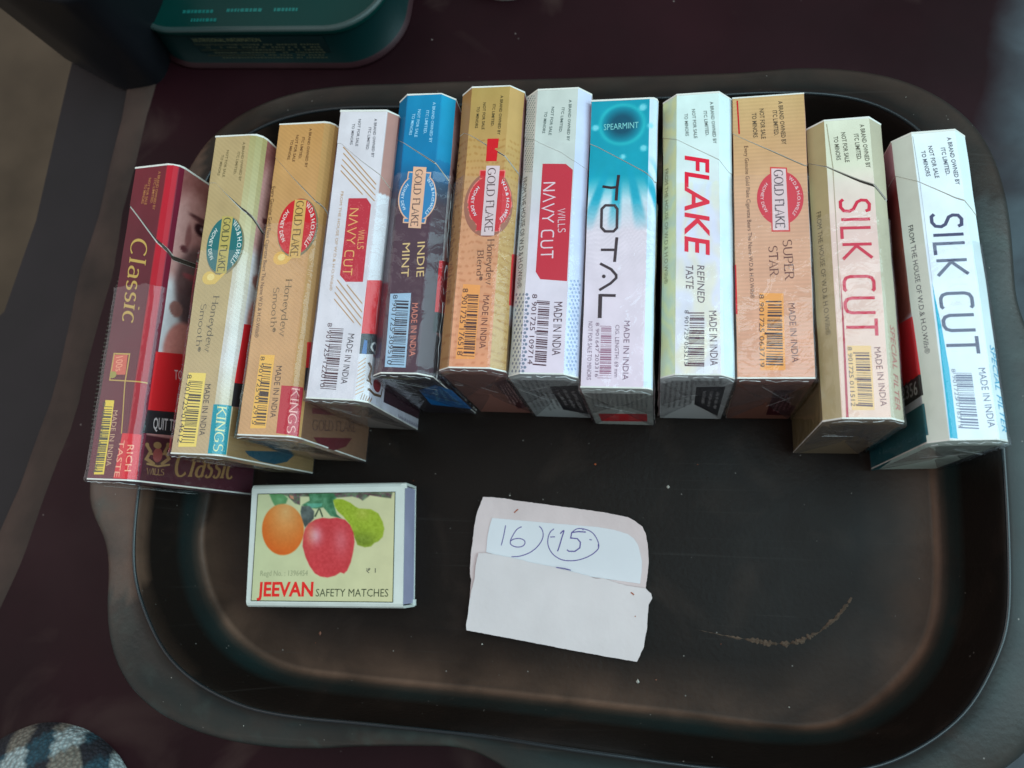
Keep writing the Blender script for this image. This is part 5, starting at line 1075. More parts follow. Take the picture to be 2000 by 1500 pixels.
def make_pack(n):
    K = PACKS[n]; w, L, h, c = K['w'], K['L'], K['h'], K['c']; cl, cr, st = K['sp']
    prof, i0 = profile(w, h, c, cl, cr, st)
    d = [0.]
    for A, B in zip(prof, prof[1:]): d.append(d[-1] + hypot(B[0] - A[0], B[1] - A[1]))
    d = [q - d[i0] for q in d]
    segn = []
    for A, B in zip(prof, prof[1:]):
        ex, ez = B[0] - A[0], B[1] - A[1]; l = hypot(ex, ez); segn.append((-ez / l, ex / l))
    cut = sorted([p for p in K['cut'] if p[0] < d[-1] - 30]); cut = [p for i, p in enumerate(cut) if i == 0 or p[0] > cut[i - 1][0] + .3]
    cx, cv = [p[0] for p in cut], [p[1] for p in cut]
    def vc(a): return float(np.interp(a, cx, cv))
    g0, g1 = GAP[n]; ph = (sum(map(ord, n)) % 13) * .7; warp = ((sum(map(ord, n)) % 5) - 2) * .25
    def gap(a):
        t = min(max((a - cx[0]) / (cx[-1] - cx[0]), 0), 1); return g0 + (g1 - g0) * sin(min(t * 1.35, 1) * pi / 2) ** 2 * (1 if t < .98 else .7)
    def pos(a, v, off=0.):
        a = min(max(a, d[0]), d[-1]); i = 0
        while i < len(segn) - 1 and a > d[i + 1]: i += 1
        t = a - d[i]; l = d[i + 1] - d[i]; A, B = prof[i], prof[i + 1]; nx, nz = segn[i]
        off += .06 * sin(.16 * v + ph) * sin(.30 * a + 1.3 * ph) + .03 * sin(.41 * v - .4 * a + 2 * ph) + .25 * warp * sin(pi * min(max(v / L, 0), 1))
        # blend the normal at the creases so that offset sheets stay closed
        for j, e in ((i - 1, d[i]), (i + 1, d[i + 1])):
            if 0 <= j < len(segn) and abs(a - e) < 1e-4:
                bx, bz = nx + segn[j][0], nz + segn[j][1]; q = hypot(bx, bz) / 2; nx, nz = bx / 2 / q / q, bz / 2 / q / q
        return (A[0] + (B[0] - A[0]) * t / l + nx * off, v, A[1] + (B[1] - A[1]) * t / l + nz * off)
    it = len(prof) - 2 if cr <= 0 else i0 + 1
    rb = [o for o in K['ops'] if o[0] == 'q' and o[5] == (22, 20, 24) and not o[1] and o[4][0][0] > d[-2] - 2]
    P = dict(d=d, i0=i0, it=it, L=L, vcr=vc(d[it]), red0=(min(p[1] for o in rb for p in o[4][2:]) if rb else 12.))
    P['red0'] = max(P['red0'], 8.0)
    root = empty("cigarette_pack", K['loc'], K['rot'], LAB[n], "cigarette pack", "cigarette packs standing side by side in the tray")
    mat = M_STR.get(n, M_BOARD)
    # columns
    cols = []
    for i in range(len(d) - 1):
        side = i == 0 or i == len(d) - 2
        k = max(1, int(math.ceil((d[i + 1] - d[i]) / ((.6 if n == 'classic' and i else 1.0) if side else .45))))
        eps = .002
        for j in range(k + 1):
            t = j / k; q = d[i] + (d[i + 1] - d[i]) * t
            if j == 0: q += eps
            if j == k: q -= eps
            cols.append(q)
    seedn = sum(map(ord, n)) % 97
    def skin(name, lo, hi, nr, lip, off):
        V = []; A = []; Vv = []; Fc = []; fm = []; nc = len(cols)
        for r in range(nr + 1):
            for q in cols:
                v = lo(q) + (hi(q) - lo(q)) * r / nr
                V.append(pos(q, v, off)); A.append(q); Vv.append(v)
        for r in range(nr):
            for i in range(nc - 1): Fc.append((r * nc + i, r * nc + i + 1, (r + 1) * nc + i + 1, (r + 1) * nc + i)); fm.append(0)
        b = len(V); row = nr if lip > 0 else 0
        for i, q in enumerate(cols):
            v = Vv[row * nc + i]; V.append(pos(q, v, off + .02)); V.append(pos(q, v + (.24 if lip > 0 else .0), off - .4)); A += [q, q]; Vv += [v, v]
        for i in range(nc - 1):
            f = (b + 2 * i, b + 2 * i + 1, b + 2 * i + 3, b + 2 * i + 2); Fc.append(f if lip < 0 else f[::-1]); fm.append(1)
        A = np.array(A); Vv = np.array(Vv)
        C = s2l_np(art(n, A, Vv, P))
        return mesh_obj(name, V, Fc, [mat, M_EDGE], root, fm, False, C)
    nr = int(L / .55)
    skin("carton", lambda q: 0., lambda q: vc(q) - gap(q) / 2, int(nr * .78), 1, 0.)
    LO = .10
    skin("flip_lid", lambda q: vc(q) + gap(q) / 2, lambda q: L, int(nr * .3), -1, LO)
    # end caps (glued board ends), slab with white edges
    def slab(name, v0, v1, grow, fcol, wob=0):
        m = len(prof); V = []; r = random.Random(seedn + int(v1))
        q = []
        for i, a in enumerate(d):
            a2 = a + (1e-3 if i == 0 else -1e-3 if i == len(d) - 1 else 0); p = pos(a, 0, grow); q.append((p[0], p[2]))
        jj = [r.uniform(-wob, wob) for _ in q]
        V = [(x, v0, z) for x, z in q] + [(x, v1 + jj[i], z) for i, (x, z) in enumerate(q)]
        Fc = [tuple(range(m))[::-1] if v0 > v1 else tuple(range(m)), tuple(range(m, 2 * m)) if v0 > v1 else tuple(range(m, 2 * m))[::-1]]
        fm = [0, 1]
        for i in range(m):
            j = (i + 1) % m; f = (i, j, j + m, i + m); Fc.append(f if v0 < v1 else f[::-1]); fm.append(0)
        return mesh_obj(name, V, Fc, [M_EDGE, ink(fcol, .5)], root, fm)
    slab("end_flap", 0.0, -.38, .05, BODY[n]['end'])
    slab("lid_top", L, L + .45, .16, (206, 204, 198), .12)
    # inner frame (seen in the lid gap)
    V = []; a0s = [pos(a, 0, -.45) for a in d]; m = len(a0s)
    for v in (.3, L - .3): V += [(p[0], v, p[2] + (.3 if i in (0, m - 1) else 0)) for i, p in enumerate(a0s)]
    Fc = [(i, (i + 1) % m, (i + 1) % m + m, i + m) for i in range(m)] + [tuple(range(m))[::-1], tuple(range(m, 2 * m))]
    mesh_obj("inner_frame", V, Fc, M_INNER, root)
    # prints
    groups = {}
    creases = [q for q in d[1:-1]]
    for o in K['ops']:
        V, Fq, col = op2d(o); E, grp, lay = o[1], o[2], o[3]
        if E: grp = 'end'
        elif grp == 'panel' and tuple(col) in ((205, 12, 22), (22, 20, 24)): grp = 'warn'
        g = groups.setdefault(grp, ([], [], [], []))
        off = .012 + .016 * lay
        if E: W3 = [(p[0], -.38 - off, p[1]) for p in V]
        else:
            small = o[0] in 'ta' and max(o[7] if o[0] == 't' else o[10], 0) < 1.6
            if o[0] == 'd': pass
            elif small: V, Fq = bisect2d(V, Fq, creases, 99)
            else: V, Fq = bisect2d(V, Fq, creases)
            cutn = any(p[1] > min(cv) - 1 for p in V)
            W3 = [pos(p[0], p[1], off + (LO if (cutn and p[1] > vc(p[0]) - .5) else 0)) for p in V]
        b = len(g[0]); g[0].extend(W3)
        if col not in g[3]: g[3].append(col)
        mi = g[3].index(col)
        for f in Fq: g[1].append(tuple(b + i for i in f)); g[2].append(mi)
    NM = {'lettering': 'printed_lettering', 'barcode': 'barcode', 'emblem': 'printed_emblem', 'panel': 'colour_panel', 'dots': 'dot_pattern', 'end': 'end_print', 'warn': 'warning_panel', 'crest': 'printed_crest', 'foot': 'foot_label', 'sbadge': 'side_badge'}
    for grp, (V, Fq, fm, cl_) in groups.items():
        # face the print outwards
        po = mesh_obj(NM[grp], V, Fq, [ink(q) for q in cl_], root, fm)
        if grp == 'dots': po['kind'] = 'stuff'
    # cellophane
    frac, amp = WRAP[n]; na = 90; nv = 60; ve = L * frac; V = []; Fc = []
    As = [d[0] + (d[-1] - d[0]) * i / na for i in range(na + 1)]; As = sorted(set(As + [q for q in d[1:-1]])); na = len(As) - 1
    X, Y = np.meshgrid(np.array(As), np.linspace(-.9, ve, nv + 1))
    edge = np.exp(-((Y + .9) / 3.0)) + .35 * np.exp(-((ve - Y) / 2.0))
    o2 = .34 + amp * (.22 * np.abs(fbm(X * .30, Y * .16, seedn)) * 2 + edge * (.55 + 1.2 * fbm(X * .55, Y * .5, seedn + 9)) * .95)
    if n == 'indie':
        bulge = np.maximum(np.exp(-((X - d[1]) / 2.0) ** 2), np.exp(-((X - d[-2]) / 2.5) ** 2)); o2 = o2 + bulge * .9
    ywob = fbm(X * .2, X * 0 + .5, seedn + 3) * (Y > ve - 1) * 1.2 - (np.abs(fbm(X * .5, X * 0 + 7.5, seedn)) * .7) * (Y < -.5)
    for r in range(nv + 1):
        for i in range(na + 1): V.append(pos(X[r, i], Y[r, i] + ywob[r, i], float(max(o2[r, i], .2))))
    nc = na + 1
    for r in range(nv):
        for i in range(na): Fc.append((r * nc + i, r * nc + i + 1, (r + 1) * nc + i + 1, (r + 1) * nc + i))
    # envelope-folded near end: rings closing to the middle
    rr = random.Random(seedn); prev = list(range(nc)); cxm, czm = 0, h / 2
    for k, s in enumerate((.85, .6, .3, .05)):
        cur = []
        for i in range(nc):
            x, y, z = V[i]; nx = cxm + (x - cxm) * s; nz = czm + (z - czm) * (s * .9 + .1 * s)
            yy = -1.0 - .25 * amp * float(fbm(np.array([nx * .35]), np.array([nz * .2]), seedn + 5)[0]) * 2 - .12 * abs(sin(nx * .6 + nz * .35))
            cur.append(len(V)); V.append((nx, yy, nz))
        for i in range(nc - 1): Fc.append((prev[i + 1], prev[i], cur[i], cur[i + 1]))
        prev = cur
    ce = mesh_obj("cellophane_wrap", V, Fc, CELLO, root, None, True)
    # folded triangles and welded seams of the wrapper on the near end
    V = []; Fc = []
    for sgn in (-1, 1):
        b = len(V); x0 = sgn * (w / 2 + .2)
        V += [(x0, -1.35, h - c * .6), (x0 * .1, -1.9, h * .72 + sgn), (x0, -1.30, h * .40)]; Fc.append((b, b + 1, b + 2))
    b = len(V); V += [(-w * .46, -1.5, h * .985), (w * .44, -1.45, h * .985), (w * .12, -1.75, h * .70), (-w * .2, -1.8, h * .72)]; Fc.append((b, b + 1, b + 2, b + 3))
    mesh_obj("cellophane_fold", V, Fc, CELLO, root)
    V = []; Fc = []  # pale rods stand in for glints on the wrapper's creases and edges
    def rod(p, q, r_):
        p = np.array(p); q = np.array(q); t = (q - p) / np.linalg.norm(q - p); u = np.cross(t, (0, .3, 1)); u /= np.linalg.norm(u); u2 = np.cross(t, u); b = len(V)
        for e in (p, q):
            for k in range(5): V.append(tuple(e + (u * cos(k * 1.2566) + u2 * sin(k * 1.2566)) * r_))
        for k in range(5): Fc.append((b + k, b + (k + 1) % 5, b + 5 + (k + 1) % 5, b + 5 + k))
    for k in range(2):
        xa = rr.uniform(-.45, .45) * w; xb = rr.uniform(-.45, .45) * w
        rod((xa, -1.75, h * rr.uniform(.70, .97)), (xb, -1.8, h * rr.uniform(.45, .8)), .02)
    pr = None
    for k in range(15):
        u = -w / 2 + .4 + (w - .8) * k / 14; q = (u, -1.05 + rr.uniform(-.25, .25), h - (max(0, abs(u) - (w / 2 - c)) * (1 if cl or u > 0 else 0) * (1 if cr or u < 0 else 0)) + .35 + rr.uniform(-.2, .25))
        if pr and rr.random() < .85: rod(pr, q, rr.choice([.03, .06, .09]))
        pr = q
    if n == 'indie':
        for aa in (d[1], d[-2]):
            pr = None
            for k in range(26):
                q = pos(aa, -.8 + k * 2.0, 1.15 + rr.uniform(-.2, .2))
                if pr and rr.random() < .8: rod(pr, q, rr.choice([.03, .05, .08]))
                pr = q
    mesh_obj("wrap_crease_glint", V, Fc, crease_glint, root)
    return root
crease_glint = simple("cellophane_crease_glint", (190, 195, 195), .25, .05, 50, 0, .6)  # pale colour paints the glints of the cellophane
for n in PACKS: make_pack(n)
# ---------------------------------------------------------------- tray
def polar_loop(pts, cen, N=288):
    """closed outline from control points, sampled by angle round cen, smoothed"""
    P = np.array(pts, float) - cen; th = np.arctan2(P[:, 1], P[:, 0]); r = np.hypot(P[:, 0], P[:, 1]); o = np.argsort(th); th = th[o]; r = r[o]
    th = np.concatenate([th[-3:] - 2 * pi, th, th[:3] + 2 * pi]); r = np.concatenate([r[-3:], r, r[:3]])
    P = np.stack([th, r], 1)
    T = np.linspace(-pi, pi, N, endpoint=False)
    # Catmull-Rom in (theta, x, y)
    X = r * np.cos(th); Y = r * np.sin(th)
    def cr(vals):
        out = []
        for t in T:
            i = int(np.searchsorted(th, t) - 1); i = min(max(i, 1), len(th) - 3)
            p0, p1, p2, p3 = vals[i - 1], vals[i], vals[i + 1], vals[i + 2]; u = (t - th[i]) / (th[i + 1] - th[i])
            m1 = (p2 - p0) / (th[i + 1] - th[i - 1]) * (th[i + 1] - th[i]); m2 = (p3 - p1) / (th[i + 2] - th[i]) * (th[i + 1] - th[i])
            out.append((2 * u ** 3 - 3 * u ** 2 + 1) * p1 + (u ** 3 - 2 * u ** 2 + u) * m1 + (-2 * u ** 3 + 3 * u ** 2) * p2 + (u ** 3 - u ** 2) * m2)
        return np.array(out)
    x = cr(X); y = cr(Y); rr = np.hypot(x, y); k = np.array([.1, .2, .4, .2, .1]); rr = sum(k[j] * np.roll(rr, j - 2) for j in range(5))
    return np.stack([cen[0] + rr * np.cos(T), cen[1] + rr * np.sin(T)], 1)
CEN = np.array((-28., 48.))
FLOOR = [(-137.5, 19.9), (-138.5, 6.9), (-136.5, -2.5), (-131.5, -13.5), (-123.5, -22.2), (-112.6, -28.8), (-102.5, -31.7), (-86.3, -32.7), (-62, -33.6), (-37.2, -34.5), (-16, -35.4), (5.5, -36.3), (16.4, -36.9), (32.4, -37.9), (42.8, -38.0), (50.7, -36.1), (58.6, -31.0), (66.7, -23.4), (72.6, -15.9), (76.2, -5.2), (77.4, 5.5), (78.2, 33.4), (78.4, 60), (77.5, 90), (74, 106), (66, 118), (54, 125), (40, 127), (10, 128), (-30, 129), (-70, 130.5), (-100, 131), (-114, 128), (-125, 120), (-131, 108), (-134, 90), (-135.5, 65), (-136.8, 40)]
INNER = [(-144.0, 11.3), (-142.6, -3.0), (-139.3, -11.4), (-134.3, -19.4), (-128.8, -26.2), (-120.6, -32.1), (-111.0, -36.2), (-101.9, -38.7), (-93.1, -39.6), (-73.2, -40.2), (-52, -40.8), (-32.8, -41.4), (-7.4, -42.7), (16.9, -43.9), (35, -43.9), (51.4, -41.2), (62.9, -35.4), (72.4, -27.3), (79.0, -16.6), (82.4, -8.6), (84.2, 5.5), (85.4, 30.1), (86, 55), (85.3, 80), (82.6, 98), (78.2, 111.4), (73.0, 120.3), (64.6, 127.5), (55.4, 131.5), (44.9, 133.4), (10, 134.5), (-30, 135.5), (-70, 136.8), (-102, 137.5), (-118, 134), (-130, 126.5), (-137.5, 114), (-140.5, 95), (-142, 70), (-143, 40)]
OUTER = [(-164.5, 25), (-163.2, 13.1), (-157.6, 5.6), (-154.4, -0.3), (-152.8, -7.7), (-151.8, -17.6), (-147.3, -29.7), (-140.5, -37.4), (-131.8, -42.7), (-119.2, -46.8), (-104.1, -48.8), (-86.9, -48.6), (-73.0, -47), (-58, -45.8), (-46.0, -45.3), (-38.3, -47.6), (-30, -52), (-18, -57), (0, -58.5), (20, -57.5), (33, -53), (45, -51.5), (62, -49.2), (74, -45), (85.5, -37.4), (93, -28), (97.5, -16), (100, 0), (103, 20), (103, 45), (97.5, 62), (95, 72), (95.5, 88), (95.4, 100.6), (93.4, 113.9), (89.2, 124.0), (81.5, 132.6), (72.6, 138.4), (61.1, 142.4), (46.6, 144.6), (26.6, 144.4), (0, 145.5), (-40, 147.2), (-75, 148.4), (-99.8, 149), (-114.7, 147.2), (-129.5, 141.5), (-141.0, 132), (-148, 118), (-153, 104), (-162, 94), (-165, 84), (-166, 66), (-166, 42)]
Lf, Li, Lo = (polar_loop(x, CEN) for x in (FLOOR, INNER, OUTER)); NL = len(Lf)
def plastic(name, base, dusty, rough):
    m, p = principled(name); N, L = nodes(m)
    at = N.new("ShaderNodeAttribute"); at.attribute_name = "Col"     # R dust with teal rim light painted in, G brown grime, B chalky wear
    sep = N.new("ShaderNodeSeparateColor"); L.new(at.outputs["Color"], sep.inputs[0])
    tc = N.new("ShaderNodeTexCoord")
    def noise(s, det=6, dist=0):
        z = N.new("ShaderNodeTexNoise"); z.inputs["Scale"].default_value = s; z.inputs["Detail"].default_value = det; z.inputs["Distortion"].default_value = dist
        L.new(tc.outputs["Object"], z.inputs["Vector"]); return z.outputs[0]
    def ramp(i, a, b, lo=0., hi=1.):
        r = N.new("ShaderNodeMapRange"); r.inputs[1].default_value = a; r.inputs[2].default_value = b; r.inputs[3].default_value = lo; r.inputs[4].default_value = hi; L.new(i, r.inputs[0]); return r.outputs[0]
    def mul(a, b):
        r = N.new("ShaderNodeMath"); r.operation = 'MULTIPLY'; r.use_clamp = True
        for i, x in enumerate((a, b)):
            if isinstance(x, float): r.inputs[i].default_value = x
            else: L.new(x, r.inputs[i])
        return r.outputs[0]
    def mix(f, a, b):
        r = N.new("ShaderNodeMix"); r.data_type = 'RGBA'; L.new(f, r.inputs[0])
        for i, x in ((6, a), (7, b)):
            if isinstance(x, tuple): r.inputs[i].default_value = (*x, 1)
            else: L.new(x, r.inputs[i])
        return r.outputs[2]
    c = mix(ramp(noise(18), .35, .65), base, tuple(x * 1.35 for x in base))
    c = mix(mul(sep.outputs[0], ramp(noise(30, 9, .2), .25, .75, .25, .9)), c, dusty)
    c = mix(mul(sep.outputs[1], ramp(noise(55, 8, .4), .25, .62, .25, 1.)), c, (.165, .092, .062))
    c = mix(mul(sep.outputs[2], ramp(noise(110, 9, .3), .50, .74, 0, .75)), c, (.040, .062, .054))
    # long fine scratches in two directions
    for ang, sc_ in ((.5, 1.), (-.9, 1.3), (2.2, .8)):
        mp = N.new("ShaderNodeMapping"); mp.inputs["Rotation"].default_value = (0, 0, ang); mp.inputs["Scale"].default_value = (14 * sc_, 900 * sc_, 14); L.new(tc.outputs["Object"], mp.inputs[0])
        z = N.new("ShaderNodeTexNoise"); z.inputs["Scale"].default_value = 1.; z.inputs["Detail"].default_value = 2; L.new(mp.outputs[0], z.inputs["Vector"])
        c = mix(mul(ramp(z.outputs[0], .68, .78), .25), c, (.05, .045, .04))
    c = mix(mul(ramp(noise(45, 9, .8), .55, .75), .5), c, (.034, .022, .017))
    # fine specks of dust
    vo = N.new("ShaderNodeTexVoronoi"); vo.inputs["Scale"].default_value = 420; L.new(tc.outputs["Object"], vo.inputs["Vector"])
    sp = ramp(vo.outputs["Distance"], .10, .06); gate = ramp(noise(300, 1), .60, .64)
    c = mix(mul(mul(sp, gate), .8), c, (.22, .2, .18))
    L.new(c, p.inputs["Base Color"])
    L.new(ramp(noise(35), .3, .7, rough - .06, rough + .10), p.inputs["Roughness"])
    L.new(ramp(sep.outputs[0], .1, .8, .10, .36), p.inputs["Specular IOR Level"])
    b = N.new("ShaderNodeBump"); b.inputs["Strength"].default_value = .25; b.inputs["Distance"].default_value = .0003
    L.new(noise(700, 3), b.inputs["Height"]); L.new(b.outputs[0], p.inputs["Normal"])
    return m
M_TRAY = plastic("black_tray_plastic", (.0092, .0060, .0048), (.0070, .026, .0265), .36)  # dust colour tinted teal to paint the cool light on the plastic
rings = []   # (xy, z, dust with painted sheen, grime, wear)
def mixl(A, B, t): return A * (1 - t) + B * t
for s in (.15, .3, .45, .6, .72, .82, .89, .94, .97, .99): rings.append((CEN + (Lf - CEN) * s, 0. , .0, max(0, (s - .80) / .20) ** 2.0 * .6, .0))
rings += [(Lf, .05, .1, 1., .0), (mixl(Lf, Li, .10), .5, .25, .9, 0), (mixl(Lf, Li, .22), 1.6, .8, .3, 0), (mixl(Lf, Li, .36), 3.6, .95, .05, 0), (mixl(Lf, Li, .5), 6.5, .9, 0, 0),  # lower wall values raised to paint the teal light it catches
 (mixl(Lf, Li, .6), 10, .1, 0, 0), (mixl(Lf, Li, .72), 15, .08, 0, 0), (mixl(Lf, Li, .84), 20, .08, 0, 0), (mixl(Lf, Li, .93), 23.2, .1, 0, 0), (mixl(Lf, Li, .98), 24.7, .1, 0, 0), (mixl(Li, Lo, .02), 25.6, .15, 0, .0), (mixl(Li, Lo, .05), 26.0, .2, 0, 0), (mixl(Li, Lo, .085), 26.0, .2, 0, 0), (mixl(Li, Lo, .12), 25.7, .4, 0, .1),
 (mixl(Li, Lo, .25), 25.4, .7, .0, .35), (mixl(Li, Lo, .45), 25.0, .9, .1, .55), (mixl(Li, Lo, .65), 24.5, 1., .15, .75), (mixl(Li, Lo, .82), 23.9, 1., .2, .9), (mixl(Li, Lo, .93), 23.2, .9, .1, .8), (mixl(Li, Lo, .985), 22.2, .7, .1, .5), (Lo, 20.6, .5, 0, .2), (mixl(Li, Lo, .99), 19, .3, 0, 0),
 (mixl(Li, Lo, .9), 19.4, .2, 0, 0), (mixl(Li, Lo, .2), 21.5, .2, 0, 0), (mixl(Lf, Li, .95) , 16, .2, 0, 0), (mixl(Lf, Li, .6), 3, .2, 0, 0), (mixl(Lf, Li, .3), -1.6, .2, 0, 0), (CEN + (Lf - CEN) * .96, -2.6, .2, 0, 0), (CEN + (Lf - CEN) * .5, -2.6, .2, 0, 0)]
V = []; C = []
V.append((CEN[0], CEN[1], 0)); C.append((0, 0, 0))
for xy, z, du, gr, we in rings:
    for i, (x, y) in enumerate(xy):
        jag = float(vnoise(np.array([i * .11]), np.array([z * .3]), 4)[0]); k = 1.
        g = gr
        if gr >= .5 and z < 2: g = gr * (.85 if y < 10 or x > 60 else .4)
        dd = du; ww = we
        if z > 22 and x < -120: ww = we * 1.0; dd = min(1, du * 1.0); g = max(g, .55 if (x < -140 and y > -12) else .1)
        if z > 22 and y > 100: ww *= .15; dd *= .35
        if z > 22 and x > 70 and y < 90: dd *= 1.0
        V.append((x, y, z)); C.append((dd, g, ww))
V.append((CEN[0], CEN[1], -2.6)); C.append((0, 0, 0))
Fc = [(0, 1 + i, 1 + (i + 1) % NL) for i in range(NL)]
for r in range(len(rings) - 1):
    a = 1 + r * NL; b = a + NL
    Fc += [(a + i, b + i, b + (i + 1) % NL, a + (i + 1) % NL) for i in range(NL)]
a = 1 + (len(rings) - 1) * NL; Fc += [(len(V) - 1, a + (i + 1) % NL, a + i) for i in range(NL)]
tray = empty("serving_tray", (CEN[0], CEN[1], 0), (0, 0, 0), "black plastic serving tray with rounded corners and dusty rim, holding all the packs", "tray")
def rel(V, o): return [(v[0] - o[0], v[1] - o[1], v[2]) for v in V]
mesh_obj("tray_body", rel(V, CEN), Fc, M_TRAY, tray, None, True, np.array(C))
# rolled bead along the inner edge of the rim
V = []; Fc = []; LB = mixl(Li, Lo, .05)
for i in range(NL):
    t = LB[(i + 1) % NL] - LB[i - 1]; t /= np.hypot(*t); nn = np.array([-t[1], t[0]])
    for k in range(8): a_ = 2 * pi * k / 8; V.append((LB[i][0] + nn[0] * .48 * cos(a_), LB[i][1] + nn[1] * .48 * cos(a_), 25.85 + .48 * sin(a_)))
for i in range(NL):
    for k in range(8): j = (i + 1) % NL; Fc.append((i * 8 + k, i * 8 + (k + 1) % 8, j * 8 + (k + 1) % 8, j * 8 + k))
mesh_obj("rim_bead", rel(V, CEN), Fc, simple("polished_plastic_bead", (16, 26, 30), .24, .3, 60, 0, .55), tray, None, True)
# moulded grip ribs on the left handle
V = []; Fc = []
M_RIB = simple("grip_rib_plastic", (52, 50, 44), .55, .35, 120, .2)
idx = [i for i in range(NL) if Lo[i][0] < -140 and 22 < Lo[i][1] < 92]; pts = sorted([tuple(mixl(Li, Lo, .93)[i]) for i in idx], key=lambda p: p[1])
ys = np.arange(24, 88, 1.35); xs = np.interp(ys, [p[1] for p in pts], [p[0] for p in pts])
for x, y in zip(xs, ys):
    b = len(V)
    for (dx, dy, dz) in ((-2.2, -.4, 0), (-2.2, .4, 0), (4.5, .4, 0), (4.5, -.4, 0), (-1.9, -.2, .75), (-1.9, .2, .75), (4.1, .2, .6), (4.1, -.2, .6)): V.append((x + dx, y + dy, 23.2 + dz + (.5 if dx > 0 else -.9)))
    Fc += [(b + 4, b + 7, b + 6, b + 5), (b, b + 4, b + 5, b + 1), (b + 1, b + 5, b + 6, b + 2), (b + 2, b + 6, b + 7, b + 3), (b + 3, b + 7, b + 4, b)]
mesh_obj("grip_rib", rel(V, CEN), Fc, M_RIB, tray)
# dried smear on the floor of the tray
SM = [(14, -14.9), (17.5, -15.4), (21, -16.0), (25, -16.5), (30.4, -17.0), (34, -17.5), (38.5, -17.4), (42, -16.3), (44.6, -14.9), (46.6, -13.9), (49, -11.8), (52.1, -9.0), (54, -6.6), (55.7, -4.1)]
SW = [.2, .3, .4, .9, 1.9, 2.2, 2.1, 2.0, 1.7, .3, 1.8, 1.5, 1.2, .5]
pts = []; wd = []
for i in range(len(SM) - 1):
    for t in np.linspace(0, 1, 9)[:-1]:
        pts.append((SM[i][0] * (1 - t) + SM[i + 1][0] * t, SM[i][1] * (1 - t) + SM[i + 1][1] * t)); wd.append(SW[i] * (1 - t) + SW[i + 1] * t)
V = []; Fc = []
for i, (p, w_) in enumerate(zip(pts, wd)):
    q = pts[min(i + 1, len(pts) - 1)]; o_ = pts[max(i - 1, 0)]; t = np.array(q) - np.array(o_); t /= np.hypot(*t); nn = np.array([-t[1], t[0]])
    w_ *= (.12 if random.random() < .12 else 1); a_, b_ = random.uniform(.12, .5) * w_, random.uniform(.12, .5) * w_
    V += [(p[0] + nn[0] * a_, p[1] + nn[1] * a_, .06), (p[0], p[1], .06 + .25 * w_), (p[0] - nn[0] * b_, p[1] - nn[1] * b_, .06)]
for i in range(len(pts) - 1):
    b = 3 * i; Fc += [(b, b + 1, b + 4, b + 3), (b + 1, b + 2, b + 5, b + 4)]
mesh_obj("dried_smear", rel(V, CEN), Fc, simple("dried_smear_crust", (80, 64, 52), .8, .4, 500, .5), tray)
# ---------------------------------------------------------------- crumbs and dust
V = []; Fc = []; fm = []
rc = random.Random(3)
def crumb(x, y, z, r, mi):
    b = len(V)
    for k in range(6):
        e = [(1, 0, 0), (-1, 0, 0), (0, 1, 0), (0, -1, 0), (0, 0, .7), (0, 0, -.7)][k]; j = rc.uniform(.6, 1.3)
        V.append((x + e[0] * r * j, y + e[1] * r * j * rc.uniform(.5, 1.4), z + r * .5 + e[2] * r * j))
    for f in ((0, 2, 4), (2, 1, 4), (1, 3, 4), (3, 0, 4), (2, 0, 5), (1, 2, 5), (3, 1, 5), (0, 3, 5)): Fc.append(tuple(b + i for i in f)); fm.append(mi)
for x, y, r, mi in ((-14.6, 30.8, .45, 0), (6.6, 24.5, .45, 1), (-96, -21.5, .45, 2), (-46.5, -22.0, .28, 1), (-2, -29.6, .5, 1), (3, -28.6, .25, 2), (38, -33.5, .3, 1), (-63.5, 27, .2, 1), (-130, -22, .4, 1), (-40, 21, .3, 1)): crumb(x, y, .05, r, mi)
for k in range(34):
    th = rc.uniform(0, 2 * pi); s = rc.random() ** .5 * .95; i = int(th / 2 / pi * NL) % NL; p = CEN + (Lf[i] - CEN) * s
    crumb(p[0], p[1], .03, rc.uniform(.06, .14), rc.choice([1, 1, 2, 0]))
for k in range(25):
    i = rc.randrange(NL); p = mixl(Li, Lo, rc.uniform(.15, .85))[i]; crumb(p[0], p[1], 24.9, rc.uniform(.06, .14), 1)
o = mesh_obj("tobacco_crumbs", V, Fc, [simple("crumb_orange", (180, 90, 50), .8), simple("crumb_pale", (170, 165, 155), .8), simple("crumb_brown", (110, 70, 55), .8)], None, fm)
tag(o, "tiny crumbs and specks of dust scattered over the black tray", "crumbs", kind="stuff")
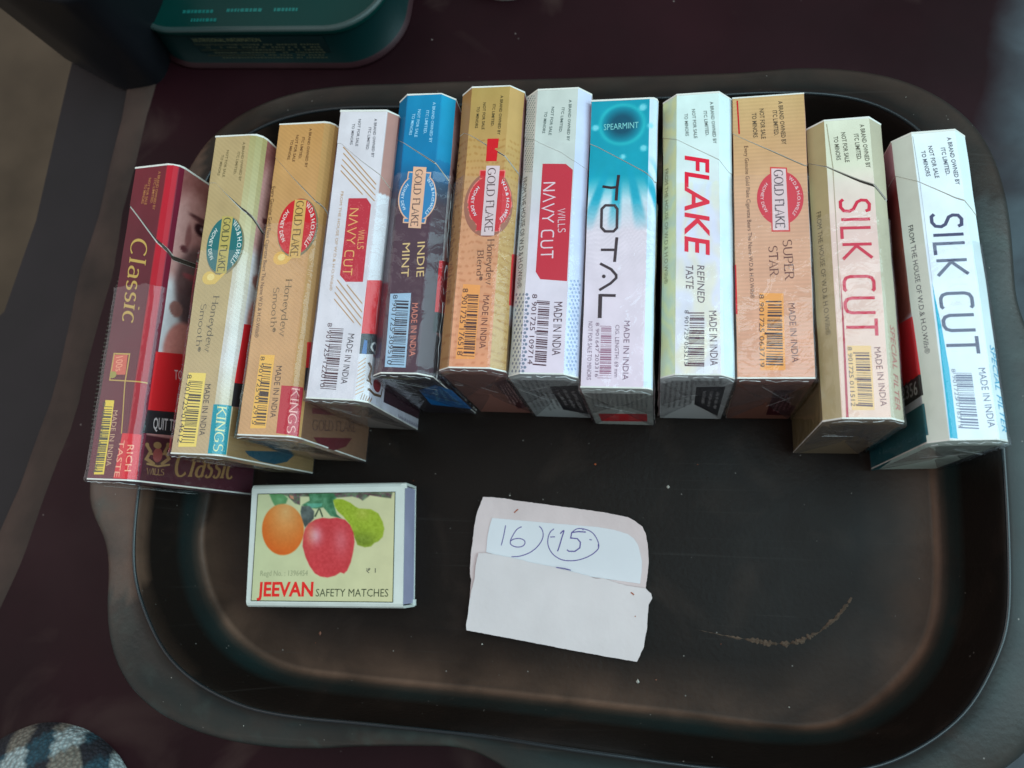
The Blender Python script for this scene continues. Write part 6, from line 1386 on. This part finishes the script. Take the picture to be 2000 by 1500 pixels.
# ---------------------------------------------------------------- matchbox
def smooth_poly_mask(x, y, poly, soft):
    poly = np.array(poly, float); n = len(poly); ins = np.zeros(x.shape, bool); dm = np.full(x.shape, 1e9)
    for i in range(n):
        x1, y1 = poly[i]; x2, y2 = poly[(i + 1) % n]
        c = ((y1 > y) != (y2 > y)) & (x < (x2 - x1) * (y - y1) / ((y2 - y1) + 1e-12) + x1); ins ^= c
        ex, ey = x2 - x1, y2 - y1; t = np.clip(((x - x1) * ex + (y - y1) * ey) / (ex * ex + ey * ey + 1e-9), 0, 1)
        dm = np.minimum(dm, np.hypot(x - x1 - t * ex, y - y1 - t * ey))
    return np.clip(.5 + np.where(ins, dm, -dm) / soft, 0, 1)
def label_art(x, y):
    C = np.zeros(x.shape + (3,)) + np.array((210, 206, 160.)); C[..., 0] += (x - 850) * .008
    def lay(m, col): nonlocal C; m = m[..., None]; C = C * (1 - m) + (np.array(col, float) if np.ndim(col) == 1 else col) * m
    nz = fbm(x * .018, y * .018, 31)[..., None]; nf = fbm(x * .05, y * .05, 32)[..., None]
    lay(smooth_poly_mask(x, y, [(330, 215), (470, 215), (520, 270), (500, 320), (400, 360), (365, 300)], 14), np.array((96, 150, 96.)) + 26 * nz)
    lay(smooth_poly_mask(x, y, [(440, 215), (1535, 210), (1520, 268), (1420, 255), (1320, 238), (1290, 262), (1250, 292), (1215, 268), (1150, 250), (1000, 262), (960, 250), (720, 250), (640, 250), (640, 335), (590, 320), (520, 250)], 12), np.array((96, 92, 80.)) + 50 * nz + np.array((-10, 22, 0.)) * nf * 2)
    lay(smooth_poly_mask(x, y, [(535, 235), (575, 245), (580, 280), (545, 268)], 10), (206, 140, 110))
    lay(smooth_poly_mask(x, y, [(725, 215), (965, 215), (1000, 262), (965, 300), (1000, 430), (1050, 470), (940, 445), (870, 360), (800, 372), (700, 355), (660, 335), (735, 290)], 12), np.array((66, 122, 84.)) + 46 * nz + 14 * nf)
    lay(smooth_poly_mask(x, y, [(705, 320), (860, 318), (850, 350), (740, 368)], 10), np.array((96, 168, 140.)) + 20 * nz)
    lay(smooth_poly_mask(x, y, [(655, 345), (735, 345), (780, 400), (775, 470), (720, 530), (690, 560), (655, 480), (645, 400)], 12), np.array((84, 92, 88.)) + 40 * nz)
    for p in ([(822, 365), (832, 372), (795, 455), (778, 450)], [(826, 372), (838, 366), (868, 450), (855, 458)]): lay(smooth_poly_mask(x, y, p, 8), (62, 78, 56))
    m = np.clip(.5 + (1 - np.hypot((x - 470) / 208, (y - 577) / 252)) * 18, 0, 1); r = np.hypot((x - 500) / 230, (y - 400) / 330)
    col = np.array((226, 168, 104.)) + np.clip(r, 0, 1.35)[..., None] * np.array((-4, -56, -72.)) + 7 * nf; lay(m, col)
    pear = smooth_poly_mask(x, y, [(965, 285), (1000, 274), (1055, 278), (1130, 312), (1180, 352), (1215, 370), (1330, 378), (1400, 420), (1440, 500), (1456, 570), (1442, 650), (1400, 695), (1360, 712), (1330, 745), (1270, 753), (1200, 730), (1170, 650), (1120, 520), (1060, 445), (1010, 400), (980, 350)], 12)
    lay(pear, np.array((158, 176, 40.)) + 22 * nf + np.array((-40, -40, -10.)) * np.exp(-((x - 1250) / 130) ** 2 - ((y - 690) / 90) ** 2)[..., None] + np.array((26, 14, 30.)) * np.exp(-((x - 1250) / 60) ** 2 - ((y - 420) / 60) ** 2)[..., None])
    ap = smooth_poly_mask(x, y, [(672, 640), (690, 570), (725, 520), (790, 480), (860, 463), (930, 470), (1000, 462), (1080, 482), (1130, 535), (1162, 610), (1172, 700), (1158, 800), (1135, 900), (1100, 980), (1070, 1008), (1035, 996), (985, 1028), (910, 1046), (840, 1036), (785, 1005), (735, 935), (695, 850), (665, 740)], 12)
    hl = np.exp(-((x - 795) / 60) ** 2 - ((y - 640) / 85) ** 2)[..., None]; h2 = np.exp(-((x - 1040) / 70) ** 2 - ((y - 690) / 130) ** 2)[..., None]
    lay(ap, np.array((208, 56, 62.)) + np.array((20, 92, 96.)) * hl + np.array((12, 40, 42.)) * h2 + 13 * nf + np.array((8, 34, 14.)) * np.exp(-((x - 730) / 50) ** 2 - ((y - 600) / 150) ** 2)[..., None])
    return np.clip(C, 0, 255)
MB = MATCH; mroot = empty("matchbox", (*MB['loc'], 0), (0, 0, 0), "white matchbox printed with an orange, an apple and a pear, lying flat in the tray", "matchbox")
M_CARD = simple("matchbox_card", (198, 200, 193), .62, .05, 120, .25); M_DRAW = simple("matchbox_drawer_card", (150, 146, 170), .65, .08, 100, .2); M_STRK = simple("striker_strip", (70, 44, 42), .85, .3, 400, .6)
TL, TR, BR_, BL = [np.array(p) for p in MB['top']]; HB = 12.0; t_ = .35
def bil(s, t): return TL * (1 - s) * (1 - t) + TR * s * (1 - t) + BR_ * s * t + BL * (1 - s) * t
V = []; Fc = []; nS = 40
sec = [(0.0, 0.0), (.0, HB - 1.2), (.012, HB - .45), (.035, HB), (.965, HB), (.988, HB - .45), (1., HB - 1.2), (1., 0.)]
for k in range(nS + 1):
    s = k / nS
    for (t, z) in sec:
        p = bil(s, t); e = .12 * float(fbm(np.array([t * 3.]), np.array([s * 4.]), 2)[0]); jag = (random.uniform(-.22, .22) if k == 0 else 0)
        V.append((p[0] + jag, p[1], z + (e if z > 5 else 0)))
ns = len(sec)
for k in range(nS):
    for j in range(ns - 1): a = k * ns + j; Fc.append((a, a + 1, a + ns + 1, a + ns))
    Fc.append((k * ns + ns - 1, k * ns, k * ns + ns, k * ns + 2 * ns - 1))
# inner wall of the sleeve
b0 = len(V)
for k in (0, nS):
    s = k / nS
    for t, z in ((.02, .4), (.02, HB - .5), (.98, HB - .5), (.98, .4)): p = bil(s, t); V.append((p[0], p[1], z))
for j in range(4): Fc.append((b0 + j, b0 + 4 + j, b0 + 4 + (j + 1) % 4, b0 + (j + 1) % 4))
for base, inn in ((0, b0), (nS * ns, b0 + 4)):
    q = [(0, 1, 1, 0), (1, 2, 3, 1), (3, 4, 2, 1), (4, 5, 6, 2), (6, 7, 3, 2), (7, 0, 0, 3)]
    Fc += [(base + 0, base + 1, base + 2, inn + 1), (base + 0, inn + 1, inn + 0), (base + 2, base + 3, inn + 1), (base + 3, base + 4, inn + 2, inn + 1), (base + 4, base + 5, inn + 2), (base + 5, base + 6, base + 7, inn + 2), (base + 7, inn + 3, inn + 2), (base + 7, base, inn, inn + 3)]
mesh_obj("sleeve", V, Fc, M_CARD, mroot)
V = []; Fc = []
for s, i_ in ((.015, 0), (.996, 1)):
    for t, z in ((.03, .5), (.03, HB - .9), (.97, HB - .9), (.97, .5)): p = bil(s, t); V.append((p[0], p[1], z))
Fc = [(0, 1, 2, 3), (7, 6, 5, 4), (1, 5, 6, 2), (0, 4, 5, 1), (3, 2, 6, 7), (0, 3, 7, 4)]
dr = mesh_obj("drawer", V, Fc, M_DRAW, mroot)
for t0, t1, z0, z1 in ((.012, .05, HB - .9, HB - .15), (.94, .99, .4, 1.3)):
    V = []; Fc = []; b = 0
    for s in (.975, 1.012):
        for t, z in ((t0, z0), (t0, z1), (t1, z1), (t1, z0)): p = bil(s, t); V.append((p[0], p[1], z))
    Fc += [(b, b + 1, b + 2, b + 3), (b + 7, b + 6, b + 5, b + 4), (b + 1, b + 5, b + 6, b + 2), (b, b + 4, b + 5, b + 1), (b + 3, b + 2, b + 6, b + 7)]
    mesh_obj("drawer_flap", V, Fc, M_CARD, mroot)
for t in (-.004, 1.004):
    V = []; Fc = []; b = 0
    for s, z in ((.02, 1.5), (.98, 1.5), (.98, 10), (.02, 10)): p = bil(s, t); V.append((p[0], p[1], z))
    Fc.append((b, b + 1, b + 2, b + 3))
    mesh_obj("striker_strip", V, Fc, M_STRK, mroot)
# label with its picture; MQ are the photo-measured label corners in the flat artwork's own coordinates
MQ = [np.array(p, float) for p in ((220, 225), (1560, 205), (1537, 1280), (155, 1266))]; LQ = [np.array(p) for p in MB['label']]
def bq(Q, s, t): return Q[0] * (1 - s) * (1 - t) + Q[1] * s * (1 - t) + Q[2] * s * t + Q[3] * (1 - s) * t
def zt(x, y): return HB + .13
NX, NY = 230, 180; S, T = np.meshgrid(np.linspace(0, 1, NX + 1), np.linspace(0, 1, NY + 1))
S_, T_ = S[..., None], T[..., None]
XY = LQ[0] * (1 - S_) * (1 - T_) + LQ[1] * S_ * (1 - T_) + LQ[2] * S_ * T_ + LQ[3] * (1 - S_) * T_
AX = MQ[0] * (1 - S_) * (1 - T_) + MQ[1] * S_ * (1 - T_) + MQ[2] * S_ * T_ + MQ[3] * (1 - S_) * T_
C = (s2l_np(label_art(AX[..., 0], AX[..., 1])) * .80).reshape(-1, 3)
V = [(x, y, HB + .12) for x, y in XY.reshape(-1, 2)]
Fc = [(r * (NX + 1) + i, (r + 1) * (NX + 1) + i, (r + 1) * (NX + 1) + i + 1, r * (NX + 1) + i + 1) for r in range(NY) for i in range(NX)]
lab = mesh_obj("picture_label", V, Fc, board("label_paper", rough=.5), mroot, None, False, C)
def m2l(p):  # artwork coordinates -> label plane, by inverting the bilinear patch
    s, t = .5, .5
    for _ in range(12):
        q = bq(MQ, s, t) - np.array(p); ds = (bq(MQ, s + 1e-3, t) - bq(MQ, s, t)) / 1e-3; dt = (bq(MQ, s, t + 1e-3) - bq(MQ, s, t)) / 1e-3
        s, t = np.array([s, t]) - np.linalg.solve(np.stack([ds, dt], 1), q)
    return bq(LQ, s, t)
TX = [("Regd No. : 1396454", (245, 1030), (716, 1028), 50, (140, 142, 108), 0), ("₹ 1", (1283, 1003), (1375, 1000), 44, (84, 84, 70), 0), ("JEEVAN", (212, 1222), (768, 1222), 128, (214, 22, 16), 2), ("SAFETY MATCHES", (795, 1226), (1494, 1228), 72, (58, 66, 40), 0)]
V = []; Fc = []; fm = []; cl_ = []
for txt, b0_, b1_, cap, col, bd in TX:
    B0 = m2l(b0_); B1 = m2l(b1_); Cp = m2l((b0_[0], b0_[1] - cap)); v, f = text2d(txt, B0, B1, float(np.hypot(*(Cp - B0))), 'sans', 0, bd)
    b = len(V); V += [(x, y, HB + .15) for x, y in v]; cl_.append(col)
    for q in f: Fc.append(tuple(b + i for i in q)); fm.append(len(cl_) - 1)
v, f = ribbon([tuple(q) for q in LQ], .22, closed=True); b = len(V); V += [(x[0], x[1], HB + .15) for x in v]; cl_.append((50, 56, 40))
for q in f: Fc.append(tuple(b + i for i in q)); fm.append(len(cl_) - 1)
mesh_obj("printed_lettering", V, Fc, [ink(c_) for c_ in cl_], lab, fm)
# ---------------------------------------------------------------- torn card with pencilled numbers
CD = CARD; croot = empty("torn_card", (*CD['loc'], 0), (0, 0, 0), "torn piece of white packet card with two handwritten numbers in purple ink", "card scrap")
def sheet(name, pts, z0, z1, mat, parent, curl=0, jag=0):
    # resample outline, extrude
    out = []; n = len(pts)
    for i in range(n):
        p = np.array(pts[i]); q = np.array(pts[(i + 1) % n]); k = max(1, int(np.hypot(*(q - p)) / .7))
        for j in range(k):
            u = p + (q - p) * j / k; out.append((u[0] + random.uniform(-jag, jag), u[1] + random.uniform(-jag, jag)))
    V2, F2 = tri_poly(out); m = len(V2)
    def cz(x, y): return curl * ((x / 25) ** 2 * .6 + (y / 22) ** 2 * .8)
    V = [(x, y, z1 + cz(x, y)) for x, y in V2] + [(x, y, z0 + cz(x, y)) for x, y in out]
    Fc = [f if np.cross(np.array(V2[f[1]]) - V2[f[0]], np.array(V2[f[2]]) - V2[f[0]]) > 0 else f[::-1] for f in F2]
    return V, Fc, out, m
M_CB = simple("card_back_pinkish", (200, 180, 178), .7, .07, 90, .4); M_CW = simple("card_white_face", (203, 200, 203), .6, .03, 60, .2); M_CF = simple("card_flap_face", (202, 190, 189), .7, .05, 70, .4)
def sheet_obj(name, pts, z0, z1, mat, curl, jag):
    out = []; n = len(pts)
    for i in range(n):
        p = np.array(pts[i]); q = np.array(pts[(i + 1) % n]); k = max(1, int(np.hypot(*(q - p)) / .7))
        for j in range(k): u = p + (q - p) * j / k; out.append((u[0] + random.uniform(-jag, jag), u[1] + random.uniform(-jag, jag)))
    cz = lambda x, y: curl * ((x / 25) ** 2 * .6 + (y / 22) ** 2 * .8)
    bm = bmesh.new(); vs = [bm.verts.new((x, y, 0)) for x, y in out]; f = bm.faces.new(vs)
    if f.normal.z < 0: f.normal_flip()
    bmesh.ops.triangulate(bm, faces=[f])
    for cxx in np.arange(-24, 28, 4): bmesh.ops.bisect_plane(bm, geom=bm.verts[:] + bm.edges[:] + bm.faces[:], plane_co=(cxx, 0, 0), plane_no=(1, 0, 0))
    for cyy in np.arange(-24, 24, 4): bmesh.ops.bisect_plane(bm, geom=bm.verts[:] + bm.edges[:] + bm.faces[:], plane_co=(0, cyy, 0), plane_no=(0, 1, 0))
    bm.normal_update()
    if sum(f.normal.z for f in bm.faces) < 0: bmesh.ops.reverse_faces(bm, faces=bm.faces[:])
    ret = bmesh.ops.extrude_face_region(bm, geom=bm.faces[:]); up = [g for g in ret['geom'] if isinstance(g, bmesh.types.BMVert)]; ups = set(up)
    for v in bm.verts:
        x, y = v.co.x, v.co.y; v.co.z = (z1 if v in ups else z0) + cz(x, y)
    for v in bm.verts: v.co *= MM
    bmesh.ops.recalc_face_normals(bm, faces=bm.faces[:])
    me = bpy.data.meshes.new(name); bm.to_mesh(me); bm.free(); me.materials.append(mat)
    o = bpy.data.objects.new(name, me); SC.collection.objects.link(o); o.parent = croot; return o
CURL = 1.1
sheet_obj("backing_card", CD['outline'], .15, .55, M_CB, CURL, .06)
sheet_obj("writing_panel", CD['panel'], .55, .80, M_CW, CURL, .02)
sheet_obj("folded_flap", CD['flap'], .78, 1.55, M_CF, CURL, .07)
V = []; Fc = []
cz = lambda x, y: CURL * ((x / 25) ** 2 * .6 + (y / 22) ** 2 * .8)
def smooth_line(P, n=5):
    if len(P) < 3: return P
    P = [np.array(p) for p in P]; out = []
    for i in range(len(P) - 1):
        p0 = P[max(i - 1, 0)]; p1 = P[i]; p2 = P[i + 1]; p3 = P[min(i + 2, len(P) - 1)]
        for k in range(n): u = k / n; out.append(tuple(.5 * (2 * p1 + (p2 - p0) * u + (2 * p0 - 5 * p1 + 4 * p2 - p3) * u * u + (3 * p1 - p0 - 3 * p2 + p3) * u ** 3)))
    return out + [tuple(P[-1])]
for k, l in enumerate(CD['ink'] + [CD['dash']]):
    pl = l if k == 6 else smooth_line(l); wd_ = .34 if k in (5, 6) else .27
    v, f = ribbon(pl, wd_); b = len(V); zz = 1.62 if k == len(CD['ink']) else .84
    V += [(p[0], p[1], zz + cz(p[0], p[1])) for p in v]; Fc += [tuple(b + i for i in q) for q in f]
mesh_obj("handwritten_numbers", V, Fc, ink((82, 66, 130), .6), croot)
cr_ = CD['crumbs']
for a_, b_, z in ((cr_[0], cr_[1], .62), (cr_[2], cr_[3], 1.62), (cr_[4], cr_[5], 1.62)):
    v, f = ribbon([a_, ((a_[0] + b_[0]) / 2 + .1, (a_[1] + b_[1]) / 2 + .1), (b_[0] + .2, b_[1] + .1)], .35)
    mesh_obj("tobacco_fleck", [(p[0], p[1], z + cz(p[0], p[1])) for p in v], f, ink((150, 74, 40), .8), croot)
# ---------------------------------------------------------------- table, ground
def table_mat():
    m, p = principled("maroon_painted_wood"); N, L = nodes(m); tc = N.new("ShaderNodeTexCoord")
    def noise(s, det=6, dist=0):
        z = N.new("ShaderNodeTexNoise"); z.inputs["Scale"].default_value = s; z.inputs["Detail"].default_value = det; z.inputs["Distortion"].default_value = dist
        L.new(tc.outputs["Object"], z.inputs["Vector"]); return z.outputs[0]
    def ramp(i, a, b, lo=0., hi=1.):
        r = N.new("ShaderNodeMapRange"); r.inputs[1].default_value = a; r.inputs[2].default_value = b; r.inputs[3].default_value = lo; r.inputs[4].default_value = hi; L.new(i, r.inputs[0]); return r.outputs[0]
    def mix(f, a, b):
        r = N.new("ShaderNodeMix"); r.data_type = 'RGBA'; L.new(f, r.inputs[0])
        for i, x in ((6, a), (7, b)):
            if isinstance(x, tuple): r.inputs[i].default_value = (*x, 1)
            else: L.new(x, r.inputs[i])
        return r.outputs[2]
    c = mix(ramp(noise(12), .35, .65), (.0105, .0020, .0034), (.021, .0044, .0070))
    c = mix(ramp(noise(22, 8, .8), .60, .78, 0, .7), c, (.06, .035, .03))
    vo = N.new("ShaderNodeTexVoronoi"); vo.inputs["Scale"].default_value = 260; L.new(tc.outputs["Object"], vo.inputs["Vector"])
    r = N.new("ShaderNodeMath"); r.operation = 'MULTIPLY'; L.new(ramp(vo.outputs["Distance"], .10, .05), r.inputs[0]); L.new(ramp(noise(200, 1), .63, .66), r.inputs[1])
    c = mix(r.outputs[0], c, (.16, .13, .12))
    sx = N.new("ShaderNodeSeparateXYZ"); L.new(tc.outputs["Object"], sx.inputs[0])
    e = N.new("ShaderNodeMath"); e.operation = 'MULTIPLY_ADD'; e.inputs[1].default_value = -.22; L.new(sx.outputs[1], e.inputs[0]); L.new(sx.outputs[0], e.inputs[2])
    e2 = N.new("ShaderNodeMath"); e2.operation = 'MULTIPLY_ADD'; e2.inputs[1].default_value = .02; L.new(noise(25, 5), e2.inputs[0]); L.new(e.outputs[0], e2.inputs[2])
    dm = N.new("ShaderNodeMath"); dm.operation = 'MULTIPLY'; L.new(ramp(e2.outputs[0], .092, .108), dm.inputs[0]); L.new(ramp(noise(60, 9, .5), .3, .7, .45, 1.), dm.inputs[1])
    c = mix(dm.outputs[0], c, (.085, .108, .122))                    # blue-grey sheen at the right, painted in as a dusty patch
    L.new(c, p.inputs["Base Color"]); L.new(ramp(noise(30), .3, .7, .42, .58), p.inputs["Roughness"]); p.inputs["Specular IOR Level"].default_value = .13
    b = N.new("ShaderNodeBump"); b.inputs["Strength"].default_value = .2; b.inputs["Distance"].default_value = .0006; L.new(noise(60), b.inputs["Height"]); L.new(b.outputs[0], p.inputs["Normal"])
    return m
M_TAB = table_mat(); M_STRIP = simple("dusty_brown_edging", (52, 38, 32), .8, .45, 45, .5); M_DARK = simple("edge_shadow_dark", (22, 16, 19), .7, .3, 30, .3)  # last one is the dark colour of the shadowed gap
def quad_slab(name, poly, z1, z0, mat, parent, div=0):
    n = len(poly); V = [(x, y, z1) for x, y in poly] + [(x, y, z0) for x, y in poly]
    Fc = [tuple(range(n)), tuple(range(n, 2 * n))[::-1]] + [(i, i + n, (i + 1) % n + n, (i + 1) % n) for i in range(n)]
    return mesh_obj(name, V, Fc, mat, parent)
table = empty("table", (0, 60, -3), (0, 0, 0), "dark maroon table top with a dusty brown edging strip, under the tray", "table")
def tr(P): return [(x, y - 60) for x, y in P]
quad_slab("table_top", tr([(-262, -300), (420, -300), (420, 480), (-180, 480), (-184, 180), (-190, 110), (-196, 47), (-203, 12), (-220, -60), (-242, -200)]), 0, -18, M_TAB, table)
# edging strip: uneven, rounded
V = []; Fc = []; ys = np.linspace(-200, 400, 61)
for i, y in enumerate(ys):
    xc = np.interp(y, [-200, -60, 12, 47, 124, 180, 400], [-245, -224, -207, -199, -193, -189, -180]); w_ = 6.5 + 1.6 * float(vnoise(np.array([y * .05]), np.array([.5]), 2)[0])
    for k, (dx, z) in enumerate(((-1, -1.5), (-.8, -.1), (-.3, .5), (.4, .5), (.85, .25), (1.05, -.4))): V.append((xc + dx * w_, y - 60, z + .15 * float(vnoise(np.array([y * .11]), np.array([k * 1.]), 6)[0])))
for i in range(60):
    for k in range(5): a = i * 6 + k; Fc.append((a, a + 1, a + 7, a + 6))
mesh_obj("edging_strip", V, Fc, M_STRIP, table, None, True)
quad_slab("edge_shadow_board", tr([(-255, -300), (-235, -200), (-212, -60), (-196, 12), (-189, 110), (-183, 180), (-179, 480), (-206, 480), (-224, 180), (-226, 120), (-232, 84), (-246, 70), (-330, 40), (-330, -300)]), -2.5, -14, M_DARK, table)  # dark board put where the gap beside the table lies in shadow
g = mesh_obj("ground", [(-3000, -3000, -420), (3000, -3000, -420), (3000, 3000, -420), (-3000, 3000, -420)], [(0, 1, 2, 3)], simple("dusty_concrete", (88, 77, 63), .9, .35, 9, .6))
tag(g, kind='structure'); g['label'] = "dusty tan concrete floor beyond the table edge"
# ---------------------------------------------------------------- green tin
def rrect(cx, cy, hx, hy, r, rot, n=12):
    P = []
    for (sx, sy, a0) in ((1, 1, 0), (-1, 1, 90), (-1, -1, 180), (1, -1, 270)):
        for k in range(n + 1): a = radians(a0 + 90 * k / n); P.append((sx * (hx - r) + r * cos(a), sy * (hy - r) + r * sin(a)))
    c, s = cos(rot), sin(rot); return [(cx + x * c - y * s, cy + x * s + y * c) for x, y in P]
def loft(name, loops, mats, parent, fmf=None, cap=True, smooth=True):
    n = len(loops[0][0]); V = []; Fc = []; fm = []
    for P, z in loops: V += [(x, y, z) for x, y in P]
    for r in range(len(loops) - 1):
        for i in range(n): Fc.append((r * n + i, r * n + (i + 1) % n, (r + 1) * n + (i + 1) % n, (r + 1) * n + i)); fm.append(fmf(r) if fmf else 0)
    if cap: Fc.append(tuple(range((len(loops) - 1) * n, len(loops) * n))); fm.append(fmf(len(loops) - 1) if fmf else 0)
    o = mesh_obj(name, V, Fc, mats, parent, fm, smooth)
    return o
tin = empty("storage_tin", (-133, 222, -3), (0, 0, radians(-4.5)), "flat teal green tin with rounded corners and a printed side panel, behind the tray", "tin")
M_TEAL = simple("teal_tin_paint", (0, 46, 42), .45, .12, 20, 0, .2); M_TEALD = simple("dark_teal_tin_side", (2, 32, 32), .45, .2, 20, 0, .25); M_RIM = simple("tin_rim", (46, 62, 60), .4, .1, 40); M_RIMB = simple("tin_base_rim", (46, 22, 26), .5, .2, 40)
loft("tin_body", [(rrect(0, 0, 51, 46, 22, 0), 0), (rrect(0, 0, 51.5, 46.5, 22, 0), 1.5), (rrect(0, 0, 50, 45, 21, 0), 2.2), (rrect(0, 0, 49.5, 44.5, 21, 0), 20)], [M_RIMB, M_TEALD], tin, lambda r: 0 if r < 2 else 1, cap=False)
loft("tin_lid", [(rrect(0, 0, 49.9, 44.9, 21, 0), 17.5), (rrect(0, 0, 50.3, 45.3, 21, 0), 19.6), (rrect(0, 0, 49.8, 44.8, 21, 0), 20.5), (rrect(0, 0, 48.6, 43.6, 20, 0), 20.4), (rrect(0, 0, 47.5, 42.5, 19, 0), 19.6), (rrect(0, 0, 30, 25, 10, 0), 19.9)], [M_RIM, M_TEAL], tin, lambda r: 0 if r in (1, 2) else 1)
def flat_text(lines, name, parent, mapf):
    V = []; Fc = []; fm = []; cl_ = []
    for kind, dat, col in lines:
        if kind == 't': v, f = text2d(*dat)
        else: v, f = dat[0], [tuple(range(len(dat[0])))]
        b = len(V); V += [mapf(p) for p in v]
        if col not in cl_: cl_.append(col)
        for q in f: Fc.append(tuple(b + i for i in q)); fm.append(cl_.index(col))
    return mesh_obj(name, V, Fc, [ink(c_) for c_ in cl_], parent, fm)
# side panel on the front wall (local x, height)
flat_text([('q', ([(-24, 3.6), (27, 3.6), (27, 16.6), (-24, 16.6)],), (14, 40, 40))], "side_label", tin, lambda p: (p[0], -44.85, p[1]))
L_ = [('t', ("NUTRITIONAL INFORMATION", (-23, 14.0), (3, 14.0), 1.9), (112, 118, 86))]
rc = random.Random(12)
for row in range(6):
    x = -21 + row * .8; z = 12.0 - row * 1.45
    while x < 24:
        w_ = rc.uniform(.5, 1.4)
        if rc.random() < .8: L_.append(('q', ([(x, z), (x + w_, z), (x + w_, z + .8), (x, z + .8)],), (76, 84, 66)))
        x += w_ + .35
for row in range(3):
    L_.append(('q', ([(-24 + row * .9, 12.2 - row * 3.1), (-3, 12.2 - row * 3.1), (-3, 13.0 - row * 3.1), (-24 + row * .9, 13.0 - row * 3.1)],), (50, 60, 50)))
flat_text(L_, "side_print", tin, lambda p: (p[0], -44.93, p[1]))
L_ = []
for x0, x1, y in ((-26, -15, -37.5), (-9, 3, -37.2), (9, 18, -37.2), (-22, -12, -41), ):
    x = x0
    while x < x1: w_ = rc.uniform(.6, 1.5); L_.append(('q', ([(x, y), (x + w_, y), (x + w_, y + 1.3), (x, y + 1.3)],), (20, 96, 90))); x += w_ + .4
flat_text(L_, "lid_print", tin, lambda p: (p[0], p[1] - (-0), 19.72))
# ---------------------------------------------------------------- dark tub, top left
tub = empty("plastic_tub", (-187, 176, -3), (0, 0, 0), "dark grey plastic tub with flared sides at the table corner, top left", "tub")
M_TUB = simple("dark_grey_plastic", (20, 22, 26), .45, .3, 14, .15, .25)
def round_poly(P, r, n=6):
    out = []; m = len(P)
    for i in range(m):
        a = np.array(P[i - 1], float); b = np.array(P[i], float); c_ = np.array(P[(i + 1) % m], float); u = (a - b) / np.linalg.norm(a - b); v = (c_ - b) / np.linalg.norm(c_ - b)
        for k in range(n + 1): t = k / n; p0 = b + u * r; p2 = b + v * r; out.append(tuple(p0 * (1 - t) ** 2 + 2 * b * t * (1 - t) + p2 * t * t))
    return out
lo_ = [(-9, -5), (7, -3), (12, 30), (-2, 40), (-40, 36), (-42, 14)]
hi_ = [(-6, -21), (44, -23), (52, 40), (10, 56), (-40, 50), (-30, 0)]
hi_ = [(-12, -8), (18, -16), (34, 28), (8, 46), (-46, 40), (-48, 14)]
lp = []
for z, t, r in ((0, 0, 6), (1.5, .02, 6.5), (30, .5, 7), (54, .92, 8), (56, 1.0, 8), (60, 1.02, 8), (60, .94, 8)):
    lp.append((round_poly([(a[0] * (1 - t) + b[0] * t, a[1] * (1 - t) + b[1] * t) for a, b in zip(lo_, hi_)], r), z))
loft("tub_body", lp, [M_TUB], tub)
# ---------------------------------------------------------------- small pale lid at the top edge
lid = tag(loft("jar_lid", [(rrect(-48, 214, 17, 17, 16.9, 0), -3), (rrect(-48, 214, 17, 17, 16.9, 0), 3), (rrect(-48, 214, 16, 16, 15.9, 0), 4)], [simple("pale_plastic", (120, 118, 112), .5)], None), "pale grey round lid just entering the picture at the top edge", "lid")
# ---------------------------------------------------------------- checked cloth, bottom left
def cloth_mat():
    m, p = principled("checked_knit"); N, L = nodes(m); tc = N.new("ShaderNodeTexCoord")
    at = N.new("ShaderNodeAttribute"); at.attribute_name = "Col"
    wv = N.new("ShaderNodeTexVoronoi"); wv.inputs["Scale"].default_value = 900; L.new(tc.outputs["Object"], wv.inputs["Vector"])
    mr = N.new("ShaderNodeMapRange"); mr.inputs[1].default_value = .0; mr.inputs[2].default_value = .7; mr.inputs[3].default_value = 1.25; mr.inputs[4].default_value = .55; L.new(wv.outputs["Distance"], mr.inputs[0])
    sc_ = N.new("ShaderNodeVectorMath"); sc_.operation = 'SCALE'; L.new(at.outputs["Color"], sc_.inputs[0]); L.new(mr.outputs[0], sc_.inputs["Scale"]); L.new(sc_.outputs[0], p.inputs["Base Color"])
    b = N.new("ShaderNodeBump"); b.invert = True; b.inputs["Strength"].default_value = .7; b.inputs["Distance"].default_value = .0008; L.new(wv.outputs["Distance"], b.inputs["Height"]); L.new(b.outputs[0], p.inputs["Normal"])
    p.inputs["Roughness"].default_value = .9; return m
V = []; C = []; Fc = []; NR, NA = 40, 96
for r in range(NR + 1):
    s = r / NR
    for i in range(NA):
        a = 2 * pi * i / NA; wob = 1 + .05 * float(fbm(np.array([cos(a) * 1.3 + 5]), np.array([sin(a) * 1.3]), 8)[0]); R_ = 31 * s * wob
        x, y = R_ * cos(a), R_ * .86 * sin(a); z = 13 * (max(0, 1 - s ** 2.6)) ** .6 + 1.6 * float(fbm(np.array([x * .09]), np.array([y * .09]), 3)[0]) * (1 - s) - (3 if r == NR else 0)
        V.append((x, y, z)); u = x * cos(.5) + y * sin(.5); v = -x * sin(.5) + y * cos(.5); wob2 = 1.0 * float(vnoise(np.array([x * .2]), np.array([y * .2]), 5)[0])
        k = (int(math.floor((u + wob2) / 7.0)) % 2, int(math.floor((v - wob2) / 7.0)) % 2)
        C.append({(0, 0): (150, 162, 162), (1, 0): (34, 66, 78), (0, 1): (112, 106, 96), (1, 1): (26, 26, 34)}[k])
for r in range(NR):
    for i in range(NA): a = r * NA + i; b = r * NA + (i + 1) % NA; Fc.append((a, a + NA, b + NA, b))
cloth = mesh_obj("checked_cloth", V, Fc, cloth_mat(), None, None, True, s2l_np(np.array(C)))
cloth.location = (-.1805, -.0795, -.003)
tag(cloth, "crumpled knitted cloth checked in teal, white and black on the table at the lower left", "cloth")
